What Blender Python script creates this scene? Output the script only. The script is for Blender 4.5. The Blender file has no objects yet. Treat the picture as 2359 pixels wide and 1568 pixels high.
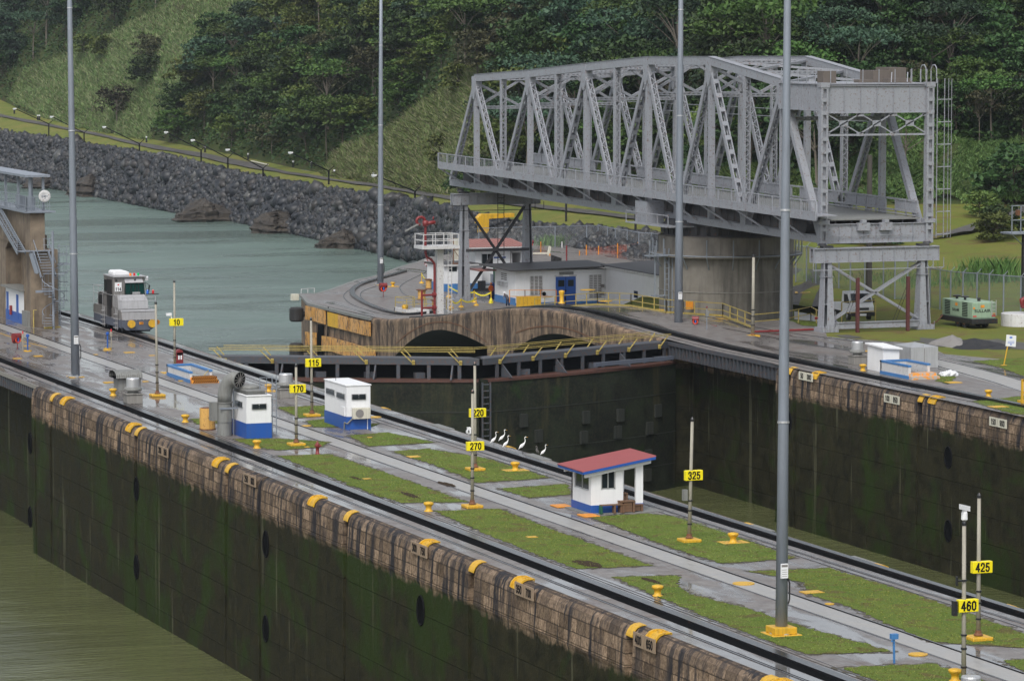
import bpy, math, random
import numpy as np
from mathutils import Vector, Matrix
scene = bpy.context.scene
R = math.radians
# ------------------------------------------------------------------ camera
CAM = np.array([-73.0198, -267.3899, 26.0278]); PITCH = 0.08624; YAW = 0.35996; FD = 8500.0
cam = bpy.data.cameras.new('camera'); cam_ob = bpy.data.objects.new('camera', cam)
scene.collection.objects.link(cam_ob)
cam_ob.location = CAM; cam_ob.rotation_euler = (math.pi/2 - PITCH, 0, -YAW)
cam.sensor_width = 36; cam.lens = FD/2359*36; cam.clip_start = 1; cam.clip_end = 6000
scene.camera = cam_ob
# ------------------------------------------------------------------ sky and sun (overcast)
SUN_EL, SUN_AZ = R(50), R(215)          # azimuth clockwise from +Y
w = bpy.data.worlds.new('World'); scene.world = w; w.use_nodes = True
nt = w.node_tree; nt.nodes.clear()
sky = nt.nodes.new('ShaderNodeTexSky'); sky.sky_type = 'NISHITA'; sky.sun_disc = False
sky.sun_elevation = SUN_EL; sky.sun_rotation = SUN_AZ; sky.air_density = 1.0; sky.dust_density = 3.0; sky.ozone_density = 1.0
hs = nt.nodes.new('ShaderNodeHueSaturation'); hs.inputs['Saturation'].default_value = 0.33
bg = nt.nodes.new('ShaderNodeBackground'); bg.inputs['Strength'].default_value = 0.12
wo = nt.nodes.new('ShaderNodeOutputWorld')
nt.links.new(sky.outputs[0], hs.inputs['Color']); nt.links.new(hs.outputs[0], bg.inputs[0]); nt.links.new(bg.outputs[0], wo.inputs[0])
sl = bpy.data.lights.new('sun', 'SUN'); sl.energy = 1.0; sl.angle = R(20); sl.color = (1, .97, .92)
so = bpy.data.objects.new('sun', sl); scene.collection.objects.link(so)
sd = Vector((math.sin(SUN_AZ)*math.cos(SUN_EL), math.cos(SUN_AZ)*math.cos(SUN_EL), math.sin(SUN_EL)))
so.rotation_euler = sd.to_track_quat('Z', 'Y').to_euler()
scene.view_settings.view_transform = 'Standard'; scene.view_settings.look = 'None'
scene.view_settings.gamma = 1.0; scene.view_settings.exposure = 0.72
scene.cycles.max_bounces = 5; scene.cycles.diffuse_bounces = 2; scene.cycles.glossy_bounces = 3
scene.cycles.transparent_max_bounces = 12; scene.cycles.caustics_reflective = False; scene.cycles.caustics_refractive = False
# ------------------------------------------------------------------ survey: sight lines of the photograph's viewpoint
_cp, _sp, _cy, _sy = math.cos(PITCH), math.sin(PITCH), math.cos(YAW), math.sin(YAW)
_F = np.array([_sy*_cp, _cy*_cp, -_sp]); _R = np.array([_cy, -_sy, 0.]); _U = np.cross(_R, _F)
def ray(u, v): return _F + _R*(u-1179.5)/FD - _U*(v-784)/FD
def G(u, v, z=0.0):                       # point on the level z
    r = ray(u, v); return CAM + r*((z-CAM[2])/r[2])
def GX(u, v, x):
    r = ray(u, v); return CAM + r*((x-CAM[0])/r[0])
def GY(u, v, y):
    r = ray(u, v); return CAM + r*((y-CAM[1])/r[1])
def GD(u, v, P):                          # point as far off as P
    return CAM + ray(u, v)*((np.array(P)-CAM) @ _F)
def pr(P):
    d = np.array(P, float)-CAM; z = d@_F
    return 1179.5+FD*(d@_R)/z, 784-FD*(d@_U)/z, z
# ------------------------------------------------------------------ materials
MATS = {}
def newmat(name):
    m = bpy.data.materials.new(name); m.use_nodes = True; nt = m.node_tree
    b = nt.nodes['Principled BSDF']; MATS[name] = m
    return m, nt, b
def N(nt, t, **kw):
    n = nt.nodes.new(t)
    for k, v in kw.items():
        if k in n.inputs: n.inputs[k].default_value = v
        else: setattr(n, k, v)
    return n
def coords(nt, scale=(1, 1, 1), kind='Object'):
    tc = N(nt, 'ShaderNodeTexCoord'); mp = N(nt, 'ShaderNodeMapping'); mp.inputs['Scale'].default_value = scale
    nt.links.new(tc.outputs[kind], mp.inputs[0]); return mp.outputs[0]
def noise(nt, vec, scale, detail=4, rough=.55, dist=0):
    n = N(nt, 'ShaderNodeTexNoise'); n.inputs['Scale'].default_value = scale; n.inputs['Detail'].default_value = detail
    n.inputs['Roughness'].default_value = rough; n.inputs['Distortion'].default_value = dist
    nt.links.new(vec, n.inputs['Vector']); return n.outputs['Fac']
def ramp(nt, fac, stops):
    r = N(nt, 'ShaderNodeValToRGB'); e = r.color_ramp.elements
    while len(e) < len(stops): e.new(.5)
    for i, (p, c) in enumerate(stops):
        e[i].position = p; e[i].color = (c, c, c, 1) if isinstance(c, (int, float)) else (*c, 1)
    nt.links.new(fac, r.inputs[0]); return r.outputs[0]
def mixc(nt, fac, a, b, bt='MIX'):
    m = N(nt, 'ShaderNodeMix', data_type='RGBA', blend_type=bt)
    for s, x in ((0, fac), (6, a), (7, b)):
        if isinstance(x, (int, float)): m.inputs[s].default_value = x
        elif isinstance(x, tuple): m.inputs[s].default_value = (*x, 1)
        else: nt.links.new(x, m.inputs[s])
    return m.outputs[2]
def math_(nt, op, a, b=0.0, clamp=False):
    m = N(nt, 'ShaderNodeMath', operation=op); m.use_clamp = clamp
    for s, x in ((0, a), (1, b)):
        if isinstance(x, (int, float)): m.inputs[s].default_value = x
        else: nt.links.new(x, m.inputs[s])
    return m.outputs[0]
def bump(nt, b, h, strength=.3, dist=.05):
    n = N(nt, 'ShaderNodeBump'); n.inputs['Strength'].default_value = strength; n.inputs['Distance'].default_value = dist
    nt.links.new(h, n.inputs['Height']); nt.links.new(n.outputs[0], b.inputs['Normal'])
def paint(name, col, rough=.5, dirt=.25, metal=0.0, rust=0.0, scale=1.2, streak=True, dirtcol=(.09, .075, .06)):
    """painted or plain surface with faint weathering: soft blotches, run-off streaks, optional rust"""
    m, nt, b = newmat(name)
    v = coords(nt); a = noise(nt, v, scale, 6, .6)
    vs = coords(nt, (3, 3, .25)) if streak else v
    s = noise(nt, vs, 2.2, 5, .6)
    f = math_(nt, 'MULTIPLY', ramp(nt, s, [(.45, 0.), (.75, 1.)]), dirt)
    c = mixc(nt, f, tuple(col), dirtcol)
    c = mixc(nt, math_(nt, 'MULTIPLY', ramp(nt, a, [(.3, 1.), (.7, 0.)]), .22), c, tuple(x*.7 for x in col))
    if rust:
        rn = noise(nt, coords(nt), 5.0, 8, .7)
        c = mixc(nt, math_(nt, 'MULTIPLY', ramp(nt, rn, [(.6-.12*rust, 0.), (.68, 1.)]), .85), c, (.13, .05, .022))
    nt.links.new(c, b.inputs['Base Color']); b.inputs['Roughness'].default_value = rough; b.inputs['Metallic'].default_value = metal
    bump(nt, b, a, .15, .02)
    return m
def plain(name, col, rough=.6, metal=0.0, emit=None):
    m, nt, b = newmat(name); b.inputs['Base Color'].default_value = (*col, 1); b.inputs['Roughness'].default_value = rough
    b.inputs['Metallic'].default_value = metal
    if name in ('dark_void', 'black', 'ink'): b.inputs['Specular IOR Level'].default_value = .02
    if emit: b.inputs['Emission Color'].default_value = (*col, 1); b.inputs['Emission Strength'].default_value = emit
    return m
paint('white_paint', (.78, .79, .80), .45, .07)
paint('white_steel', (.60, .60, .60), .4, .12, rust=.3)
paint('blue_paint', (.012, .085, .36), .45, .2)
paint('light_blue_paint', (.05, .19, .45), .45, .25)
paint('bridge_grey', (.275, .29, .32), .5, .16, rust=.45, scale=.6, dirtcol=(.12, .10, .09))
paint('bridge_dark', (.035, .038, .044), .7, .4, rust=.3)  # bridge grey darkened, with the shade under the deck put into the colour
paint('gate_grey', (.055, .065, .08), .55, .4, rust=.6)
paint('galvanised', (.235, .265, .31), .45, .25, metal=.15, scale=.5)
paint('post_beige', (.34, .32, .26), .6, .45)
paint('yellow_paint', (.66, .38, .02), .5, .45, rust=.25)
paint('sign_yellow', (.86, .72, .005), .4, .05)
paint('rail_yellow', (.45, .35, .09), .5, .5, rust=.5)
paint('orange_paint', (.75, .28, .02), .5, .3)
paint('red_paint', (.20, .018, .02), .45, .25)
paint('ring_orange', (.75, .07, .02), .5, .1)
paint('steel_dark', (.03, .033, .037), .35, .3, metal=.5, rust=.35)
paint('rail_black', (.018, .02, .024), .24, .2, metal=.3, rust=.1)
paint('rail_steel', (.16, .16, .17), .25, .3, metal=.7, rust=.3)
paint('concrete_grey', (.24, .23, .21), .75, .5)
paint('vent_concrete', (.20, .205, .195), .6, .55)
paint('aluminium', (.52, .53, .54), .35, .25, metal=.5)
paint('loco_steel', (.27, .26, .25), .38, .6, metal=.45, scale=3)
paint('loco_silver', (.44, .44, .45), .4, .3, metal=.3)
paint('loco_blue', (.085, .10, .135), .5, .4)
paint('red_roof', (.25, .062, .066), .6, .12, streak=False)
paint('faded_roof', (.30, .125, .105), .6, .3, streak=False)
paint('felt_roof', (.05, .05, .053), .6, .5, streak=False)
paint('wood_old', (.16, .085, .045), .7, .5)
paint('wood_pole', (.10, .09, .08), .8, .5)
paint('compressor_green', (.27, .38, .27), .5, .25)
paint('cream', (.62, .60, .50), .6, .4)
paint('rubber', (.014, .014, .015), .7, .3)
paint('rusty_steel', (.17, .07, .03), .7, .5, rust=.8)
paint('heap_grey', (.22, .21, .20), .9, .3, streak=False)
paint('heap_black', (.018, .019, .022), .9, .2, streak=False)
plain('black', (.01, .01, .011), .6); plain('ink', (.012, .012, .014), .6)
plain('dark_void', (.006, .0065, .007), .95)
plain('glass_dark', (.012, .018, .02), .08); plain('glass_green', (.008, .04, .035), .08)
plain('lamp_red', (.55, .01, .02), .3); plain('lamp_orange', (.85, .22, .01), .3); plain('lamp_green', (.0, .28, .08), .3, emit=.4)
plain('lamp_blue', (.03, .15, .6), .3); plain('white_plain', (.75, .76, .77), .5)
plain('feather_white', (.78, .78, .77), .8); plain('feather_grey', (.10, .095, .09), .85); plain('beak', (.75, .38, .02), .5); plain('leg_dark', (.03, .03, .03), .7)
plain('skin', (.35, .18, .11), .6); plain('cloth_orange', (.8, .16, .02), .8); plain('cloth_navy', (.02, .03, .06), .8)
plain('cloth_grey', (.12, .12, .14), .8); plain('hard_hat', (.75, .76, .78), .4); plain('tape_yellow', (.75, .65, .02), .5)
plain('plastic_white', (.65, .66, .68), .3); plain('net_orange', (.50, .12, .06), .7)

def m_deck(nm='wet_concrete', ps=.5, t0=.455, dk=1.0):
    m, nt, b = newmat(nm); v = coords(nt)
    vs = coords(nt, (1, .22, 1))                          # patches drawn out along the wall
    big = noise(nt, vs, ps, 6, .62, .8); med = noise(nt, v, 1.4, 8, .65); fine = noise(nt, v, 9, 5, .6)
    base = mixc(nt, ramp(nt, med, [(.3, 0.), (.7, 1.)]), tuple(x*dk for x in (.12, .108, .102)), tuple(x*dk for x in (.235, .218, .205)))
    base = mixc(nt, math_(nt, 'MULTIPLY', ramp(nt, noise(nt, v, .45, 5, .6, 1.2), [(.5, 0.), (.72, 1.)]), .6), base, (.115, .07, .05))
    wet = ramp(nt, big, [(t0, 0.), (t0+.12, 1.)])
    c = mixc(nt, wet, base, mixc(nt, .5, base, (.05, .05, .055)))
    # expansion joints
    tc = N(nt, 'ShaderNodeTexCoord'); br = N(nt, 'ShaderNodeTexBrick'); mp = N(nt, 'ShaderNodeMapping')
    mp.inputs['Rotation'].default_value = (0, 0, R(90)); nt.links.new(tc.outputs['Object'], mp.inputs[0]); nt.links.new(mp.outputs[0], br.inputs[0])
    br.inputs['Scale'].default_value = 1; br.offset = 0; br.inputs['Mortar Size'].default_value = .018
    br.inputs['Brick Width'].default_value = 4.6; br.inputs['Row Height'].default_value = 3.7
    c = mixc(nt, math_(nt, 'MULTIPLY', br.outputs['Fac'], .55), c, (.03, .03, .028))
    nt.links.new(c, b.inputs['Base Color'])
    rg = mixc(nt, wet, ramp(nt, fine, [(.3, .40), (.7, .58)]), (.085, .085, .085))
    nt.links.new(rg, b.inputs['Roughness']); b.inputs['IOR'].default_value = 1.42
    hh = mixc(nt, wet, math_(nt, 'MULTIPLY', fine, 1.0), (.5, .5, .5)); bump(nt, b, hh, .12, .012)
m_deck(); m_deck('wet_quay', .22, .50, .95)
def m_lane():
    m, nt, b = newmat('lane_concrete'); v = coords(nt, (1, .5, 1)); a = noise(nt, v, 1.6, 8, .65); f = noise(nt, v, 14, 4, .6)
    c = mixc(nt, ramp(nt, a, [(.3, 0.), (.7, 1.)]), (.24, .232, .22), (.36, .35, .33)); nt.links.new(c, b.inputs['Base Color'])
    nt.links.new(ramp(nt, a, [(.42, .28), (.6, .5)]), b.inputs['Roughness']); bump(nt, b, f, .2, .01)
m_lane()
def m_wall(name, flip):
    """lock wall: buff coping run with dark streaks, dark green algae below, lift joints every 1.8 m"""
    m, nt, b = newmat(name); tc = N(nt, 'ShaderNodeTexCoord'); sx = N(nt, 'ShaderNodeSeparateXYZ'); nt.links.new(tc.outputs['Object'], sx.inputs[0])
    v = tc.outputs['Object']
    st = coords(nt, (1, 1.1, .10)); s1 = noise(nt, st, 1.5, 6, .65); s2 = noise(nt, coords(nt, (1, .9, .045)), 1.1, 5, .6)
    n1 = noise(nt, v, 1.1, 7, .65); n2 = noise(nt, v, .18, 4, .6, .6); n3 = noise(nt, v, 6, 6, .7)
    buff = mixc(nt, ramp(nt, n3, [(.3, 0.), (.7, 1.)]), (.12, .078, .052), (.46, .34, .235))
    cb = N(nt, 'ShaderNodeCombineXYZ'); nt.links.new(math_(nt, 'ADD', sx.outputs[1], math_(nt, 'MULTIPLY', n1, .3)), cb.inputs[0]); nt.links.new(math_(nt, 'ADD', sx.outputs[2], math_(nt, 'MULTIPLY', n3, .12)), cb.inputs[1])
    bk = N(nt, 'ShaderNodeTexBrick'); nt.links.new(cb.outputs[0], bk.inputs[0]); bk.inputs['Scale'].default_value = 1; bk.inputs['Brick Width'].default_value = 1.05; bk.inputs['Row Height'].default_value = .62; bk.inputs['Mortar Size'].default_value = .025
    bk.inputs['Color1'].default_value = (.22, .22, .22, 1); bk.inputs['Color2'].default_value = (1, 1, 1, 1); bk.inputs['Mortar'].default_value = (.06, .06, .06, 1)
    buff = mixc(nt, .8, buff, bk.outputs['Color'], 'MULTIPLY')
    buff = mixc(nt, math_(nt, 'MULTIPLY', ramp(nt, s1, [(.47, 0.), (.55, 1.)]), ramp(nt, noise(nt, st, .45, 3, .5), [(.35, .25), (.55, 1.)])), buff, (.030, .029, .033))
    alg = mixc(nt, ramp(nt, n1, [(.3, 0.), (.7, 1.)]), (.009, .010, .006), (.036, .034, .018))
    alg = mixc(nt, ramp(nt, n2, [(.5, 0.), (.62, .8)]), alg, (.022, .040, .008))
    alg = mixc(nt, math_(nt, 'MULTIPLY', ramp(nt, s2, [(.62, 0.), (.66, 1.)]), .6), alg, (.11, .11, .07))
    alg = mixc(nt, math_(nt, 'MULTIPLY', ramp(nt, n3, [(.55, 0.), (.8, 1.)]), .6), alg, (.07, .045, .02))
    # algae line waving around z = -2.1
    zz = math_(nt, 'ADD', sx.outputs[2], math_(nt, 'MULTIPLY', math_(nt, 'SUBTRACT', n1, .5), 1.3))
    f = N(nt, 'ShaderNodeMapRange'); f.inputs['From Min'].default_value = -2.35; f.inputs['From Max'].default_value = -1.95; nt.links.new(zz, f.inputs['Value'])
    c = mixc(nt, f.outputs[0], alg, buff)
    # a darker rounded top lip
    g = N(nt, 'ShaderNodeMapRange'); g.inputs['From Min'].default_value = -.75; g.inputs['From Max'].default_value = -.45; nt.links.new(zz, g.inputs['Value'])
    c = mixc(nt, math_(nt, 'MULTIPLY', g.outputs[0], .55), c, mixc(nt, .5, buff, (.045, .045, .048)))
    # joints
    fr = math_(nt, 'FRACT', math_(nt, 'DIVIDE', sx.outputs[2], 1.83)); j = ramp(nt, fr, [(0., 1.), (.025, 0.)])
    c = mixc(nt, math_(nt, 'MULTIPLY', j, .7), c, (.012, .013, .010))
    fz = math_(nt, 'FRACT', math_(nt, 'DIVIDE', math_(nt, 'ADD', sx.outputs[2], .02), .66)); jz = math_(nt, 'MULTIPLY', ramp(nt, fz, [(0., 1.), (.07, 0.)]), f.outputs[0]); c = mixc(nt, math_(nt, 'MULTIPLY', jz, .6), c, (.03, .025, .022))
    fy = math_(nt, 'FRACT', math_(nt, 'DIVIDE', sx.outputs[1], 2.9)); jy = ramp(nt, fy, [(0., 1.), (.02, 0.)])
    c = mixc(nt, math_(nt, 'MULTIPLY', jy, .35), c, (.03, .025, .02))
    nt.links.new(c, b.inputs['Base Color']); nt.links.new(ramp(nt, n1, [(.3, .55), (.7, .85)]), b.inputs['Roughness']); b.inputs['Specular IOR Level'].default_value = .07
    h = math_(nt, 'SUBTRACT', n3, math_(nt, 'ADD', math_(nt, 'MULTIPLY', j, .8), jy)); bump(nt, b, h, .5, .06)
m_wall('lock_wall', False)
def m_oldwall():
    m, nt, b = newmat('arch_concrete'); v = coords(nt); st = coords(nt, (1, .7, .14)); s = noise(nt, st, 1.5, 8, .75, .9); n = noise(nt, v, 1.3, 7, .65)
    c = mixc(nt, ramp(nt, n, [(.3, 0.), (.7, 1.)]), (.13, .082, .05), (.32, .225, .145))
    c = mixc(nt, ramp(nt, s, [(.45, 0.), (.57, 1.)]), c, (.045, .03, .022))
    nt.links.new(c, b.inputs['Base Color']); b.inputs['Roughness'].default_value = .75; bump(nt, b, n, .4, .05)
m_oldwall()
def m_tower():
    m, nt, b = newmat('tower_concrete'); v = coords(nt); st = coords(nt, (1, 1, .12)); s = noise(nt, st, 1.6, 6, .65); n = noise(nt, v, .9, 6, .6)
    c = mixc(nt, ramp(nt, n, [(.3, 0.), (.7, 1.)]), (.13, .10, .072), (.24, .19, .135))
    c = mixc(nt, math_(nt, 'MULTIPLY', ramp(nt, s, [(.5, 0.), (.68, 1.)]), .7), c, (.055, .045, .038))
    nt.links.new(c, b.inputs['Base Color']); b.inputs['Roughness'].default_value = .8; bump(nt, b, n, .3, .04)
m_tower()
def m_barrel():
    m, nt, b = newmat('pier_concrete'); v = coords(nt); st = coords(nt, (1, 1, .1)); s = noise(nt, st, 1.1, 6, .65); n = noise(nt, v, .7, 6, .6)
    c = mixc(nt, ramp(nt, n, [(.3, 0.), (.7, 1.)]), (.15, .135, .115), (.215, .20, .175))
    c = mixc(nt, math_(nt, 'MULTIPLY', ramp(nt, s, [(.48, 0.), (.66, 1.)]), .75), c, (.06, .054, .047))
    nt.links.new(c, b.inputs['Base Color']); b.inputs['Roughness'].default_value = .8; bump(nt, b, n, .3, .04)
m_barrel()
def m_water(name, body, bs, rough, stretch, dist, amt=1.0):
    m, nt, b = newmat(name); v = coords(nt, stretch); a = noise(nt, v, 1.0, 5, .6, .4); a2 = noise(nt, v, .17, 3, .5, .4)
    big = noise(nt, coords(nt, (.5, .8, 1)), .05, 3, .5, 1.)
    nt.links.new(mixc(nt, ramp(nt, big, [(.35, 0.), (.65, 1.)]), body, tuple(x*.75 for x in body)), b.inputs['Base Color'])
    nt.links.new(ramp(nt, noise(nt, coords(nt, (.25, 1, 1)), .035, 4, .6, 1.5), [(.4, rough*.3), (.6, rough)]), b.inputs['Roughness']); b.inputs['IOR'].default_value = 1.33
    h = math_(nt, 'ADD', a, math_(nt, 'MULTIPLY', a2, 2.5*amt)); bump(nt, b, h, bs, dist)
m_water('sea_water', (.125, .18, .155), 1.0, .42, (.8, 1.5, 1), .14)
m_water('lock_water', (.105, .115, .048), 1.0, .10, (.5, 1.9, 1), .085, .8)
def m_grass(name, c1, c2, c3, sc=1.0):
    m, nt, b = newmat(name); v = coords(nt); a = noise(nt, v, .5*sc, 5, .65, .5); f = noise(nt, v, 9, 6, .75); d = noise(nt, v, .9*sc, 5, .6, .8)
    c = mixc(nt, ramp(nt, a, [(.35, 0.), (.65, 1.)]), c1, c2)
    c = mixc(nt, ramp(nt, d, [(.52, 0.), (.64, 1.)]), c, c3)
    c = mixc(nt, ramp(nt, f, [(.3, 0.), (.75, .75)]), c, tuple(x*.35 for x in c1))
    nt.links.new(c, b.inputs['Base Color']); b.inputs['Roughness'].default_value = .9; b.inputs['Specular IOR Level'].default_value = .15; bump(nt, b, f, .8, .06)
m_grass('turf', (.11, .17, .026), (.165, .205, .038), (.14, .11, .04))
m_grass('meadow', (.14, .18, .03), (.20, .19, .045), (.17, .12, .05), .3)
m_grass('bank_grass', (.16, .20, .045), (.24, .215, .065), (.13, .17, .035), .35)
m_grass('hill_soil', (.05, .075, .02), (.07, .085, .028), (.065, .05, .03), .3)
def m_gravel():
    m, nt, b = newmat('gravel'); v = coords(nt); a = noise(nt, v, .4, 6, .7); f = noise(nt, v, 5, 6, .7)
    c = mixc(nt, ramp(nt, a, [(.3, 0.), (.7, 1.)]), (.045, .043, .043), (.10, .095, .085)); nt.links.new(c, b.inputs['Base Color']); b.inputs['Roughness'].default_value = .8; bump(nt, b, f, .5, .05)
m_gravel()
def m_rock():
    m, nt, b = newmat('rock'); v = coords(nt); g = N(nt, 'ShaderNodeNewGeometry'); n = noise(nt, v, .8, 6, .7)
    c = ramp(nt, g.outputs['Random Per Island'], [(0., (.010, .012, .017)), (.45, (.024, .028, .036)), (.75, (.034, .029, .027)), (.93, (.06, .063, .066)), (1., (.12, .12, .115))])
    c = mixc(nt, ramp(nt, n, [(.35, .0), (.7, .6)]), c, (.022, .024, .024)); nt.links.new(c, b.inputs['Base Color']); b.inputs['Roughness'].default_value = .5; bump(nt, b, n, .5, .06)
m_rock()
def m_ledge():
    m, nt, b = newmat('bedrock'); v = coords(nt, (1, 1, 4)); n = noise(nt, v, .35, 7, .7); c = mixc(nt, ramp(nt, n, [(.35, 0.), (.65, 1.)]), (.018, .015, .012), (.065, .053, .04))
    nt.links.new(c, b.inputs['Base Color']); b.inputs['Roughness'].default_value = .6; bump(nt, b, n, 1., .6)
m_ledge()
def m_leaf(name, c1, c2, var=.35):
    m, nt, b = newmat(name); g = N(nt, 'ShaderNodeNewGeometry'); oi = N(nt, 'ShaderNodeObjectInfo')
    c = mixc(nt, g.outputs['Random Per Island'], c1, c2)
    h = N(nt, 'ShaderNodeHueSaturation'); nt.links.new(c, h.inputs['Color'])
    nt.links.new(math_(nt, 'ADD', math_(nt, 'MULTIPLY', oi.outputs['Random'], .05), .475), h.inputs['Hue'])
    nt.links.new(math_(nt, 'ADD', math_(nt, 'MULTIPLY', oi.outputs['Random'], var*2), 1-var), h.inputs['Value'])
    nt.links.new(h.outputs[0], b.inputs['Base Color']); b.inputs['Roughness'].default_value = .6; b.inputs['Specular IOR Level'].default_value = .25
m_leaf('leaf_dark', (0.019, 0.044, 0.012), (0.044, 0.078, 0.021))
m_leaf('leaf_mid', (0.033, 0.070, 0.013), (0.067, 0.111, 0.022))
m_leaf('leaf_light', (0.056, 0.089, 0.016), (0.104, 0.130, 0.030))
m_leaf('leaf_dull', (0.033, 0.037, 0.015), (0.063, 0.059, 0.026))
m_leaf('leaf_blue', (0.022, 0.053, 0.027), (0.044, 0.081, 0.041))
m_leaf('cane_green', (.10, .19, .05), (.22, .30, .11), .1)
m_leaf('cane_pale', (.19, .20, .10), (.32, .30, .18), .1)
m_leaf('cane_lush', (.07, .14, .03), (.15, .21, .06), .1)
m_leaf('turf_blade', (.12, .175, .022), (.19, .215, .05), .05)
paint('bark_pale', (.14, .12, .095), .8, .4); paint('bark_dark', (.07, .055, .04), .9, .4)
# ------------------------------------------------------------------ mesh helpers
COL = scene.collection
class MB:
    def __init__(s): s.v = []; s.f = []; s.m = []; s.mi = 0
    def add(s, vs, fs):
        o = len(s.v); s.v += [tuple(map(float, p)) for p in vs]; s.f += [tuple(i+o for i in f) for f in fs]; s.m += [s.mi]*len(fs); return s
    def box(s, x0, x1, y0, y1, z0, z1):
        return s.add([(x0, y0, z0), (x1, y0, z0), (x1, y1, z0), (x0, y1, z0), (x0, y0, z1), (x1, y0, z1), (x1, y1, z1), (x0, y1, z1)],
                     [(3, 2, 1, 0), (4, 5, 6, 7), (0, 1, 5, 4), (1, 2, 6, 5), (2, 3, 7, 6), (3, 0, 4, 7)])
    def cbox(s, c, sz): return s.box(c[0]-sz[0]/2, c[0]+sz[0]/2, c[1]-sz[1]/2, c[1]+sz[1]/2, c[2]-sz[2]/2, c[2]+sz[2]/2)
    def beam(s, a, b, w, h=None, up=(0, 0, 1)):
        h = h or w; a = Vector(a); b = Vector(b); d = (b-a).normalized(); up = Vector(up)
        if abs(d.dot(up)) > .98: up = Vector((1, 0, 0)) if abs(d.x) < .9 else Vector((0, 1, 0))
        r = d.cross(up).normalized(); u = r.cross(d); vs = []
        for p in (a, b):
            for i, j in ((-1, -1), (1, -1), (1, 1), (-1, 1)): vs.append(p+r*(i*w/2)+u*(j*h/2))
        return s.add(vs, [(3, 2, 1, 0), (4, 5, 6, 7), (0, 1, 5, 4), (1, 2, 6, 5), (2, 3, 7, 6), (3, 0, 4, 7)])
    def tube(s, pts, r, n=8, caps=True):
        pts = [Vector(p) for p in pts]; k = len(pts); rr = r if isinstance(r, (list, tuple)) else [r]*k; vs = []; fs = []
        u = None
        for i, p in enumerate(pts):
            d = (pts[min(i+1, k-1)]-pts[max(i-1, 0)]).normalized()
            if u is None: u = d.orthogonal().normalized()
            else: u = (u-d*u.dot(d)); u = u.normalized() if u.length > 1e-6 else d.orthogonal().normalized()
            w_ = d.cross(u)
            for j in range(n):
                a = 2*math.pi*j/n; vs.append(p+(u*math.cos(a)+w_*math.sin(a))*rr[i])
        for i in range(k-1):
            for j in range(n): fs.append((i*n+j, i*n+(j+1) % n, (i+1)*n+(j+1) % n, (i+1)*n+j))
        if caps: fs += [tuple(range(n-1, -1, -1)), tuple((k-1)*n+j for j in range(n))]
        return s.add(vs, fs)
    def lathe(s, prof, n=16, c=(0, 0, 0), a0=0.0, a1=2*math.pi, caps=True):
        full = abs(a1-a0-2*math.pi) < 1e-6; k = n if full else n+1; vs = []; fs = []
        for (r, z) in prof:
            for j in range(k):
                a = a0+(a1-a0)*j/n; vs.append((c[0]+r*math.cos(a), c[1]+r*math.sin(a), c[2]+z))
        for i in range(len(prof)-1):
            for j in range(n): fs.append((i*k+j, i*k+(j+1) % k, (i+1)*k+(j+1) % k, (i+1)*k+j))
        if full and caps: fs += [tuple(range(k-1, -1, -1)), tuple((len(prof)-1)*k+j for j in range(k))]
        return s.add(vs, fs)
    def prism(s, poly, z0, z1):
        n = len(poly); a = sum(poly[i][0]*poly[(i+1) % n][1]-poly[(i+1) % n][0]*poly[i][1] for i in range(n))
        if a < 0: poly = poly[::-1]
        vs = [(p[0], p[1], z0) for p in poly]+[(p[0], p[1], z1) for p in poly]
        return s.add(vs, [tuple(range(n-1, -1, -1)), tuple(range(n, 2*n))]+[(i, (i+1) % n, n+(i+1) % n, n+i) for i in range(n)])
    def extr(s, poly3, vec):                       # any planar polygon pushed along a vector
        n = len(poly3); v0 = [Vector(p) for p in poly3]; v1 = [p+Vector(vec) for p in v0]
        return s.add(v0+v1, [tuple(range(n-1, -1, -1)), tuple(range(n, 2*n))]+[(i, (i+1) % n, n+(i+1) % n, n+i) for i in range(n)])
    def ball(s, c, r, n=10, m=6, sq=(1, 1, 1)):
        vs = [(c[0], c[1], c[2]-r*sq[2])]; fs = []
        for i in range(1, m):
            t = math.pi*i/m
            for j in range(n):
                a = 2*math.pi*j/n; vs.append((c[0]+r*sq[0]*math.sin(t)*math.cos(a), c[1]+r*sq[1]*math.sin(t)*math.sin(a), c[2]-r*sq[2]*math.cos(t)))
        vs.append((c[0], c[1], c[2]+r*sq[2])); L = len(vs)-1
        for j in range(n): fs.append((0, 1+(j+1) % n, 1+j)); fs.append((L, L-n+j, L-n+(j+1) % n))
        for i in range(m-2):
            for j in range(n): fs.append((1+i*n+j, 1+i*n+(j+1) % n, 1+(i+1)*n+(j+1) % n, 1+(i+1)*n+j))
        return s.add(vs, fs)
    def build(s, name, mat, parent=None, smooth=False, bevel=0.0):
        me = bpy.data.meshes.new(name); me.from_pydata(s.v, [], s.f)
        mats = mat if isinstance(mat, (list, tuple)) else [mat]
        for x in mats: me.materials.append(MATS[x])
        if len(mats) > 1: me.polygons.foreach_set('material_index', s.m)
        if smooth: me.polygons.foreach_set('use_smooth', [True]*len(me.polygons))
        me.update(); o = bpy.data.objects.new(name, me); COL.objects.link(o)
        if parent is not None: o.parent = parent
        if smooth and hasattr(me, 'shade_smooth'): pass
        if bevel:
            b = o.modifiers.new('bevel', 'BEVEL'); b.width = bevel; b.segments = 2; b.limit_method = 'ANGLE'
        return o
def tag(o, label=None, cat=None, group=None, kind=None):
    if label: o['label'] = label
    if cat: o['category'] = cat
    if group: o['group'] = group
    if kind: o['kind'] = kind
    return o
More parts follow.
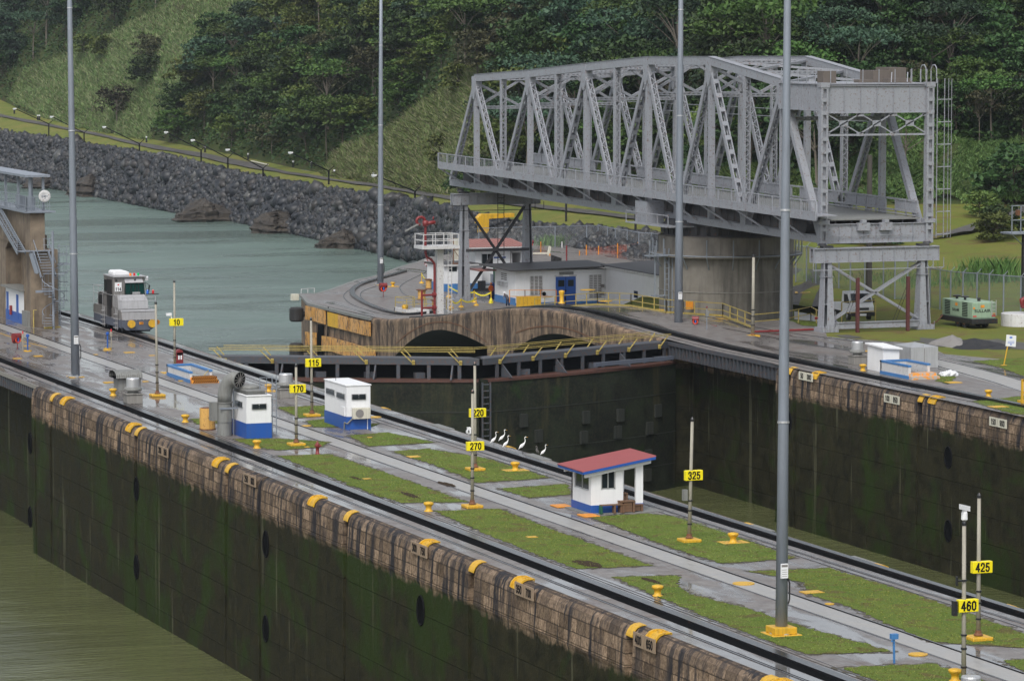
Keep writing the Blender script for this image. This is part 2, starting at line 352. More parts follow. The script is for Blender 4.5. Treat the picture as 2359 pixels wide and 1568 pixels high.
def thing(name, label, cat, loc=(0, 0, 0), rz=0.0, group=None):
    o = bpy.data.objects.new(name, None); o.empty_display_size = .2; COL.objects.link(o)
    o.location = [float(x) for x in loc]; o.rotation_euler = (0, 0, rz); return tag(o, label, cat, group)
def dup(root, loc=None, rz=None, label=None, group=None, scale=None):
    r = root.copy(); COL.objects.link(r)
    if loc is not None: r.location = [float(x) for x in loc]
    if rz is not None: r.rotation_euler = (0, 0, rz)
    if scale is not None: r.scale = scale
    if label: r['label'] = label
    if group: r['group'] = group
    for ch in list(root.children):
        c = ch.copy(); COL.objects.link(c); c.parent = r
        for g in list(ch.children):
            d = g.copy(); COL.objects.link(d); d.parent = c
    return r
def text(name, body, size, mat, parent, loc, rot, ext=.005, sx=1.0):
    cu = bpy.data.curves.new(name, 'FONT'); cu.body = body; cu.size = size; cu.align_x = 'CENTER'; cu.align_y = 'CENTER'; cu.extrude = ext; cu.offset = size*.012
    cu.materials.append(MATS[mat]); tmp = bpy.data.objects.new(name, cu); COL.objects.link(tmp)
    me = bpy.data.meshes.new_from_object(tmp); bpy.data.objects.remove(tmp); o = bpy.data.objects.new(name, me); COL.objects.link(o); o.parent = parent
    o.location = loc; o.rotation_euler = rot; o.scale = (sx, 1, 1); return o
FACE = (math.pi/2, 0, 0)                            # text facing -Y (towards us)
_ST = {'0': [[(.5, 1), (.8, .85), (.85, .5), (.8, .15), (.5, 0), (.2, .15), (.15, .5), (.2, .85), (.5, 1)]], '1': [[(.25, .76), (.45, .84), (.58, 1), (.58, 0)]],
 '2': [[(.17, .72), (.25, .93), (.5, 1), (.77, .92), (.83, .7), (.7, .48), (.3, .2), (.15, .04), (.86, .04)]], '3': [[(.17, .78), (.3, .96), (.55, 1), (.78, .9), (.78, .66), (.5, .54), (.8, .42), (.84, .18), (.6, 0), (.3, .03), (.14, .22)]],
 '4': [[(.66, 0), (.66, 1), (.12, .3), (.88, .3)]], '5': [[(.8, .96), (.28, .96), (.2, .5), (.5, .62), (.78, .5), (.84, .26), (.65, .03), (.35, .02), (.15, .2)]], '6': [[(.8, .8), (.65, .97), (.4, .97), (.2, .75), (.16, .35), (.3, .04), (.6, .0), (.83, .2), (.8, .5), (.5, .6), (.2, .42)]],
 '7': [[(.15, .96), (.85, .96), (.5, .45), (.38, 0)]], '8': [[(.5, .54), (.22, .72), (.3, .96), (.7, .96), (.78, .72), (.5, .54), (.18, .32), (.26, .04), (.74, .04), (.82, .32), (.5, .54)]], '9': [[(.2, .2), (.4, .02), (.65, .05), (.82, .35), (.84, .68), (.65, .97), (.35, .98), (.17, .75), (.25, .48), (.55, .42), (.82, .6)]]}
def digits(body, h, mat, parent, loc, rz=0.0, wt=.19, name='digits'):
    m = MB(); adv = h*.66; W_ = adv*len(body); k = 0
    for i, c in enumerate(body):
        for line in _ST.get(c, []):
            for (x0, y0), (x1, y1) in zip(line[:-1], line[1:]):
                a = Vector((-W_/2+adv*i+x0*h*.6, 0, (y0-.5)*h)); b = Vector((-W_/2+adv*i+x1*h*.6, 0, (y1-.5)*h)); d = (b-a).normalized()*h*wt*.35; n_ = d.cross(Vector((0, 1, 0))).normalized(); k += 1
                m.add(*slab(a-d, b+d, n_, Vector((0, 1, 0)), h*wt, .008+.0004*(k % 7)))
    o = m.build(name, mat, parent); o.location = loc; o.rotation_euler = (0, 0, rz); return o
def slab(a, b, x, n, w, h):
    vs = []
    for p in (a, b):
        for i, j in ((-1, -1), (1, -1), (1, 1), (-1, 1)): vs.append(p+x*(i*w/2)+n*(j*h/2))
    return vs, [(3, 2, 1, 0), (4, 5, 6, 7), (0, 1, 5, 4), (1, 2, 6, 5), (2, 3, 7, 6), (3, 0, 4, 7)]
def L(P, z=None): return (float(P[0]), float(P[1]), float(P[2] if z is None else z))
# ================================================================== levels
def interp(x, xs, ys): return float(np.interp(x, xs, ys))
ZN = -3.7                                                  # the lower quay beyond the incline
def ztop(y): return interp(y, [-999, 2, 15, 25, 31, 38, 44, 53, 65, 80, 84, 999], [0, 0, .25, .6, .75, .6, .2, -.7, -2.1, -3.55, ZN, ZN])
def yardz(y): return interp(y, [-999, 12, 85, 999], [0, 0, ZN, ZN])
XE, XW, XF = -12.0, 5.8, 44.7                              # deck edges: centre wall near, centre wall far, far wall
WATER = -12.0
# ================================================================== water
def sheet(name, poly, z, mat, kind='structure', sub=None):
    m = MB(); m.add([(p[0], p[1], z if len(p) < 3 else p[2]) for p in poly], [tuple(range(len(poly)))])
    return tag(m.build(name, mat), kind=kind)
def waters(name, xs, a, b):
    m = MB(); n = len(xs); m.add([(x, y, WATER) for x, y in zip(xs, a)]+[(x, y, WATER) for x, y in zip(xs, b)], [(i, i+1, n+i+1, n+i) for i in range(n-1)]); return tag(m.build(name, name), kind='structure')
_wx = [-90, 0, .01, 5.9, 25.1, 44.9, 60]; _wy = [60, 60, 10, 10, .2, 9.5, 9.5]
waters('lock_water', _wx, [-420]*7, _wy); waters('sea_water', [-600, -90.01]+_wx+[60.01, 1300], [6, 6]+_wy+[6, 6], [1500]*11)
# ================================================================== terrain: water's edge, rock bank, grass shelf, hillside
_T = np.array([ # u, v0, z0, v1, dd1, v2, dd2, v3, dd3, v4, dd4
 [-500, 395, -12, 280, 20, 190, 70, 60, 30, -50, 40],
 [0,    418, -12, 303, 18, 226, 60, 90, 32, -50, 40],
 [60,   426, -12, 311, 18, 262, 45, 100, 34, -50, 40],
 [150,  440, -12, 325, 17, 284, 40, 105, 36, -60, 45],
 [400,  490, -12, 362, 17, 330, 35, 120, 38, -160, 60],
 [545,  512, -12, 398, 15, 358, 30, 140, 40, -160, 60],
 [700,  545, -12, 428, 15, 392, 30, 150, 42, -160, 60],
 [870,  583, -12, 452, 15, 418, 28, 170, 42, -160, 60],
 [975,  600, -11, 466, 16, 438, 26, 180, 42, -160, 55],
 [1080, 592, -6,  492, 16, 455, 26, 190, 42, -160, 55],
 [1300, 572, -4,  520, 14, 462, 28, 200, 42, -160, 55],
 [1500, 600, -4,  530, 14, 480, 30, 220, 40, -160, 55],
 [1700, 680, -2,  590, 20, 500, 40, 230, 40, -160, 55],
 [1850, 705, -.3, 620, 40, 480, 55, 250, 40, -160, 55],
 [2100, 712, -.2, 620, 42, 470, 60, 250, 40, -160, 55],
 [2359, 715, -.2, 610, 45, 470, 60, 260, 40, -160, 55],
 [3000, 715, -.2, 600, 45, 470, 60, 260, 40, -160, 55]])
def trow(u):
    r = [float(np.interp(u, _T[:, 0], _T[:, k])) for k in range(1, 11)]
    v0, z0, v1, d1, v2, d2, v3, d3, v4, d4 = r
    p0 = G(u, v0, z0); D0 = (p0-CAM) @ _F; pts = [(v0, D0)]
    D = D0
    for v, d in ((v1, d1), (v2, d2), (v3, d3), (v4, d4)): D += d; pts.append((v, D))
    return pts
def Tpt(u, v):                                             # point of the terrain seen along (u, v)
    pts = trow(u)
    for (va, Da), (vb, Db) in zip(pts[:-1], pts[1:]):
        if v >= vb-1e-6 or vb == pts[-1][0]:
            Pa = CAM+ray(u, va)*Da; Pb = CAM+ray(u, vb)*Db; lo, hi = 0., 1.
            for _ in range(24):
                t = (lo+hi)/2; q = Pa+(Pb-Pa)*t
                if pr(q)[1] > v: lo = t
                else: hi = t
            return Pa+(Pb-Pa)*lo
def strip(name, rows, mat, kind='structure', us=None, jit=0.0, seed=1, sub=3):
    """a band of terrain between two key rows, finely divided and roughened"""
    rnd = random.Random(seed); us = us if us is not None else list(np.arange(-500, 3001, 35)); m = MB(); grid = []
    for u in us:
        P = trow(u); col = []
        for k in range(rows[0], rows[1]):
            a = CAM+ray(u, P[k][0])*P[k][1]; b = CAM+ray(u, P[k+1][0])*P[k+1][1]
            n = sub
            for i in range(n+(1 if k == rows[1]-1 else 0)): col.append(a+(b-a)*i/n)
        grid.append(col)
    k = len(grid[0]); vs = []
    for i, c in enumerate(grid):
        for j, p in enumerate(c):
            q = p.copy()
            if 0 < j < k-1: q[2] += (rnd.random()-.5)*jit
            vs.append(q)
    m.add(vs, [(i*k+j, (i+1)*k+j, (i+1)*k+j+1, i*k+j+1) for i in range(len(us)-1) for j in range(k-1)])
    return tag(m.build(name, mat, smooth=True), kind=kind)
strip('rock_slope', (0, 1), 'bedrock', us=list(np.arange(-500, 1901, 30)), jit=.8, seed=3)
strip('grass_bank', (1, 2), 'bank_grass', us=list(np.arange(-500, 1751, 30)), jit=.1, seed=4)
strip('meadow', (0, 2), 'meadow', us=list(np.arange(1750, 3001, 50)), jit=.2, seed=5)
strip('hillside', (2, 4), 'hill_soil', jit=2.5, seed=6, sub=6)
# ================================================================== land behind the far wall
def m_land():
    m = MB(); xs = [52.6, 60, 70, 80, 88, 96, 110, 140, 200, 320, 600]; ys = [-420, -300, -200, -150, -100, -60, -40, -20, 0, 12, 25, 40, 55, 70, 84.2]
    def z(x, y): k = min(1, max(0, 1-(x-72)/6)); return yardz(y)*k-.012-.10*(x > 200)
    vs = [(x, y, z(x, y)) for x in xs for y in ys]; k = len(ys)
    m.add(vs, [(i*k+j, (i+1)*k+j, (i+1)*k+j+1, i*k+j+1) for i in range(len(xs)-1) for j in range(k-1)])
    return tag(m.build('ground', 'meadow', smooth=True), kind='structure')
m_land()
# ================================================================== lock walls
NORM = [(0, 0), (.16, -.025), (.33, -.10), (.48, -.27), (.58, -.6), (.66, -2.0), (.62, -2.15), (.62, -14)]
SLOT = [(0, 0), (-.45, -.02), (-.45, -.13), (-.45, -.32), (-.45, -.6), (-.45, -2.0), (-.45, -2.15), (-.45, -14)]
NOTCH = [(0, 0), (.1, -.02), (-.3, -.13), (-.3, -.32), (-.3, -.6), (-.3, -1.7), (.45, -2.1), (.62, -14)]
def wall_face(name, x, d, segs, parent, mat='lock_wall', zf=None):
    """segs: (y0, y1, profile) from near to far; d = -1 faces -X, +1 faces +X"""
    m = MB(); np_ = 8; last = None; zf = zf or (lambda y: 0.)
    rnd = random.Random(7)
    for (y0, y1, P) in segs:
        n = max(1, int((y1-y0)/1.2)) if P is NORM else 1
        for i in range(n):
            a = y0+(y1-y0)*i/n; b = y0+(y1-y0)*(i+1)/n
            m.add([(x+d*o, a, z+(zf(a) if z > -14 else 0)) for o, z in P]+[(x+d*o, b, z+(zf(b) if z > -14 else 0)) for o, z in P], [(j, j+1, np_+j+1, np_+j) for j in range(np_-1)])
        if last and last is not P:
            m.add([(x+d*o, y0, z) for o, z in last]+[(x+d*o, y0, z) for o, z in P], [(j, j+1, np_+j+1, np_+j) for j in range(np_-1)])
        last = P
    if d > 0: m.f = [f[::-1] for f in m.f]
    o = m.build(name, mat, parent)
    return o
def segs_from(y0, y1, cuts):
    out = []; y = y0
    for (c, wd, P) in sorted(cuts):
        out.append((y, c-wd/2, NORM)); out.append((c-wd/2, c+wd/2, P)); y = c+wd/2
    out.append((y, y1, NORM)); return out
def opening(parent, x, y, z, d, h=1.5, wd=1.1):                          # oval drain mouth: flat near-black disc painted for the hole's shade, rim proud
    m = MB(); n = 20; a = [(x+d*.02, y+math.cos(2*math.pi*i/n)*wd/2, z+math.sin(2*math.pi*i/n)*h/2) for i in range(n)]
    m.add(a, [tuple(range(n))]); o = m.build('drain_opening', 'dark_void', parent)
    r = MB(); r.tube(a+[a[0]], .05, 5, caps=False); r.build('rim', 'black', o); return o
def cap(parent, x, y, d, kind=0):
    """yellow edge plate bent over the rounded lip; kind 1 is a framed chock with a small horn inside"""
    pr_ = [(-.08, .012), (0, .016), (.17, -.005), (.35, -.08), (.50, -.25), (.57, -.40), (.59, -.5)]
    m = MB()
    def band(y0, y1, P=pr_, t=.03):
        k = len(P); vs = []
        for yy in (y0, y1):
            for o, z in P: vs.append((x+d*o, yy, z))
            for o, z in P: vs.append((x+d*(o+t), yy, z+t))
        fs = [(j, j+1, 2*k+j+1, 2*k+j) for j in range(k-1)]+[(k+j, 3*k+j, 3*k+j+1, k+j+1) for j in range(k-1)]+[(j, k+j, k+j+1, j+1) for j in range(k-1)]+[(2*k+j, 2*k+j+1, 3*k+j+1, 3*k+j) for j in range(k-1)]+[(0, 2*k, 3*k, k), (k-1, 2*k-1, 4*k-1, 3*k-1)]
        m.add(vs, fs)
    if kind == 0: band(y-.36, y+.36)
    else:
        Q = [(-.3, .012), (0, .016), (.25, -.02), (.5, -.14), (.66, -.4)]
        Q = [(-.2, .02), (0, .03), (.17, .02), (.36, -.06), (.52, -.23), (.60, -.45)]; band(y-.55, y-.43, Q, .07); band(y+.43, y+.55, Q, .07); band(y-.43, y+.43, Q, .012)
        m.box(min(x-d*.2, x-d*.12), max(x-d*.2, x-d*.12), y-.55, y+.55, .0, .08); m.tube([(x+d*.12, y, -.16), (x+d*.12, y, .1)], .1, 8)
    return m.build('edge_plate' if kind == 0 else 'chock', 'yellow_paint', parent)
def Yof(u, v, x): return float(GX(u, v, x)[1])
centre = thing('lock_wall', 'long centre lock wall with streaked buff coping and dark algae, carrying the numbered posts', 'lock wall')
near_caps = [(122, 915, 0), (148, 925, 1), (300, 985, 1), (318, 992, 0), (500, 1063, 1), (527, 1073, 0), (722, 1145, 1), (802, 1178, 0), (978, 1245, 1), (1092, 1293, 0), (1193, 1333, 1), (1457, 1437, 0), (1505, 1448, 1), (1790, 1558, 1)]
cuts = []
for u, v, k in near_caps:
    y = Yof(u, v, XE-.45); cap(centre, XE, y, -1, k)
    if k == 0: cuts.append((y, .8, NOTCH))
for u in (80, 595): cuts.append((Yof(u, 1000, -12.65), .42, SLOT))
wall_face('near_face', XE, -1, segs_from(-235, -9.2, cuts), centre)
for y in (-135, -160): cap(centre, XE, y, -1, 0)
m = MB(); m.box(-9.6, -9.5, -9.2, 52, -14, -1.0); m.build('gate_recess', 'lock_wall', centre)
m = MB(); m.box(XE, -9.5, -9.3, -9.2, -14, -.5); m.build('recess_end', 'lock_wall', centre)
ribs = MB(); ribs.box(XE+.1, XE+.2, -9.2, 26, -1.15, -.32)
for y in np.arange(-8.8, 26, .62): ribs.box(XE-.08, XE+.1, y, y+.16, -1.12, -.32)
ribs.build('gate_girder', 'gate_grey', centre)
m = MB(); m.box(XE-.12, -9.4, -9.2, 60, -.30, -.02); m.build('recess_cover', 'concrete_grey', centre)
for u, v in ((315, 1125), (315, 1305), (613, 1252), (613, 1447), (970, 1405), (70, 1020), (70, 1190)):
    p = GX(u, v, -12.62); opening(centre, -12.62, p[1], p[2], -1)
for y in (-120, -147): opening(centre, -12.62, y, -3.5, -1)
segs = segs_from(-235, 58, [])
rc = wall_face('far_face', XW, 1, segs, centre)
for u, v in ((870, 945), (1160, 1036), (1735, 1207), (2040, 1306), (2345, 1402)):
    cap(centre, XW, Yof(u, v, XW), 1, 0)
m = MB(); m.box(XE+.3, XW-.3, 57.9, 58.1, -14, -.02); m.build('end_face', 'arch_concrete', centre)
# buff slabs let into the far lip
m = MB()
for u, v in ((745, 900), (1010, 985), (1235, 1061), (1760, 1216), (2010, 1295)):
    y = Yof(u, v, XW); m.box(XW-.45, XW+.2, y-1.6, y+1.6, -.1, .03)
m.build('lip_slab', 'vent_concrete', centre)
# ---- far wall
far = thing('lock_wall', 'far lock wall with grey-brown coping over green algae, in front of the swing bridge', 'lock wall')
cuts = [(-16.6, .42, SLOT)]
far_caps = [(1822, 845, 0), (1880, 866, 1), (2125, 918, 0), (2152, 926, 1), (2420, 990, 0)]
for u, v, k in far_caps:
    y = Yof(u, v, XF-.4); cap(far, XF, y, -1, k)
    if k == 0: cuts.append((y, .8, NOTCH))
wall_face('near_face', XF, -1, segs_from(-235, -13.2, cuts), far)
m = MB(); m.box(47.0, 47.2, -13.2, 10, -14, -.8); m.build('gate_recess', 'lock_wall', far)
m = MB(); m.box(XF-.3, 47.0, -13.3, -13.2, -14, -.5); m.box(XF-.3, 47, 9.4, 10, -14, -.5); m.build('recess_end', 'lock_wall', far)
ribs = MB(); ribs.box(XF+.12, XF+.22, -13.2, 9.3, -1.35, -.34)
for y in np.arange(-12.8, 9, .72): ribs.box(XF-.06, XF+.12, y, y+.18, -1.3, -.34)
ribs.build('gate_girder', 'gate_grey', far)
m = MB(); m.box(XF-.12, 47.4, -13.2, 9.6, -.32, -.02); m.build('recess_cover', 'gate_grey', far)
for u, v in ((2185, 1053), (2185, 1222), (1817, 970)):
    p = GX(u, v, XF-.62); opening(far, XF-.62, p[1], p[2], -1)
lad = MB()
for z in np.arange(-11.5, -2, .45): lad.box(XF-.2, XF-.14, -16.78, -16.42, z, z+.05)
lad.build('ladder_rungs', 'gate_grey', far)
paint('plate_buff', (.30, .22, .15), .7, .3)
def plate(parent, u, v, x, txt, d=-1, mat='cream', out=.71, size=.40):
    p = GX(u, v, x+d*out); m = MB()
    xx = x+d*(out+.015); h_ = .30
    for i, t in enumerate(txt):
        yy = p[1]+(i-(len(txt)-1)/2)*1.25*d
        m.box(min(xx, xx-d*.05), max(xx, xx-d*.05), yy-.58, yy+.58, p[2]-h_, p[2]+h_)
    o = m.build('number_plate', mat, parent)
    for i, t in enumerate(txt):
        yy = p[1]+(i-(len(txt)-1)/2)*1.25*d
        digits(t, size*.9, 'ink', o, (xx+d*.008, yy, p[2]), -math.pi/2 if d < 0 else math.pi/2, name='number')
    return o
plate(far, 1856, 867, XF, ['50', '000']); plate(far, 2054, 919, XF, ['100', '950']); plate(far, 2299, 973, XF, ['150', '900'])
plate(centre, 375, 1039, XE, ['200', '850'], mat='plate_buff'); plate(centre, 575, 1105, XE, ['250', '800'], mat='plate_buff'); plate(centre, 965, 1265, XE, ['300', '750'], mat='plate_buff')
plate(centre, 1207, 1361, XE, ['350', '700'], mat='plate_buff'); plate(centre, 1484, 1479, XE, ['400', '650'], mat='plate_buff')
# ================================================================== decks
def box_deck(name, x0, x1, y0, y1):
    m = MB(); ys = [y0, -120, -85, -60, -20, 10, 30, y1]; m.add([(x, y, 0) for y in ys for x in (x0, 3.8, x1)], [(3*i+j, 3*i+j+1, 3*i+j+4, 3*i+j+3) for i in range(7) for j in range(2)])
    return tag(m.build(name, 'wet_concrete'), kind='structure')
box_deck('centre_pavement', XE, XW, -235, 58)
def m_fardeck():
    m = MB(); ys = list(np.arange(-235, 0, 15))+list(np.arange(0, 84.1, 1.5)); xs = [XF, 48, 52.7]
    vs = [(x, y, ztop(y)) for y in ys for x in xs]
    m.add(vs, [(i*3+j, i*3+j+1, (i+1)*3+j+1, (i+1)*3+j) for i in range(len(ys)-1) for j in range(2)])
    # ledge down to the yard
    k = len(ys); m.add([(52.7, y, ztop(y)) for y in ys]+[(52.7, y, -5) for y in ys], [(i, k+i, k+i+1, i+1) for i in range(k-1)])
    return tag(m.build('far_pavement', 'wet_quay'), kind='structure')
m_fardeck()
def DZ(x, y, s=1.0, ox=0, oy=0): return ((ox+x*s)*.57593, (oy+y*s)*.57593)    # zoomed crop -> photograph frame
z5 = lambda x, y: DZ(x, y, .2551, 1250, 900)
sea_edge = [G(*z5(*p), ZN) for p in ((60, 1075), (300, 1010), (700, 860), (1020, 790), (1400, 650), (1680, 570), (1880, 495))]
lipn = [np.array([XF+.1, 84, ZN]), np.array([44.6, 95, ZN]), np.array([44.5, 105, ZN]), G(694, 676, ZN)]
far_end = [np.array([105., 200., ZN]), np.array([150., 240, ZN]), np.array([150., 84, ZN])]
pts = lipn+sea_edge+far_end
sheet('quay_pavement', [tuple(p) for p in pts], ZN, 'wet_quay')
# concrete apron and joins on the right-hand ground
apron = [(1815, 738), (1900, 752), (1905, 775), (1990, 782), (2130, 792), (2175, 815), (2359, 832), (2500, 845), (2500, 1010), (2359, 960), (1800, 842), (1560, 778), (1560, 735)]
sheet('pavement', [tuple(G(u, v, .002)) for u, v in apron], .002, 'wet_quay')
sheet('pavement', [(XF+.05, -235, -.02), (60, -235, -.02), (56, -48, -.02), (XF+.05, -48, -.02)], -.02, 'wet_concrete')
def rough_poly(pts, z, step=.35, jit=.10, seed=1):
    rnd = random.Random(seed); out = []; n = len(pts)
    for i in range(n):
        a = np.array(pts[i][:2]); b = np.array(pts[(i+1) % n][:2]); L_ = np.linalg.norm(b-a); k = max(1, int(L_/step))
        for j in range(k): p = a+(b-a)*j/k; out.append((p[0]+rnd.uniform(-jit, jit), p[1]+rnd.uniform(-jit, jit), z))
    return out
def inside(x, y, P):
    c = False; n = len(P); j = n-1
    for i in range(n):
        if (P[i][1] > y) != (P[j][1] > y) and x < (P[j][0]-P[i][0])*(y-P[i][1])/(P[j][1]-P[i][1])+P[i][0]: c = not c
        j = i
    return c
def m_verge():
    m, nt, b = newmat('verge'); n = noise(nt, coords(nt), 2.2, 7, .7); nt.links.new(mixc(nt, n, (.05, .04, .028), (.10, .085, .05)), b.inputs['Base Color']); b.inputs['Roughness'].default_value = .7; nt.links.new(ramp(nt, n, [(.42, 0.), (.56, .9)]), b.inputs['Alpha'])
m_verge()
def turf(px, seed, dens=30, xy=None, z=.02):
    P = xy or [tuple(G(u, v, 0))[:2] for u, v in px]; Q = rough_poly(P, z, .25, .13, seed=seed)
    cx, cy = sum(p[0] for p in P)/len(P), sum(p[1] for p in P)/len(P); E_ = [(x+(.22 if x > cx else -.22), y+(.3 if y > cy else -.3)) for x, y in P]; tag(MB().add(rough_poly(E_, .012, .3, .2, seed=seed+1), [tuple(range(len(rough_poly(E_, .012, .3, .2, seed=seed+1))))]).build('soil_margin', 'verge'), kind='structure')
    o = tag(MB().add(Q, [tuple(range(len(Q)))]).build('grass', 'turf'), kind='stuff')
    rnd = random.Random(seed*7); xs = [p[0] for p in Q]; ys = [p[1] for p in Q]; A = (max(xs)-min(xs))*(max(ys)-min(ys))
    m = MB()
    for _ in range(int(A*dens)):
        x = rnd.uniform(min(xs), max(xs)); y = rnd.uniform(min(ys), max(ys))
        if not inside(x, y, Q): continue
        a = rnd.uniform(0, 6.28); h = rnd.uniform(.02, .06); w_ = .028
        m.add([(x-w_*math.cos(a), y-w_*math.sin(a), z), (x+w_*math.cos(a), y+w_*math.sin(a), z), (x+rnd.uniform(-.04, .04), y+rnd.uniform(-.04, .04), z+h)], [(0, 1, 2)])
    b = m.build('grass_blades', 'turf_blade', o); return o
turf([(536, 1011), (640, 1010), (757, 1018), (740, 1030), (640, 1037), (590, 1030)], 11)
turf([(640, 1050), (760, 1046), (870, 1082), (1075, 1156), (925, 1158), (850, 1135), (720, 1082)], 12)
turf([(1000, 1177), (1150, 1172), (1250, 1210), (1502, 1303), (1330, 1310), (1220, 1272), (1100, 1220)], 13)
turf([(1412, 1329), (1565, 1325), (1560, 1350), (1590, 1368), (1700, 1395), (1880, 1452), (2056, 1500), (1860, 1507), (1700, 1450), (1500, 1367)], 14)
turf([(1935, 1537), (2150, 1528), (2300, 1580), (2500, 1660), (2300, 1668), (2100, 1600)], 15)
turf([(640, 938), (752, 934), (752, 958), (690, 962)], 16)
turf([(705, 970), (752, 964), (775, 984), (725, 984)], 17)
turf([(853, 976), (875, 976), (853, 984)], 18)
turf([(805, 1003), (890, 996), (1005, 1019), (850, 1028)], 19)
turf([(905, 1040), (985, 1033), (1130, 1058), (1265, 1100), (1100, 1112), (1005, 1072)], 20)
turf([(1150, 1125), (1305, 1115), (1316, 1138), (1220, 1147)], 21)
turf([(1360, 1190), (1490, 1183), (1560, 1190), (1700, 1236), (1832, 1285), (1665, 1298), (1560, 1266)], 22)
turf([(1722, 1316), (1910, 1308), (2120, 1373), (2359, 1458), (2480, 1500), (2359, 1492), (2150, 1478), (2050, 1440), (1960, 1398), (1870, 1372), (1850, 1342), (1800, 1330)], 23)
turf([(2310, 1522), (2420, 1515), (2600, 1600), (2560, 1640)], 24)
turf([(440, 965), (505, 963), (505, 975), (455, 977)], 25)
# far side turf on and between the aprons
for i, P in enumerate(([(2240, 832), (2359, 825), (2430, 835), (2420, 872), (2359, 866), (2300, 845)], [(2240, 925), (2359, 912), (2430, 930), (2400, 960), (2330, 952)],
                       [(2160, 862), (2200, 868), (2188, 885), (2158, 878)], [(1820, 738), (1880, 742), (1895, 752), (1850, 750)])):
    turf(P, 30+i, 25, z=.018)
# bare soil in the turf
rndm = random.Random(5)
def patch(u, v, rx, ry, name='soil_patch', mat='hill_soil', z=.034, seed=0):
    c = G(u, v, 0); r = random.Random(seed+int(u)); n = 22; P = []
    for i in range(n):
        a = 2*math.pi*i/n; k = r.uniform(.7, 1.15); P.append((c[0]+rx*k*math.cos(a), c[1]+ry*k*math.sin(a)))
    return sheet(name, P, z, mat)
def m_soil():
    m, nt, b = newmat('bare_soil'); n = noise(nt, coords(nt), 4, 5, .6); nt.links.new(mixc(nt, n, (.03, .022, .014), (.065, .045, .03)), b.inputs['Base Color']); b.inputs['Roughness'].default_value = .9; b.inputs['Specular IOR Level'].default_value = .05
m_soil()
for u, v, a, c in ((1355, 1299, .55, 1.3), (945, 1141, .3, 1.5), (1030, 1116, .3, 1.3), (1500, 1338, .25, 1.0), (820, 1102, .2, 1.0)): patch(u, v, a, c, mat='bare_soil')
for u, v, a, c in ((2180, 790, 2.2, 5), (2300, 792, 3, 5), (1955, 775, .8, 2)): patch(u, v, a, c, 'gravel_patch', 'gravel', .012)
# pale lane between the return rails
m = MB(); m.add([(-3.72, -235, .004), (-2.38, -235, .004), (-2.38, 58, .004), (-3.72, 58, .004)], [(0, 1, 2, 3)]); tag(m.build('lane', 'lane_concrete'), kind='structure')
# ================================================================== tow tracks
def run(m, x0, x1, z0, z1, y0, y1, zf=None):
    zf = zf or (lambda y: 0.)
    ys = np.arange(y0, y1+.01, 1.5); k = len(ys); vs = []
    for y in ys: z = zf(y); vs += [(x0, y, z+z0), (x1, y, z+z0), (x1, y, z+z1), (x0, y, z+z1)]
    m.add(vs, [(i*4+j, (i+1)*4+j, (i+1)*4+(j+1) % 4, i*4+(j+1) % 4) for i in range(k-1) for j in range(4)])
def track(name, label, parts):
    t = thing(name, label, 'track')
    for nm, mat, rows in parts:
        m = MB()
        for r in rows: run(m, *r)
        m.build(nm, mat, t)
    return t
Y0, Y1 = -235, 57
track('tow_track', 'black toothed tow track along the near edge of the centre wall', [
    ('rack', 'rail_black', [(-9.98, -9.50, 0, .13, Y0, Y1)]), ('groove', 'dark_void', [(-10.5, -9.985, .004, .012, Y0, Y1)]),
    ('rail', 'rail_steel', [(-9.36, -9.28, .004, .05, Y0, Y1), (-11.28, -11.20, .004, .03, Y0, Y1), (-8.78, -8.74, .004, .02, Y0, Y1)]),
    ('rail_slot', 'dark_void', [(-9.46, -9.37, .005, .010, Y0, Y1), (-11.19, -11.08, .005, .010, Y0, Y1), (-9.05, -9.01, .005, .010, Y0, Y1)])])
track('tow_track', 'black toothed tow track carrying the grey locomotive along the centre wall', [
    ('rack', 'rail_black', [(4.62, 5.02, 0, .16, Y0, Y1)]), ('groove', 'dark_void', [(4.2, 4.615, .004, .012, Y0, Y1)]),
    ('rail', 'rail_steel', [(5.06, 5.12, .004, .10, Y0, Y1), (3.48, 3.55, .004, .03, Y0, Y1), (3.0, 3.05, .004, .03, Y0, Y1)]),
    ('rail_slot', 'dark_void', [(3.56, 3.66, .005, .010, Y0, Y1), (5.13, 5.2, .004, .012, Y0, Y1)])])
track('return_track', 'pair of thin dark rails either side of the pale lane on the centre wall', [
    ('rail', 'rail_steel', [(-3.83, -3.77, .004, .02, Y0, Y1), (-2.33, -2.27, .004, .035, Y0, Y1)]),
    ('rail_slot', 'dark_void', [(-3.76, -3.71, .006, .010, Y0, Y1), (-2.41, -2.335, .006, .012, Y0, Y1)])])
track('tow_track', 'black toothed tow track along the far lock wall, climbing over the hump above the arches', [
    ('rack', 'rail_black', [(46.75, 47.25, 0, .2, Y0, 80, ztop)]), ('groove', 'dark_void', [(46.2, 46.745, .006, .016, Y0, 80, ztop)]),
    ('rail', 'rail_steel', [(47.4, 47.5, .004, .14, Y0, 80, ztop), (45.3, 45.36, .006, .03, Y0, 80, ztop)])])
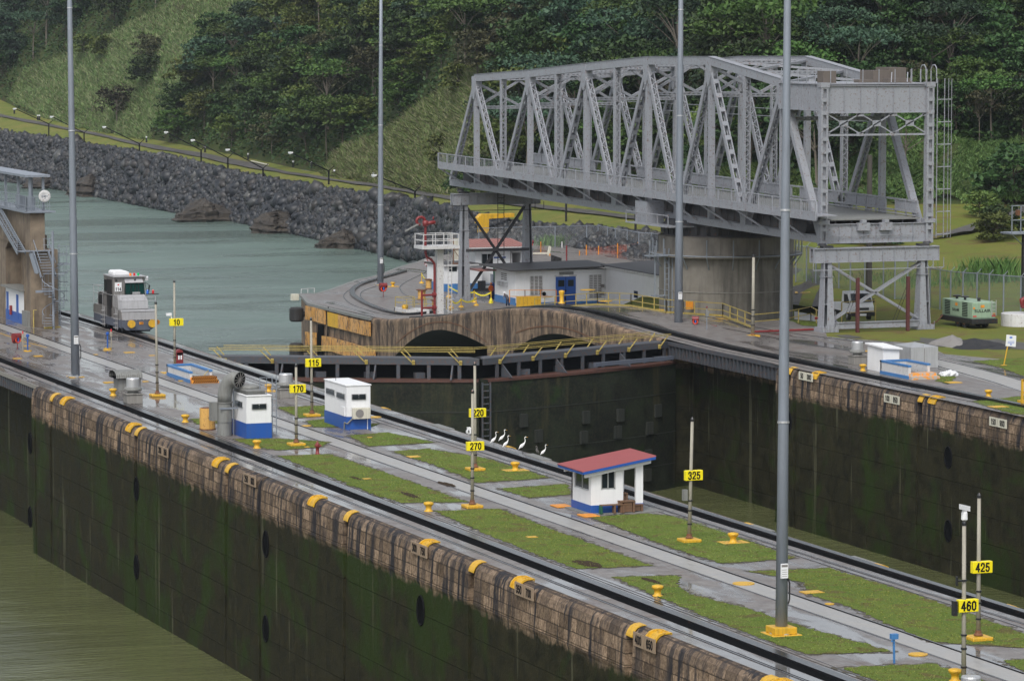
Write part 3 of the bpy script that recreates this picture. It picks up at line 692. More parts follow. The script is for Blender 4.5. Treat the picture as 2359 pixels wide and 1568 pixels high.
def poly_track(name, label, px, z, w_, h_, mat, s=None, smooth=6):
    P = [np.array(G(u, v, z)) for u, v in px]; out = []
    for i in range(len(P)-1):                          # Catmull-Rom
        p0, p1, p2, p3 = P[max(i-1, 0)], P[i], P[i+1], P[min(i+2, len(P)-1)]
        for j in range(smooth):
            t = j/smooth; out.append(.5*((2*p1)+(-p0+p2)*t+(2*p0-5*p1+4*p2-p3)*t*t+(-p0+3*p1-3*p2+p3)*t**3))
    out.append(P[-1]); m = MB(); n = len(out); vs = []
    for i, p in enumerate(out):
        d = out[min(i+1, n-1)]-out[max(i-1, 0)]; d = d/np.linalg.norm(d); q = np.array([d[1], -d[0], 0])*w_/2
        vs += [p-q, p+q, p+q+[0, 0, h_], p-q+[0, 0, h_]]
    m.add(vs, [(i*4+j, (i+1)*4+j, (i+1)*4+(j+1) % 4, i*4+(j+1) % 4) for i in range(n-1) for j in range(4)]+[(3, 2, 1, 0), (n*4-4, n*4-3, n*4-2, n*4-1)])
    o = m.build(name, mat); return tag(o, label, 'track')
def warp(o, ys, sh, x0=-1e9):
    for v in o.data.vertices:
        if v.co.x > x0: v.co.x += float(np.interp(v.co.y, ys, sh))
ES = ([-120, -85, -60, -20, 10, 30, 58], [-.5, -.2, .25, .5, .6, .95, .8]); TS = ([-20, 0, 27, 58], [0, .4, .75, .6])
for o in list(COL.objects):                                 # the far edge runs slightly out of parallel
    if o.parent == centre and (o.name.split('.')[0] in ('far_face', 'lip_slab', 'end_face') or (o.name.split('.')[0] == 'edge_plate' and o.data.vertices[0].co.x > 0)): warp(o, *ES)
    if o.parent and o.parent.get('label', '').startswith('black toothed tow track carrying'): warp(o, *TS)
    if o.name == 'centre_pavement': warp(o, *ES, 3.9)
poly_track('tow_track', 'black tow track curving round the tip of the low quay', [z5(*p) for p in ((1960, 1362), (1500, 1408), (1200, 1372), (900, 1270), (700, 1165), (625, 1085), (645, 1010), (770, 935), (1000, 862), (1250, 792), (1450, 735))], ZN+.01, .55, .22, 'rail_black')
poly_track('return_track', 'thin rail bending across the wet quay between the red life ring and the white tower', [z5(*p) for p in ((1640, 1165), (1450, 1090), (1375, 1010), (1385, 950), (1480, 885), (1650, 800), (1790, 725), (1810, 650), (1960, 570))], ZN+.01, .14, .03, 'rail_steel')
poly_track('return_track', 'thin outer rail following the curve of the low quay close to its edge', [z5(*p) for p in ((1300, 1420), (1000, 1370), (650, 1260), (520, 1170), (490, 1100), (560, 1030), (700, 960))], ZN+.01, .12, .02, 'rail_black')
poly_track('return_track', 'thin inner rail inside the black curve of the low quay', [z5(*p) for p in ((1150, 1330), (930, 1250), (800, 1170), (750, 1100), (800, 1030), (1000, 960))], ZN+.01, .12, .02, 'rail_black')
poly_track('return_track', 'rail of the far return track passing the white control cabinets', [(1560, 718), (1640, 732), (1722, 750), (1813, 766), (1915, 779), (2020, 795), (2150, 825), (2260, 851), (2359, 878), (2480, 915)], .008, .16, .03, 'rail_steel')
poly_track('return_track', 'second rail of the far return track, nearer the lock', [(1590, 745), (1690, 760), (1800, 782), (1960, 808), (2100, 829), (2200, 855), (2300, 884), (2420, 925)], .008, .16, .03, 'rail_steel')
sheet('lane', [tuple(G(u, v, .006)) for u, v in ((2165, 826), (2260, 849), (2359, 876), (2480, 912), (2420, 925), (2300, 886), (2200, 858), (2130, 838))], .006, 'lane_concrete')
# ================================================================== quay wall with arches
quay = thing('quay_wall', 'brown stained quay wall with two dark arches under a humped rim, ending in yellow fender boards', 'wall')
def arch_z(y):
    if 50.6 <= y <= 79: return -3.2-(.0148 if y > 61 else .006)*(y-61)**2
    if 14 <= y <= 43.7: return -1.2-(.0150 if y > 31 else .006)*(y-31)**2
    return None
XA = 44.2
paint('rim_concrete', (.13, .085, .058), .7, .9, dirtcol=(.025, .02, .017))
def m_arch():
    m = MB(); sf = MB(); edges = [10.0, 13.99, 14.0, 43.7, 43.71, 50.59, 50.6, 79, 79.01, 84.5]; ys = sorted(set([round(y, 3) for y in list(np.arange(10, 84.5, 1.0))]+edges))
    for a, b in zip(ys[:-1], ys[1:]):
        if b-a < .05: continue
        mid = (a+b)/2; za, zb = (arch_z(min(max(a, mid-.49), mid)), arch_z(mid)) if arch_z(mid) else (None, None)
        ta, tb = ztop(a)-.35, ztop(b)-.35
        if arch_z(mid) is None: lo_a = lo_b = -14
        else: lo_a, lo_b = (arch_z(a) or arch_z(mid)), (arch_z(b) or arch_z(mid))
        m.add([(XA, a, ta), (XA, b, tb), (XA, b, lo_b), (XA, a, lo_a)], [(0, 1, 2, 3)])
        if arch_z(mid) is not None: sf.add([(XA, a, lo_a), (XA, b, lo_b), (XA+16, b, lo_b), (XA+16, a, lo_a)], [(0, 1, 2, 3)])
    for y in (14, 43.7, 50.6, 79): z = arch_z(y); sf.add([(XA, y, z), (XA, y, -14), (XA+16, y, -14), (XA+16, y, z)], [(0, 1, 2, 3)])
    m.build('arch_face', 'arch_concrete', quay); paint('shade_dark_concrete', (.035, .028, .022), .8, .3); sf.build('arch_soffit', 'shade_dark_concrete', quay)  # soffit and returns painted darker: the shade inside the arches is in the colour
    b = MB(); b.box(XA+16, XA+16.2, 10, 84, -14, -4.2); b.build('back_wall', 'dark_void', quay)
    # moulded ring above each arch and the rounded rim
    r = MB()
    for y0, y1, f in ((50.6, 77, lambda y: -2.35-.0120*(y-60)**2), (19, 43.7, lambda y: -.55-.0095*(y-31)**2)):
        for a in np.arange(y0, y1-.9, 1.0):
            c = min(a+1.0, y1); r.add([(XA-.05, a, f(a)), (XA-.05, c, f(c)), (XA-.05, c, f(c)-.09), (XA-.05, a, f(a)-.09)], [(0, 1, 2, 3)])
    r.build('arch_moulding', 'rusty_steel', quay)
    prof = [(XF+.1, 0), (XF-.2, -.01), (XF-.36, -.04), (XF-.46, -.10), (XA, -.2), (XA-.02, -.34), (XA-.02, -.6)]
    ys = list(np.arange(9.6, 84.3, 1.2))+[84.3]; k = len(prof); vs = []; fs = []
    for y in ys: vs += [(x, y, ztop(y)+z+.004) for x, z in prof]
    q = MB(); q.add(vs, [(i*k+j, (i+1)*k+j, (i+1)*k+j+1, i*k+j+1) for i in range(len(ys)-1) for j in range(k-1)]); q.build('rim', 'arch_concrete', quay)
m_arch()
tip = G(694, 676, ZN)
# fender end: face from the arches to the tip, then round to the seaward side
fx = [(44.2, 84.3), (44.1, 92), (44.1, 99), (44.2, 105), (float(tip[0]), float(tip[1]))]
m = MB()
line = [np.array([*p]) for p in fx]+[np.array(p[:2]) for p in sea_edge]
for a, b in zip(line[:-1], line[1:]): m.add([(a[0], a[1], ZN), (b[0], b[1], ZN), (b[0], b[1], -14), (a[0], a[1], -14)], [(0, 1, 2, 3)])
m.build('end_face', 'arch_concrete', quay)
m = MB()
for a, b in zip(line[:-1], line[1:]): m.beam((a[0], a[1], ZN-.12), (b[0], b[1], ZN-.12), .5, .28)
m.build('rim', 'vent_concrete', quay)
def m_fender():
    m, nt, b = newmat('fender_board'); v = coords(nt); st = coords(nt, (1, 1.2, .5)); n = noise(nt, st, 3.0, 8, .72, .6); o = noise(nt, v, .7, 4, .6)
    c = mixc(nt, ramp(nt, o, [(.35, 0.), (.65, 1.)]), (.55, .27, .05), (.58, .33, .13)); c = mixc(nt, ramp(nt, n, [(.50, 0.), (.60, 1.)]), c, (.09, .055, .04))
    nt.links.new(c, b.inputs['Base Color']); b.inputs['Roughness'].default_value = .6; bump(nt, b, n, .4, .03)
m_fender()
zt = lambda x, y: DZ(x, y, .25434, 1100, 1150)
def board(pts, mat, t=.12, px=43.98):
    P = [GX(*zt(*p), px) for p in pts]; m = MB(); m.extr([tuple(p) for p in P], (-t, 0, 0)); return m.build('fender_board', mat, quay)
board([(485, 285), (640, 315), (640, 530), (490, 500)], 'fender_board'); board([(645, 316), (800, 360), (800, 578), (645, 531)], 'fender_board', .13)
board([(838, 380), (1005, 425), (1005, 640), (845, 600)], 'yellow_paint'); board([(1010, 428), (1165, 470), (1165, 680), (1010, 640)], 'fender_board', .13)
board([(1172, 475), (1325, 510), (1325, 722), (1172, 683)], 'fender_board'); board([(1335, 512), (1505, 545), (1505, 765), (1335, 724)], 'fender_board', .14)
board([(488, 693), (655, 710), (655, 905), (492, 900)], 'fender_board')
board([(750, 757), (900, 780), (910, 1005), (750, 985)], 'fender_board', .13); board([(905, 783), (1250, 880), (1250, 1110), (915, 1010)], 'fender_board'); board([(1255, 884), (1580, 985), (1590, 1120), (1255, 1112)], 'fender_board', .13)
m = MB(); q = [GX(*zt(*p), 43.97) for p in ((668, 575), (762, 590), (750, 1080), (662, 1075))]; m.extr([tuple(p) for p in q], (.02, 0, 0)); m.build('fender_slot', 'dark_void', quay)
m = MB(); q = [GX(*zt(*p), 43.9) for p in ((828, 305), (845, 305), (835, 760), (818, 760))]; m.extr([tuple(p) for p in q], (.02, 0, 0)); m.build('joint', 'dark_void', quay)
# ================================================================== helper: build world-placed geometry under a thing
def wb(m, name, mat, t, smooth=False, bevel=0.0):
    o = t; off = np.array(t.location if t.parent is None else [0, 0, 0], float)
    root = t
    while root.parent is not None: root = root.parent
    off = np.array(root.location, float)
    m.v = [(p[0]-off[0], p[1]-off[1], p[2]-off[2]) for p in m.v]
    return m.build(name, mat, t, smooth, bevel)
# ================================================================== swing bridge
XN, XFR = 61.0, 70.5
def zb(y): return 7.35+.0112*(y-13.4)                       # underside of the lower chord
paint('block_concrete', (.13, .11, .095), .8, .5)
bridge = thing('swing_bridge', 'long grey steel truss swing bridge standing over the round concrete pier', 'bridge', (65.75, 45, 0))
ND = [(99.3, 20.05), (83.4, 20.72), (68.0, 21.56), (52.3, 22.35), (37.7, 22.49), (22.35, 20.75)]
LOW = [107.0, 91.3, 75.7, 60.2, 45.0, 30.0, 14.6]
def member(a, b, w=.45, d=.6, face='lace', mat='bridge_grey', name='diagonal', pitch=.5, t=None):
    """built-up member from a to b lying in the truss plane: two channels joined by lacing, battens or a cover plate"""
    a = Vector(a); b = Vector(b); L_ = (b-a).length; u = (b-a)/L_; x = Vector((1, 0, 0)) if abs(u.x) < .9 else Vector((0, 0, 1))
    x = (x-u*x.dot(u)).normalized(); n = u.cross(x).normalized(); m = MB()
    for s in (-1, 1):
        p = x*(s*d/2); m.add(*slab(a+p, b+p, x, n, .045, w))
        for k in (-1, 1): m.add(*slab(a+p+n*(k*w/2)-x*(s*.05), b+p+n*(k*w/2)-x*(s*.05), x, n, .12, .035))
    for k in (-1, 1):
        q = n*(k*(w/2+.01))
        if face == 'plate': m.add(*slab(a+q, b+q, x, n, d, .03))
        elif face == 'batten':
            c = max(2, int(L_/1.35))
            for i in range(c+1):
                o = a+u*(L_*i/c); m.add(*slab(o+q-u*.22, o+q+u*.22, x, n, d, .03))
        else:
            c = max(3, int(L_/pitch)); hw = d/2-.03
            for i in range(c):
                p0 = a+u*(L_*i/c)+x*(hw*(1 if i % 2 else -1))+q; p1 = a+u*(L_*(i+1)/c)-x*(hw*(1 if i % 2 else -1))+q
                dd = (p1-p0).normalized(); sx_ = dd.cross(n).normalized()
                m.add(*slab(p0, p1, sx_, n, .085, .02))
            for o in (a, b-u*.5): m.add(*slab(o+q, o+q+u*.5, x, n, d, .03))
    return wb(m, name, mat, t or bridge)
for X in (XN, XFR):
    top = [(X, y, z) for y, z in ND]
    for a, b in zip(top[:-1], top[1:]):
        m = MB(); m.beam(a, b, .62, .75); m.beam((a[0], a[1], a[2]+.39), (b[0], b[1], b[2]+.39), .74, .03); wb(m, 'top_chord', 'bridge_grey', bridge)
    m = MB(); m.beam((X, LOW[0], zb(LOW[0])+.33), (X, 13.2, zb(13.2)+.33), .6, .62); m.beam((X, LOW[0], zb(LOW[0])+.65), (X, 13.2, zb(13.2)+.65), .7, .03); wb(m, 'bottom_chord', 'bridge_grey', bridge)
    for i, (y, z) in enumerate(ND):
        m = MB(); m.box(X-.38, X+.38, y-.55, y+.55, z-1.35, z+.2); m.extr([(X-.38, y-.55, z-1.35), (X-.38, y+.55, z-1.35), (X-.38, y+.2, z-2.2), (X-.38, y-.2, z-2.2)], (.76, 0, 0)); wb(m, 'gusset', 'bridge_grey', bridge)
        member((X, y, zb(y)+.6), (X, y, z-1.2), .42, .5, 'plate', name='vertical')
        la, lb = LOW[i], LOW[i+1]
        fa = 'lace' if i not in (2, 3) else 'batten'; fb = 'lace' if i not in (4,) else 'batten'
        if i == 5: fb = 'plate'
        member((X, y+.1, z-.7), (X, la, zb(la)+.6), .46, .58, fa)
        member((X, y-.1, z-.7), (X, lb, zb(lb)+.6), .46, .58, fb)
    for i in range(1, 6):
        y = LOW[i]; za = np.interp(y, [p[0] for p in ND[::-1]], [p[1] for p in ND[::-1]])
        member((X, y, zb(y)+.6), (X, y, za-.3), .42, .56, 'lace', name='vertical', pitch=.42)
    for y in LOW[1:6]:                                      # floor-beam gussets
        m = MB(); m.box(X-.34, X+.34, y-.55, y+.55, zb(y)+.6, zb(y)+2.0); wb(m, 'gusset', 'bridge_grey', bridge)
# overhead bracing
for i, (y, z) in enumerate(ND):
    member((XN, y, z-.1), (XFR, y, z-.1), .5, .3, 'lace', name='top_strut')
    zl = z-3.1
    member((XN, y, zl), (XFR, y, zl), .42, .3, 'lace', name='sway_strut')
    member((XN, y, z-.5), ((XN+XFR)/2, y, zl+.2), .25, .22, 'lace', name='sway_brace'); member((XFR, y, z-.5), ((XN+XFR)/2, y, zl+.2), .25, .22, 'lace', name='sway_brace')
    member((XN, y, zl), ((XN+XFR)/2, y, z-.3), .22, .2, 'lace', name='sway_brace'); member((XFR, y, zl), ((XN+XFR)/2, y, z-.3), .22, .2, 'lace', name='sway_brace')
for (ya, za), (yb, zb_) in zip(ND[:-1], ND[1:]):
    ym, zm = (ya+yb)/2, (za+zb_)/2
    member((XN, ym, zm-.1), (XFR, ym, zm-.1), .4, .28, 'lace', name='top_strut')
    m = MB()
    for p, q in (((XN, ya, za), (XFR, ym, zm)), ((XFR, ya, za), (XN, ym, zm)), ((XN, ym, zm), (XFR, yb, zb_)), ((XFR, ym, zm), (XN, yb, zb_))): m.beam(p, q, .28, .2)
    wb(m, 'top_lateral', 'bridge_grey', bridge)
m = MB()
for z in (17.9, 17.2): m.beam((XFR-.5, 107, z), (XFR-.5, 24, z+.1), .07, .07)
wb(m, 'cable_pipe', 'bridge_grey', bridge)
# floor: deck plate, stringers and cross girders, their shade painted in as dark grey
m = MB(); y0, y1 = 13.9, 106.5
def dz(y): return zb(y)+2.05
m.add([(61.6, y0, dz(y0)), (69.9, y0, dz(y0)), (69.9, y1, dz(y1)), (61.6, y1, dz(y1)), (61.6, y0, dz(y0)-.12), (69.9, y0, dz(y0)-.12), (69.9, y1, dz(y1)-.12), (61.6, y1, dz(y1)-.12)], [(0, 1, 2, 3), (7, 6, 5, 4), (0, 4, 5, 1), (3, 2, 6, 7), (0, 3, 7, 4), (1, 5, 6, 2)])
wb(m, 'road_deck', 'vent_concrete', bridge)
m = MB()
for x in (62.1, 63.6, 65.2, 66.8, 68.4, 69.6): m.beam((x, 14.1, dz(14.1)-.9), (x, 106.4, dz(106.4)-.9), .12, 1.5)
for y in np.arange(22.4, 106, 7.72): m.box(61.3, 70.2, y-.15, y+.15, zb(y)+.05, dz(y)-.13)
wb(m, 'floor_girder', 'bridge_dark', bridge)
m = MB()
for y in np.arange(14.6, 106, 1.55): m.box(61.9, 61.98, y, y+.08, zb(y)+.5, dz(y)-.2)
wb(m, 'stiffener', 'bridge_dark', bridge)
for y0_ in (100.5,):
    m = MB(); m.tube([(60.7, y0_, zb(y0_)+1.35), (61.6, y0_, zb(y0_)+1.35)], .85, 16); wb(m, 'wedge_drum', 'bridge_dark', bridge)
m = MB(); m.tube([(60.7, 17.6, zb(17.6)+1.4), (61.6, 17.6, zb(17.6)+1.4)], .8, 16); wb(m, 'wedge_drum', 'bridge_dark', bridge)
# walkway outside the near truss
m = MB(); xo = 58.7
def wz(y): return 10.71-(104.8-y)*.0094
m.add(*slab(Vector((59.7, 104.8, wz(104.8)+.05)), Vector((59.7, 10.8, wz(10.8)+.05)), Vector((1, 0, 0)), Vector((0, 0, 1)), 1.9, .1))
m.add(*slab(Vector((xo, 104.8, wz(104.8)-.05)), Vector((xo, 10.8, wz(10.8)-.05)), Vector((1, 0, 0)), Vector((0, 0, 1)), .1, .62))
wb(m, 'walkway', 'bridge_grey', bridge)
rail = MB(); ya = 104.8; ys = list(np.arange(104.8, 10.7, -2.85))
for y in ys:
    rail.beam((xo-.08, y, wz(y)-.3), (xo-.08, y, wz(y)+1.3), .1, .1); 
for h_ in (1.28, .33): rail.beam((xo-.02, 104.8, wz(104.8)+h_), (xo-.02, 10.8, wz(10.8)+h_), .07, .09)
for y in np.arange(104.6, 11, -.42): rail.box(xo-.02, xo+.01, y-.02, y+.02, wz(y)+.33, wz(y)+1.25)
wb(rail, 'railing', 'bridge_grey', bridge)
for y in list(np.arange(104.6, 13, -7.74)): m = MB(); m.beam((xo, y, wz(y)-.3), (XN-.3, y-2.6 if y > 15 else y-1, zb(y)+.35), .14, .14); wb(m, 'walkway_bracket', 'bridge_grey', bridge)
m = MB()
for y in np.arange(104.4, 12, -7.74): m.box(58.8, 60.9, y-.08, y+.08, wz(y)-.12, wz(y)+.0)
wb(m, 'outrigger', 'bridge_grey', bridge)
# solid parapet beside the far truss
m = MB(); m.beam((69.85, 106, dz(106)+1.35), (69.85, 14.2, dz(14.2)+1.35), .16, .14); m.beam((69.7, 106, dz(106)+.42), (69.7, 14.2, dz(14.2)+.42), .12, .14); m.beam((69.62, 106, dz(106)+.16), (69.62, 14.2, dz(14.2)+.16), .12, .12)
for y in np.arange(14.4, 106, 1.93): m.box(69.78, 69.9, y, y+.15, dz(y), dz(y)+1.3)
i = 0
for y in np.arange(14.5, 104, 1.93):
    i += 1
    if i % 5 != 3: m.box(69.84, 69.88, y, y+1.93, dz(y)+.5, dz(y)+1.25)
wb(m, 'parapet', 'bridge_grey', bridge)
# near end portal: battened columns, plate girders, lattice, counterweight platform
YP = 13.4
def col(x):
    m = MB(); z0, z1 = 7.3, 20.75
    for s in (-1, 1):
        m.box(x+s*.30-.035, x+s*.30+.035, YP-.28, YP+.28, z0, z1)
        m.box(x+s*.24-.09, x+s*.24+.09, YP-.30, YP-.27, z0, z1)
    n = 13
    for i in range(n):
        z = z0+.15+(z1-z0-.4)*i/(n-1); m.box(x-.34, x+.34, YP-.315, YP-.285, z-.12, z+.22)
    m.box(x-.3, x+.3, YP+.2, YP+.24, z0, z1); m.box(x-.3, x+.3, YP-.1, YP-.07, z0, z1)
    m.box(x-.42, x+.42, YP-.36, YP+.3, 20.5, 20.9); m.box(x-.5, x+.5, YP-.36, YP+.3, 9.0, 9.35)
    return wb(m, 'end_column', 'bridge_grey', bridge)
XC0, XC1 = 60.55, 70.45
col(XC0); col(XC1)
def girder(m, a, b, z0, z1, n, rib=(0, -1)):
    a = Vector(a); b = Vector(b); u = (b-a).normalized(); q = Vector((-u.y, u.x, 0))
    m.add(*slab(Vector((a.x, a.y, (z0+z1)/2)), Vector((b.x, b.y, (z0+z1)/2)), q, Vector((0, 0, 1)), .05, z1-z0))
    for z in (z0, z1): m.add(*slab(Vector((a.x, a.y, z)), Vector((b.x, b.y, z)), q, Vector((0, 0, 1)), .34, .05))
    for i in range(n+1):
        p = a+(b-a)*(i/n); m.add(*slab(Vector((p.x, p.y, z0)), Vector((p.x, p.y, z1)), u, q, .04, .22))
m = MB(); girder(m, (XC0+.35, YP, 0), (XC1-.35, YP, 0), 18.35, 20.62, 6); wb(m, 'portal_girder', 'bridge_grey', bridge)
m = MB(); girder(m, (XC0, 22.0, 0), (XC0, YP+.3, 0), 18.55, 20.75, 7); wb(m, 'side_girder', 'bridge_grey', bridge)
m = MB(); girder(m, (XC1, 22.0, 0), (XC1, YP+.3, 0), 18.55, 20.75, 7); wb(m, 'side_girder', 'bridge_grey', bridge)
m = MB(); girder(m, (XC0+.35, YP-.05, 0), (XC1-.35, YP-.05, 0), 7.42, 9.0, 8)
m.beam((XC0+.8, YP-.3, 8.05), (XC1-1.2, YP-.3, 8.05), .05, .05)
for x in (64.2, 66.3): m.box(x-.55, x+.55, YP-.5, YP-.05, 8.45, 9.1); m.box(x-.2, x+.2, YP-.55, YP, 9.1, 9.35)
wb(m, 'end_girder', 'bridge_grey', bridge)
m = MB(); m.beam((XC0+.3, YP, 16.5), (XC1-.3, YP, 16.5), .1, .16)
n = 3; w_ = (XC1-XC0-.6)/n
for i in range(n):
    x0 = XC0+.3+i*w_; x1 = x0+w_
    m.beam((x0, YP-.03, 16.6), (x1, YP-.03, 18.3), .1, .1); m.beam((x0, YP+.03, 18.3), (x1, YP+.03, 16.6), .1, .1)
    m.box((x0+x1)/2-.38, (x0+x1)/2+.38, YP-.08, YP+.02, 17.2, 17.7); m.box(x1-.35, x1+.35, YP-.08, YP+.02, 18.05, 18.35); m.box(x0-.3, x0+.3, YP-.08, YP+.02, 16.4, 16.72)
wb(m, 'portal_lattice', 'bridge_grey', bridge)
m = MB(); m.box(XC0, XC1, YP, 22.2, 20.72, 20.84); wb(m, 'platform', 'bridge_grey', bridge)
m = MB()
for x, y, sx, sy, h_ in ((61.6, 15.0, 1.2, 1.2, 1.0), (67.3, 17.5, 1.5, 2.6, 1.0), (68.9, 17.6, 1.6, 2.6, 1.25), (68.2, 15.0, 2.2, 1.0, .35), (65.5, 16, 1.3, 1.0, .25)): m = MB(); m.cbox((x, y, 20.85+h_/2), (sx, sy, h_)); wb(m, 'counterweight_block', 'block_concrete', bridge)
m = MB()
for x in np.arange(61.2, 70.4, 1.5): m.beam((x, YP, 20.8), (x, YP, 22.0), .06, .06)
for y in np.arange(15, 22, 1.7): m.beam((XC0, y, 20.8), (XC0, y, 22.0), .06, .06); m.beam((XC1, y, 20.8), (XC1, y, 22.0), .06, .06)
for x in (66.9, 68.4): m.beam((x, YP+.1, 20.85), (x+.6, YP+1.2, 21.7), .08, .08)
wb(m, 'stanchion', 'bridge_grey', bridge)
# caged ladder on the far column
m = MB(); lx = 71.6
for x in (71.2, 71.9): m.beam((x, YP, 7.7), (x, YP, 21.2), .06, .06)
for z in np.arange(8, 21.1, 1.9): m.box(71.0, 72.35, YP-.5, YP-.44, z, z+.07); m.box(72.3, 72.36, YP-.5, YP+.3, z, z+.07)
for x, y in ((72.33, YP-.46), (72.33, YP+.1), (71.0, YP-.46)): m.beam((x, y, 7.7), (x, y, 21.2), .04, .04)
for x in (69.9, 70.9): m.tube([(x, YP+.6, 20.8), (x, YP+.6, 22.0), (x, YP+.35, 22.3), (x, YP-.1, 22.35), (x, YP-.4, 22.1), (x, YP-.45, 21.2), (x, YP-.45, 20.8)], .05, 6)
wb(m, 'ladder', 'bridge_grey', bridge)
# turntable: drum between bridge and pier, its shade painted in dark
m = MB(); m.lathe([(5.9, 6.45), (5.9, 7.2), (5.6, 7.9)], 40, (65.75, 45, 0))
for k in range(36):
    a = 2*math.pi*k/36; m.cbox((65.75+5.75*math.cos(a), 45+5.75*math.sin(a), 7.0), (.5, .5, .8))
wb(m, 'turntable', 'bridge_dark', bridge)
m = MB()
gy = [51.5, 42]; 
for z in (9.0, 8.0): m.beam((58.4, 51.5, z-.6), (58.4, 41.5, z-.6), .08, .08)
for y in (51.5, 49, 46.5, 44, 41.5): m.beam((58.4, y, 7.4), (58.4, y, 8.5), .07, .07)
m.box(58.3, 61, 41.5, 51.5, 7.3, 7.4); m.box(58.9, 60.6, 47.6, 50.5, 7.4, 9.4)
wb(m, 'machinery_platform', 'bridge_grey', bridge)
# ------------------------------------------------------------------ round pier
pier = thing('bridge_pier', 'large round stained concrete pier under the middle of the swing bridge', 'pier', (65.75, 45, -3))
m = MB(); m.lathe([(6.2, -3.5), (6.2, 4.5)], 64, (65.75, 45, 0)); wb(m, 'drum', 'pier_concrete', pier, smooth=False)
m = MB(); m.lathe([(6.26, 1.35), (6.26, 1.43)], 64, (65.75, 45, 0)); wb(m, 'joint', 'concrete_grey', pier)
m = MB(); m.lathe([(6.2, 4.5), (7.0, 4.55), (7.0, 4.75), (6.3, 4.8), (6.3, 6.35), (6.1, 6.45)], 64, (65.75, 45, 0)); wb(m, 'cornice', 'pier_concrete', pier)
m = MB()
for k in range(18):
    a = 2*math.pi*k/18+.2; c, s = math.cos(a), math.sin(a)
    m.beam((65.75+7.0*c, 45+7.0*s, 4.6), (65.75+7.0*c, 45+7.0*s, 6.2), .09, .09); m.beam((65.75+7.0*c, 45+7.0*s, 4.6), (65.75+6.25*c, 45+6.25*s, 3.5), .09, .09)
m.tube([(65.75+7.0*math.cos(2*math.pi*k/48), 45+7.0*math.sin(2*math.pi*k/48), 4.72) for k in range(49)], .06, 5)
wb(m, 'walkway_rail', 'galvanised', pier)
m = MB()
for x in (58.95, 59.35, 59.7): m.beam((x, 43.5, -2.3), (x, 43.5, 5.3), .09, .09)
for z in np.arange(-2, 5, .5): m.beam((58.95, 43.5, z), (59.35, 43.5, z), .05, .05)
m.box(57.9, 58.0, 43.4, 43.5, 1.0, 5.6); m.box(57.6, 59, 43.3, 43.6, .95, 1.05); m.box(57.2, 59.8, 43, 44.2, 4.6, 4.7)
for x in (57.2, 57.9, 58.6): m.beam((x, 43.0, 4.7), (x, 43.0, 6.1), .06, .06)
wb(m, 'ladder', 'galvanised', pier)
m = MB(); a = R(-118); m.cbox((60.3, 40.9, .25), (.75, .05, .75)); o = wb(m, 'sign_plate', 'orange_paint', pier)
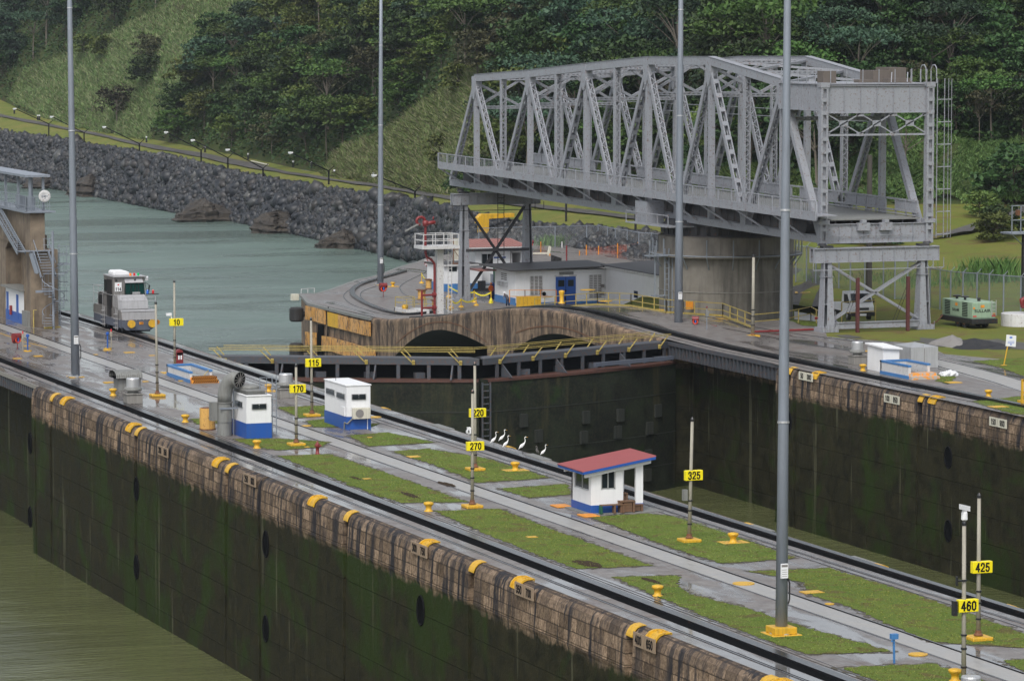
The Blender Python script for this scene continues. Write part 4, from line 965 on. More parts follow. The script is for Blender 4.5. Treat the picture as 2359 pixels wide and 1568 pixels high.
# ------------------------------------------------------------------ end piers
def end_pier(label, xc, y, z0, zt, x0, x1, foot=True, legw=(.95, 1.15)):
    t = thing('end_pier', label, 'pier', (xc, y, z0))
    m = MB(); girder(m, (x0, y-.35, 0), (x1, y-.35, 0), zt-1.15, zt, 11); girder(m, (x0, y+.35, 0), (x1, y+.35, 0), zt-1.15, zt, 11); m.box(x0, x1, y-.5, y+.5, zt, zt+.06); wb(m, 'cross_beam', 'bridge_grey', t)
    lx = (x0+1.35, x1-1.35)
    for i, x in enumerate(lx):
        m = MB()
        for s in (-1, 1):
            m.add([(x+s*.30-.03, y-.35, zt-1.15), (x+s*.30+.03, y-.35, zt-1.15), (x+s*.30+.03, y+.35, zt-1.15), (x+s*.30-.03, y+.35, zt-1.15), (x+s*.5-.03, y-.6, z0+.4), (x+s*.5+.03, y-.6, z0+.4), (x+s*.5+.03, y+.6, z0+.4), (x+s*.5-.03, y+.6, z0+.4)], [(0, 1, 2, 3), (7, 6, 5, 4), (0, 4, 5, 1), (1, 5, 6, 2), (2, 6, 7, 3), (3, 7, 4, 0)])
        q = 1 if i == 0 else -1
        m.add([(x-.05 if i == 0 else x-.33, y-.36, zt-1.15), (x+.33 if i == 0 else x+.05, y-.36, zt-1.15), (x+.53 if i == 0 else x+.2, y-.61, z0+.4), (x-.2 if i == 0 else x-.53, y-.61, z0+.4)], [(0, 1, 2, 3)])
        m.add([(x-.33, y+.2, zt-1.15), (x+.33, y+.2, zt-1.15), (x+.53, y+.4, z0+.4), (x-.53, y+.4, z0+.4)], [(0, 1, 2, 3)])
        for k in (.33, .66): z = z0+(zt-z0)*k; m.box(x-.45, x+.45, y-.5, y+.5, z, z+.05)
        o = wb(m, 'leg', 'bridge_grey', t)
        m = MB(); m.box(x-.75, x+.75, y-.8, y+.8, z0, z0+.4)
        for k in range(5): m.box(x-.8+k*.38, x-.76+k*.38, y-.9, y-.8, z0, z0+.7)
        m.extr([(x+q*.5, y-.05, z0+.4), (x+q*1.5, y-.05, z0+.4), (x+q*.5, y-.05, z0+1.4)], (0, .1, 0)); wb(m, 'foot', 'bridge_grey', o)
        m = MB(); m.box(x-.45, x+.45, y-.4, y+.4, zt+.06, zt+.25); m.lathe([(.42, .25), (.3, .45), (.36, zb(y)-zt)], 8, (x-(.4 if i == 0 else -.4), y, zt)); wb(m, 'bearing', 'bridge_dark', t)
    a, b = lx
    m = MB()
    for dy in (-.25, .25):
        m.beam((a+.4, y+dy, z0+.9), (b-.3, y+dy, zt-1.4), .07, .16); m.beam((a+.3, y+dy, zt-1.4), (b-.4, y+dy, z0+.9), .07, .16)
    m.beam((a-1.6, y-.8, zt-1.75), (b+1.6, y-.8, zt-1.75), .07, .07)
    for x in (a-1.6, a-.6, b+.6, b+1.6): m.beam((x, y-.8, zt-1.75), (x, y-.8, zt-.9), .05, .05)
    wb(m, 'cross_brace', 'bridge_grey' if foot else 'bridge_dark', t)
    if foot: m = MB(); m.box(a+.6, b-.6, y-.65, y-.35, z0+.25, z0+.75); m.box(a+.6, b-.6, y-.75, y-.25, z0+.75, z0+.8); wb(m, 'sill_beam', 'bridge_grey', t)
    return t
ep = end_pier('grey braced steel end pier on the grass beside the parked white pickup', 65.2, 13.0, 0.0, 7.0, 59.4, 71.1)
paint('rust_red', (.085, .018, .018), .6, .4)
for x in (62.9, 67.6):
    o = thing('guide_post', 'dark red rusty upright beside the %s leg of the right-hand bridge pier' % ('left' if x < 65 else 'right'), 'post', (x, 11.4, 0))
    m = MB(); m.box(x-.13, x+.13, 11.27, 11.53, 0, 4.6); wb(m, 'upright', 'rust_red', o)
    m = MB(); m.beam((x, 11.5, 4.0), (x-.9, 12.6, .6), .03, .03); m.beam((x, 11.5, 3.4), (x-.6, 12.6, .6), .03, .03); wb(m, 'stay', 'steel_dark', o)
ep2 = end_pier('slender dark grey end pier behind the white tower, braced before the red roof', 63.6, 101.5, ZN, 7.75, 59.0, 68.9, foot=False)
m = MB()
for x in (63.9, 64.6): m.beam((x, 100.7, ZN), (x, 100.7, 8), .06, .06)
for z in np.arange(ZN, 8, .55): m.beam((63.9, 100.7, z), (64.6, 100.7, z), .05, .05)
m.beam((60.4, 101.1, 1.75), (67.6, 101.1, 1.75), .25, .3); wb(m, 'ladder', 'bridge_dark', ep2)
# ================================================================== mitre gate
paint('lip_rust', (.085, .035, .025), .6, .5, rust=.5, dirtcol=(.03, .03, .03))
def gate_leaf(label, H, Mt, side):
    H = Vector(H); Mt = Vector(Mt); u = (Mt-H); Lg = u.length; u.normalize(); n = Vector((u.y, -u.x, 0))
    if n.y > 0: n = -n                                       # n faces upstream, towards us
    t = thing('lock_gate', label, 'lock gate', (H.x, H.y, WATER))
    def P(s, o, z): q = H+u*s+n*o; return (q.x, q.y, z)
    zt = -1.65
    m = MB(); k = 24; vs = []
    for i in range(k+1):
        s = Lg*i/k; b = .9*math.sin(math.pi*i/k)**.8; vs += [P(s, .8+b, zt), P(s, .8+b, -14)]
    m.add(vs, [(2*i, 2*i+1, 2*i+3, 2*i+2) for i in range(k)])
    vs = []
    for i in range(k+1):
        s = Lg*i/k; b = .9*math.sin(math.pi*i/k)**.8; vs += [P(s, .8+b, zt), P(s, -1.2, zt)]
    m.add(vs, [(2*i, 2*i+1, 2*i+3, 2*i+2) for i in range(k)])
    m.add([P(Lg, -1.2, zt), P(Lg, -1.2, -14), P(Lg, .8, -14), P(Lg, .8, zt)], [(0, 1, 2, 3)])
    m.add([P(0, -1.2, zt), P(0, -1.2, -14), P(Lg, -1.2, -14), P(Lg, -1.2, zt)], [(0, 1, 2, 3)])
    wb(m, 'plate', 'gate_plate', t)
    m = MB()
    for i in range(k):
        s0, s1 = Lg*i/k, Lg*(i+1)/k; b0, b1 = .9*math.sin(math.pi*i/k)**.8, .9*math.sin(math.pi*(i+1)/k)**.8
        m.add([P(s0, .9+b0, zt+.03), P(s1, .9+b1, zt+.03), P(s1, .9+b1, zt-.16), P(s0, .9+b0, zt-.16), P(s0, .2, zt+.03), P(s1, .2, zt+.03)], [(0, 1, 2, 3), (0, 4, 5, 1)])
    wb(m, 'top_lip', 'lip_rust', t)
    # anode blocks, rivets bands
    rnd = random.Random(3 if side < 0 else 4); m = MB()
    for z in (-5.2, -6.6, -9.2, -10.3):
        for f in ((.2, .5, .8) if side < 0 else (.15, .36, .58, .8)):
            f2 = f+rnd.uniform(-.05, .05); s = Lg*f2; b = .9*math.sin(math.pi*f2)**.8; c = Vector(P(s, .8+b+.1, z+rnd.uniform(-.3, .3))); m = MB()
            m.add(*slab(c-Vector((0, 0, .5)), c+Vector((0, 0, .5)), u, n, .75, .25)); wb(m, 'anode_block', 'gate_block', t)
    m = MB()
    for z in (-4.1, -7.3, -9.9):
        for i in range(k):
            s0, s1 = Lg*i/k, Lg*(i+1)/k; b0, b1 = .9*math.sin(math.pi*i/k)**.8, .9*math.sin(math.pi*(i+1)/k)**.8
            m.add([P(s0, .84+b0, z), P(s1, .84+b1, z), P(s1, .84+b1, z-.07), P(s0, .84+b0, z-.07)], [(0, 1, 2, 3)])
    wb(m, 'seam', 'gate_block', t)
    m = MB()                                                 # walkway beam on posts
    a, b = Vector(P(-.4, .35, -.28)), Vector(P(Lg, .35, -.28)); m.add(*slab(a, b, n, Vector((0, 0, 1)), .12, .5))
    a, b = Vector(P(-.4, -.45, -.06)), Vector(P(Lg, -.45, -.06)); m.add(*slab(a, b, n, Vector((0, 0, 1)), 1.6, .07))
    a, b = Vector(P(-.4, -1.2, -.28)), Vector(P(Lg, -1.2, -.28)); m.add(*slab(a, b, n, Vector((0, 0, 1)), .1, .5))
    wb(m, 'walkway', 'gate_grey', t)
    m = MB()
    for i in range(9):
        s = Lg*(i+.35)/9; m.add(*slab(Vector(P(s, .3, zt)), Vector(P(s, .3, -.5)), u, n, .28, .14))
    for f in (.28, .62, .9): 
        s = Lg*f; q = [P(s, .3, -.5), P(s, .3, zt+.05), P(s, 1.5, zt+.05), P(s, .5, -.7)]; m.extr(q, tuple(u*.12))
    wb(m, 'walkway_post', 'gate_grey', t)
    m = MB(); m.add(*slab(Vector(P(.3, -.7, -1.15)), Vector(P(Lg-.3, -.7, -1.15)), n, Vector((0, 0, 1)), .05, 1.0)); wb(m, 'inner_plate', 'dark_void', t)
    m = MB()
    for s in np.arange(1.2, Lg-1.5, 3.9): m.cbox(P(s, -.1, zt+.25), (.8, .5, .45))
    wb(m, 'valve_box', 'gate_grey', t)
    m = MB(); g0 = .6                                           # folding hand rail
    for (o0, dzr, lo) in ((.55, .50, 0), (-.9, .62, .9)):
        for k2 in range(2): m.add(*slab(Vector(P(.3+lo, o0, dzr+k2*.12)), Vector(P(Lg-.3, o0, dzr+k2*.12)), n, Vector((0, 0, 1)), .05, .04))
        for s in np.arange(1.6, Lg-.8, 3.7): m.beam(P(s-side*-.0, o0-.1, -.45), P(s-.95, o0, dzr), .07, .07)
    for s in np.arange(1.6, Lg-.8, 3.7): m.beam(P(s, .42, -.5), P(s+.02, .5, -.2), .22, .22)
    wb(m, 'hand_rail', 'rail_yellow', t)
    return t
def m_gateplate():
    m, nt, b = newmat('gate_plate'); v = coords(nt); st = coords(nt, (1, 1, .15)); s = noise(nt, st, .7, 6, .65); n = noise(nt, v, .35, 6, .65, .8); f = noise(nt, v, 5, 6, .7)
    c = mixc(nt, ramp(nt, n, [(.35, 0.), (.65, 1.)]), (.010, .012, .010), (.022, .029, .018)); c = mixc(nt, ramp(nt, s, [(.55, 0.), (.68, 1.)]), c, (.045, .042, .022))
    c = mixc(nt, ramp(nt, noise(nt, v, .5, 3, .5), [(.6, 0.), (.7, .8)]), c, (.016, .034, .01)); c = mixc(nt, ramp(nt, f, [(.45, 0.), (.8, .5)]), c, (.06, .055, .03))
    nt.links.new(c, b.inputs['Base Color']); b.inputs['Roughness'].default_value = .75; b.inputs['Specular IOR Level'].default_value = .15; bump(nt, b, f, .4, .03)
m_gateplate(); paint('gate_block', (.018, .022, .018), .7, .3)
MID = (25.1, .4, 0)
gate_leaf('left leaf of the closed lock gate, dark algae-covered plates with yellow folding rail', (5.9, 10.2, 0), MID, -1)
gate_leaf('right leaf of the closed lock gate, rusty red lip, under the brown arches', (44.9, 9.6, 0), MID, 1)
m = MB(); m.beam((44, 6.6, -1.1), (36, 3.6, -1.15), .3, .3); tag(m.build('gate_strut', 'loco_blue'), 'blue grey strut arm joining the right lock gate leaf to the far wall', 'strut')
m = MB()
for z in np.arange(-12, -1.9, .5): m.box(24.9, 25.5, -.75, -.62, z, z+.08)
m.box(24.85, 24.95, -.8, -.6, -13, -1.8); m.box(25.5, 25.6, -.8, -.6, -13, -1.8)
tag(m.build('ladder', 'gate_grey'), 'dark ladder running down the meeting line of the lock gate leaves', 'ladder')
# ================================================================== control tower at the left edge
def m_ctower():
    t = thing('control_tower', 'tall buff concrete tower with an arch and roofed platform at the left edge', 'building', (1.0, 41.5, 0))
    x0, x1, xu, yf, yb = -.75, 1.55, .45, 41.0, 66.0
    y1, y2 = 43.4, 50.8                                         # arch opening along the side
    m = MB()
    m.box(x0, xu, yf, y1, 0, 9.75); m.box(xu, x1, yf, y1, 0, 6.6)           # corner pier, lower part wider
    m.box(x0, x1, y2, yb, 0, 9.75)
    # spandrel over the arch
    n = 12; prev = None
    for i in range(n):
        ya = y1+(y2-y1)*i/n; yb_ = y1+(y2-y1)*(i+1)/n
        f = lambda y: 6.2+1.4*math.sin(math.pi*(y-y1)/(y2-y1))
        m.add([(x0, ya, 9.75), (x0, yb_, 9.75), (x0, yb_, f(yb_)), (x0, ya, f(ya)), (xu, ya, 9.75), (xu, yb_, 9.75), (xu, yb_, f(yb_)), (xu, ya, f(ya))], [(0, 1, 2, 3), (7, 6, 5, 4), (3, 2, 6, 7)])
    m.box(.6, 1.2, y1, y2, 0, 7.7)                               # back wall seen through the arch
    wb(m, 'wall', 'tower_concrete', t)
    m = MB(); m.box(x0-.06, x0, y1-.05, y1+.3, 0, 6.0); m.box(x0-.09, x0, yf, yf+.5, 0, 9.6); m.box(x0-.08, x0, y1, y2+3, 6.9, 7.1); wb(m, 'pilaster', 'tower_concrete', t)
    m = MB(); q = [(.58, 44.3+.0, 0)];
    P = [(.59, 45.0, 2.7)]+[(.59, 46.8-1.8*math.cos(math.pi*i/10), 3.9+1.3*math.sin(math.pi*i/10)) for i in range(11)]+[(.59, 48.6, 2.7)]
    m.extr(P, (-.03, 0, 0)); wb(m, 'inner_arch', 'block_concrete', t)
    # plant room in the arch
    r = MB(); r.box(x0-.05, .5, y1+.15, y2-.1, .9, 2.9); o = wb(r, 'plant_room', 'white_paint', t)
    r = MB(); r.box(x0-.07, .5, y1+.13, y2-.08, 0, .9); wb(r, 'plinth', 'blue_paint', o)
    r = MB(); r.box(x0-.5, .5, y1+.05, y2+.0, 2.9, 3.05); wb(r, 'roof_slab', 'vent_concrete', o)
    r = MB(); r.tube([(x0-.16, 48.3, .55), (x0-.16, 48.3, 1.35)], .13, 8); wb(r, 'extinguisher', 'red_paint', o)
    for ya in (45.8, 49.6): r = MB(); r.box(x0-.09, x0-.05, ya, ya+.75, .3, 2.45); wb(r, 'door', 'blue_paint', o)
    m = MB(); m.box(x0-.35, x0, yf+.25, y1-.1, 0, 1.3); wb(m, 'utility_box', 'vent_concrete', t)
    # platform and roof
    m = MB(); m.box(x0-.5, .95, yf-.5, yb, 9.75, 9.95); m.box(x0-.5, 1.25, yf-.6, yf-.45, 9.8, 9.95); wb(m, 'platform', 'galvanised', t)
    m = MB()
    for x, y in ((x0, yf+.3), (x0, yf+4.6), (.4, yf+.3), (.4, yf+4.6), (x0, yf+9.5)): m.beam((x, y, 9.95), (x, y, 12.8), .2, .2)
    m.box(x0-.5, .9, yf-.3, yb, 12.8, 13.0); wb(m, 'roof', 'galvanised', t)
    m = MB()
    for z in (10.35, 11.2): m.beam((x0-.45, yf-.4, z), (x0-.45, yb, z), .05, .05); m.beam((x0-.45, yf-.4, z), (.9, yf-.4, z), .05, .05)
    for y in np.arange(yf-.4, 60, .6): m.beam((x0-.45, y, 9.95), (x0-.45, y, 11.2), .035, .035)
    for x in np.arange(x0-.45, .9, .2): m.beam((x, yf-.4, 9.95), (x, yf-.4, 11.2), .035, .035)
    for y in (yf+1.4, yf+5): m.box(x0+.1, x0+.7, y, y+1.2, 9.95, 11.0)
    wb(m, 'platform_railing', 'galvanised', t)
    # stair down the side wall
    st = MB(); xs = x0-.75
    a = (xs, 58.5, 12.4); b = (xs, 41.4, 6.35)
    for dx in (-.35, .35): st.beam((a[0]+dx, a[1], a[2]), (b[0]+dx, b[1], b[2]), .08, .32)
    for i in range(46): f = i/45; y = a[1]+(b[1]-a[1])*f; z = a[2]+(b[2]-a[2])*f; st.box(xs-.35, xs+.35, y-.12, y+.12, z+.02, z+.06)
    for h_ in (.55, 1.05): st.beam((xs-.38, a[1], a[2]+h_), (xs-.38, b[1], b[2]+h_), .05, .05)
    for i in range(14): f = i/13; y = a[1]+(b[1]-a[1])*f; z = a[2]+(b[2]-a[2])*f; st.beam((xs-.38, y, z), (xs-.38, y, z+1.05), .045, .045)
    wb(st, 'side_stair', 'galvanised', t)
    s2 = MB(); s2.box(xs-.4, .9, 40.3, 41.3, 6.5, 6.58)          # landing and steep flight
    for y, x in ((40.3, .9), (40.3, .2), (41.2, .9)): s2.beam((x, y, 6.5), (x, y, 7.6), .05, .05)
    for z in (7.05, 7.6): s2.beam((.1, 40.3, z), (.9, 40.3, z), .045, .045)
    p, q = (-1.0, 40.2, 6.5), (.75, 39.5, 4.6)
    for dy in (-.3, .3):
        s2.beam((p[0], p[1]+dy, p[2]-.1), (p[0]+.35, q[1]+dy, 4.7), .06, .25)
    for i in range(8):
        z = 6.3-i*.23; s2.box(-.55+i*.05, .35+i*.05, 39.9-i*.12-.12, 39.9-i*.12+.12, z-.03, z+.03)
    for xx in (-.75, .55): s2.beam((xx, 40.2, 7.5), (xx+.35, 39.0, 5.6), .05, .05); s2.beam((xx, 40.2, 6.5), (xx+.35, 39.0, 4.4), .07, .2)
    wb(s2, 'landing_flight', 'galvanised', t)
    sp = MB(); cx, cy = .62, 38.9; sp.tube([(cx, cy, 0), (cx, cy, 8.3)], .11, 8)
    n = 22
    for i in range(n):
        z = .25+i*.21; a_ = R(200-i*27); r = .95
        sp.add(*slab(Vector((cx, cy, z)), Vector((cx+r*math.cos(a_), cy+r*math.sin(a_), z)), Vector((-math.sin(a_), math.cos(a_), 0)), Vector((0, 0, 1)), .26, .04))
        sp.beam((cx+r*math.cos(a_), cy+r*math.sin(a_), z), (cx+r*math.cos(a_), cy+r*math.sin(a_), z+.95), .025, .025)
    pts = [(cx+.95*math.cos(R(200-i*27)), cy+.95*math.sin(R(200-i*27)), .25+i*.21+.95) for i in range(n)]; sp.tube(pts, .035, 5)
    sp.box(-.9, cx, cy-.06, cy+.06, 3.1, 3.3)
    wb(sp, 'spiral_stair', 'galvanised', t)
    la = MB(); lx = 1.75
    for y in (41.1, 41.6): la.beam((lx, y, 0), (lx, y, 7), .05, .05)
    for z in np.arange(.3, 7, .3): la.beam((lx, 41.1, z), (lx, 41.6, z), .035, .035)
    for z in np.arange(2.2, 6.8, .8): la.tube([(lx, 41.0, z), (lx+.5, 40.9, z), (lx+.75, 41.3, z), (lx+.5, 41.7, z), (lx, 41.7, z)], .025, 4)
    for y in (40.9, 41.7): la.beam((lx+.5, y, 2.2), (lx+.5, y, 6.6), .03, .03)
    la.box(lx-.3, lx+1.4, 40.6, 41.9, 5.3, 5.36)
    for x, y in ((lx+1.35, 40.6), (lx+1.35, 41.9), (lx+.5, 40.6)): la.beam((x, y, 5.3), (x, y, 6.9), .04, .04)
    for z in (6.1, 6.9): la.beam((lx-.3, 40.6, z), (lx+1.35, 40.6, z), .04, .04); la.beam((lx+1.35, 40.6, z), (lx+1.35, 41.9, z), .04, .04)
    la.beam((lx+.1, 40.7, 4.4), (lx+1.35, 40.7, 5.3), .05, .05); la.cbox((lx+1.0, 40.9, 5.9), (.25, .3, .8))
    wb(la, 'caged_ladder', 'galvanised', t)
    m = MB(); m.tube([(-.7, 40.6, 0), (-.7, 40.6, 1.5), (-.45, 40.6, 1.5)], .05, 6); m.box(.0, 1.4, 39.7, 39.8, .0, .12); wb(m, 'standpipe', 'rail_yellow', t)
    return t
m_ctower()
d = thing('satellite_dish', 'round white dish mounted on the railing of the left control tower', 'dish', (.35, 40.5, 11.2))
m = MB(); vs = []; prof = [(.0, .12), (.25, .09), (.5, 0), (.52, .03)]
for r, o in prof:
    for j in range(20): a = 2*math.pi*j/20; vs.append((r*math.cos(a), o, r*math.sin(a)))
m.add(vs, [(i*20+j, i*20+(j+1) % 20, (i+1)*20+(j+1) % 20, (i+1)*20+j) for i in range(3) for j in range(20)]); m.build('reflector', 'white_steel', d, smooth=True)
m = MB(); m.tube([(0, .1, 0), (0, .3, -.3)], .05, 6); m.tube([(0, .1, 0), (0, -.3, .05)], .03, 5); m.build('bracket', 'galvanised', d)
# ================================================================== locomotive
def m_loco():
    t = thing('locomotive', 'grey lock-side towing locomotive numbered 114 on the far track of the centre wall', 'locomotive', (6.15, 31.4, .12)); t.scale = (1.09, 1.09, 1.07)
    W = 1.40; Lh = 8.9                                       # local: y from 0 (front) to 8.9
    def hood(pts, x0, x1, name, mat):
        m = MB(); m.extr([(x0, y, z) for y, z in pts], (x1-x0, 0, 0)); return m.build(name, mat, t, bevel=.03)
    # body steps: buffer beam and nose box, hoods, cab; same from either end
    hood([(0, 1.0), (.12, 1.60), (.45, 1.72), (8.45, 1.72), (8.78, 1.6), (8.9, 1.0)], -W, W, 'lower_body', 'loco_steel')
    hood([(1.25, 1.72), (1.35, 2.35), (1.9, 2.78), (7.0, 2.78), (7.55, 2.35), (7.65, 1.72)], -W+.05, W-.35, 'engine_hood', 'loco_steel')
    m = MB(); m.extr([(-W, -.02, .95), (W, -.02, .95), (W, -.02, .55), (W-.5, -.02, .18), (-W+.35, -.02, .18), (-W, -.02, .5)], (0, .25, 0)); m.box(-W, -W+.12, .2, 8.7, .35, 1.0); m.box(W-.12, W, .2, 8.7, .35, 1.0); m.box(-W+.2, W-.2, .4, 8.6, .3, .95); m.build('frame', 'loco_blue', t)
    m = MB(); m.box(-W+.02, W-.02, -.045, -.01, .99, 1.58); m.extr([(-W+.02, .1, 1.615), (W-.02, .1, 1.615), (W-.02, .44, 1.75), (-W+.02, .44, 1.75)], (0, -.02, .01)); m.box(.15, .25, -.06, -.04, 1.15, 1.4)
    for k in range(9): m.cbox((-1.1+k*.28, -.04, 1.0), (.05, .04, .12))
    m.build('nose_plate', 'loco_silver', t)
    m = MB(); m.extr([(-W+.08, 1.22, 1.75), (W-.38, 1.22, 1.75), (W-.38, 1.32, 2.34), (-W+.08, 1.32, 2.34)], (0, -.03, 0)); m.extr([(-W+.08, 1.33, 2.37), (W-.38, 1.33, 2.37), (W-.52, 1.88, 2.8), (-W+.15, 1.88, 2.8)], (0, -.03, .02)); m.build('hood_plate', 'loco_silver', t)
    # cab
    m = MB(); m.extr([(-W+.05, 2.6, 2.6), (-W+.05, 2.6, 4.15), (-W+.05, 5.6, 4.15), (-W+.05, 5.6, 2.6)], (2.45, 0, 0)); cab = m.build('cab', 'loco_steel', t, bevel=.04)
    m = MB(); m.box(-W-.03, -W+.05, 3.1, 4.4, 1.0, 3.95); m.box(-W-.07, -W-.03, 3.3, 3.6, 1.6, 2.4); m.build('side_door', 'steel_dark', t)
    m = MB(); m.box(-W-.0, -W+.03, 4.55, 5.35, 2.95, 3.85); m.build('side_window', 'glass_dark', cab)
    m = MB(); m.extr([(-.45, 2.57, 2.80), (1.1, 2.57, 2.80), (1.0, 2.57, 3.68), (-.42, 2.57, 3.68)], (0, -.06, 0)); m.build('windscreen', 'glass_green', cab)
    m = MB()
    for x in (-.47, .0, .35, .62, 1.08): m.beam((x, 2.49, 2.78), (x*.96, 2.49, 3.70), .05, .04)
    m.beam((-.48, 2.49, 2.79), (1.12, 2.49, 2.79), .05, .05); m.beam((-.45, 2.49, 3.69), (1.02, 2.49, 3.69), .05, .05); m.build('window_frame', 'steel_dark', cab)
    m = MB(); m.extr([(-.48, 2.5, 3.72), (.98, 2.5, 3.72), (.9, 2.7, 4.08), (-.5, 2.7, 4.08)], (0, -.1, 0)); m.box(.1, .7, 2.36, 2.5, 2.82, 2.98); m.build('visor', 'loco_silver', cab)
    m = MB(); m.box(-W+.0, W-.2, 2.45, 5.7, 4.15, 4.24); m.beam((-W, 2.4, 4.2), (W-.15, 2.4, 4.2), .06, .05); m.build('roof_plate', 'loco_silver', cab)
    m = MB(); m.extr([(-1.15, 3.4, 4.24), (-1.15, 3.4, 4.5), (-1.0, 3.4, 4.62), (-.2, 3.4, 4.62), (.1, 3.4, 4.5), (.2, 3.4, 4.24)], (0, 1.6, 0)); m.build('air_conditioner', 'white_paint', cab, bevel=.06)
    for x, c in ((.05, 'lamp_orange'), (.36, 'lamp_red'), (.67, 'lamp_green')): m = MB(); m.lathe([(.09, 4.25), (.09, 4.42), (.06, 4.46)], 10, (x, 2.8, 0)); m.build('signal_lamp', c, cab)
    m = MB(); m.lathe([(.14, 3.85), (.18, 4.1), (.1, 4.2)], 10, (1.3, 2.7, 0)); m.build('search_light', 'white_paint', cab)
    m = MB(); 
    for x in (-1.15, .33): m.tube([(x, 2.56, 3.92), (x, 2.48, 3.92)], .08, 10)
    m.build('headlight', 'steel_dark', cab)
    pl = MB(); pl.box(-1.25, -.72, 2.54, 2.59, 3.05, 3.75); p = pl.build('number_board', 'white_plain', cab); digits('114', .24, 'ink', p, (-.985, 2.535, 3.23), name='number'); q = MB(); q.cbox((-.985, 2.535, 3.58), (.12, .01, .1)); q.build('emblem', 'lamp_red', p)
    m = MB(); m.beam((1.15, 2.5, 3.7), (1.45, 2.35, 3.5), .04, .04); m.beam((1.45, 2.35, 3.5), (1.3, 2.35, 2.8), .05, .12); m.beam((1.12, 2.5, 3.7), (1.25, 2.4, 2.8), .04, .04); m.build('mirror', 'steel_dark', cab)
    # buffers
    for x in (-.72, .93): m = MB(); m.tube([(x-.08, .0, .72), (x-.08, -.3, .72)], .13, 10); m.tube([(x, -.3, .70), (x, -.36, .70)], .31, 20); m.build('buffer', 'yellow_paint', t)
    m = MB(); m.tube([(W+.15, .6, .72), (W+.15, .5, .72)], .2, 12); m.build('buffer', 'orange_paint', t)
    m = MB(); m.box(-.02, .28, -.06, -.02, .62, .82); p = m.build('plate', 'orange_paint', t); digits('11', .15, 'ink', p, (.15, -.065, .72), name='number')
    # wheels, coupler, steps
    for y in (1.6, 3.0, 6.0, 7.4):
        for s in (-1, 1): m = MB(); m.tube([(s*.85, y, .34), (s*.98, y, .34)], .36, 18); m.tube([(s*.98, y, .34), (s*1.08, y, .34)], .16, 10); m.build('wheel', 'loco_blue', t)
    m = MB(); m.box(-.6, .9, .2, 8.6, .05, .35); m.build('undercarriage', 'black', t)
    for y in (.95, 4.85):
        m = MB()
        for dy in (0, .45): m.beam((-W-.12, y+dy, .15), (-W-.12, y+dy, 1.75), .05, .05)
        for z in (.3, .65, 1.0, 1.35): m.box(-W-.3, -W-.05, y-.05, y+.5, z, z+.05)
        m.build('step_ladder', 'loco_silver', t)
    m = MB(); r = .022                                         # handrails
    for z in (2.0, 2.45, 2.75): m.tube([(-W+.1, .25, z), (W-.05, .25, z)], r, 5)
    for x in (-W+.1, -.35, .5, W-.05): m.tube([(x, .25, 1.72), (x, .25, 2.75)], r, 5)
    for x0 in (-W-.02,): 
        for y in (.5, .95, 1.8): m.tube([(x0, y, 1.7), (x0, y, 2.7), (x0, y+.1, 2.85), (x0, y+.3, 2.85), (x0, y+.38, 2.7), (x0, y+.38, 1.8)], r, 5)
        m.tube([(x0, 2.4, 1.9), (x0, 2.4, 2.75), (x0, 5.5, 2.75)], r, 5)
    for z in (2.6, 3.2): m.tube([(-W, 7.9, z), (-.2, 7.9, z)], r, 5); m.tube([(-W, 5.8, z), (-W, 8.6, z)], r, 5)
    for y in (5.8, 7.2, 8.6): m.tube([(-W, y, 1.7), (-W, y, 3.2)], r, 5)
    m.build('hand_rail', 'loco_silver', t)
    m = MB()
    for y in np.arange(1.5, 2.5, .16):
        for z in (1.95, 2.1, 2.25, 2.4): m.cbox((-W+.045, y, z), (.02, .07, .07))
    m.build('vent_holes', 'loco_silver', t)
    m = MB(); m.box(-W+.02, -W+.06, 5.8, 7.2, 1.8, 2.7)
    for y in np.arange(5.9, 7.2, .14): m.box(-W-.01, -W+.02, y, y+.07, 1.85, 2.65)
    m.build('side_louvre', 'steel_dark', t)
    m = MB(); m.box(-W-.02, -W+.02, .5, 8.4, .96, 1.02); m.build('sill', 'loco_silver', t)
    dr = thing('person', 'driver in dark clothes seated behind the green windscreen of the locomotive', 'person', (6.6, 34.9, 2.5))
    m = MB(); m.lathe([(.17, 0), (.22, .25), (.2, .5), (.07, .58), (.07, .66), (.11, .72), (.12, .82), (.07, .93)], 12); m.tube([(-.18, 0, .48), (-.28, -.15, .2), (-.15, -.4, .2)], [.06, .05, .04], 8); m.tube([(.18, 0, .48), (.28, -.15, .2), (.15, -.4, .2)], [.06, .05, .04], 8); m.build('body', 'cloth_navy', dr, smooth=True)
    return t
m_loco()
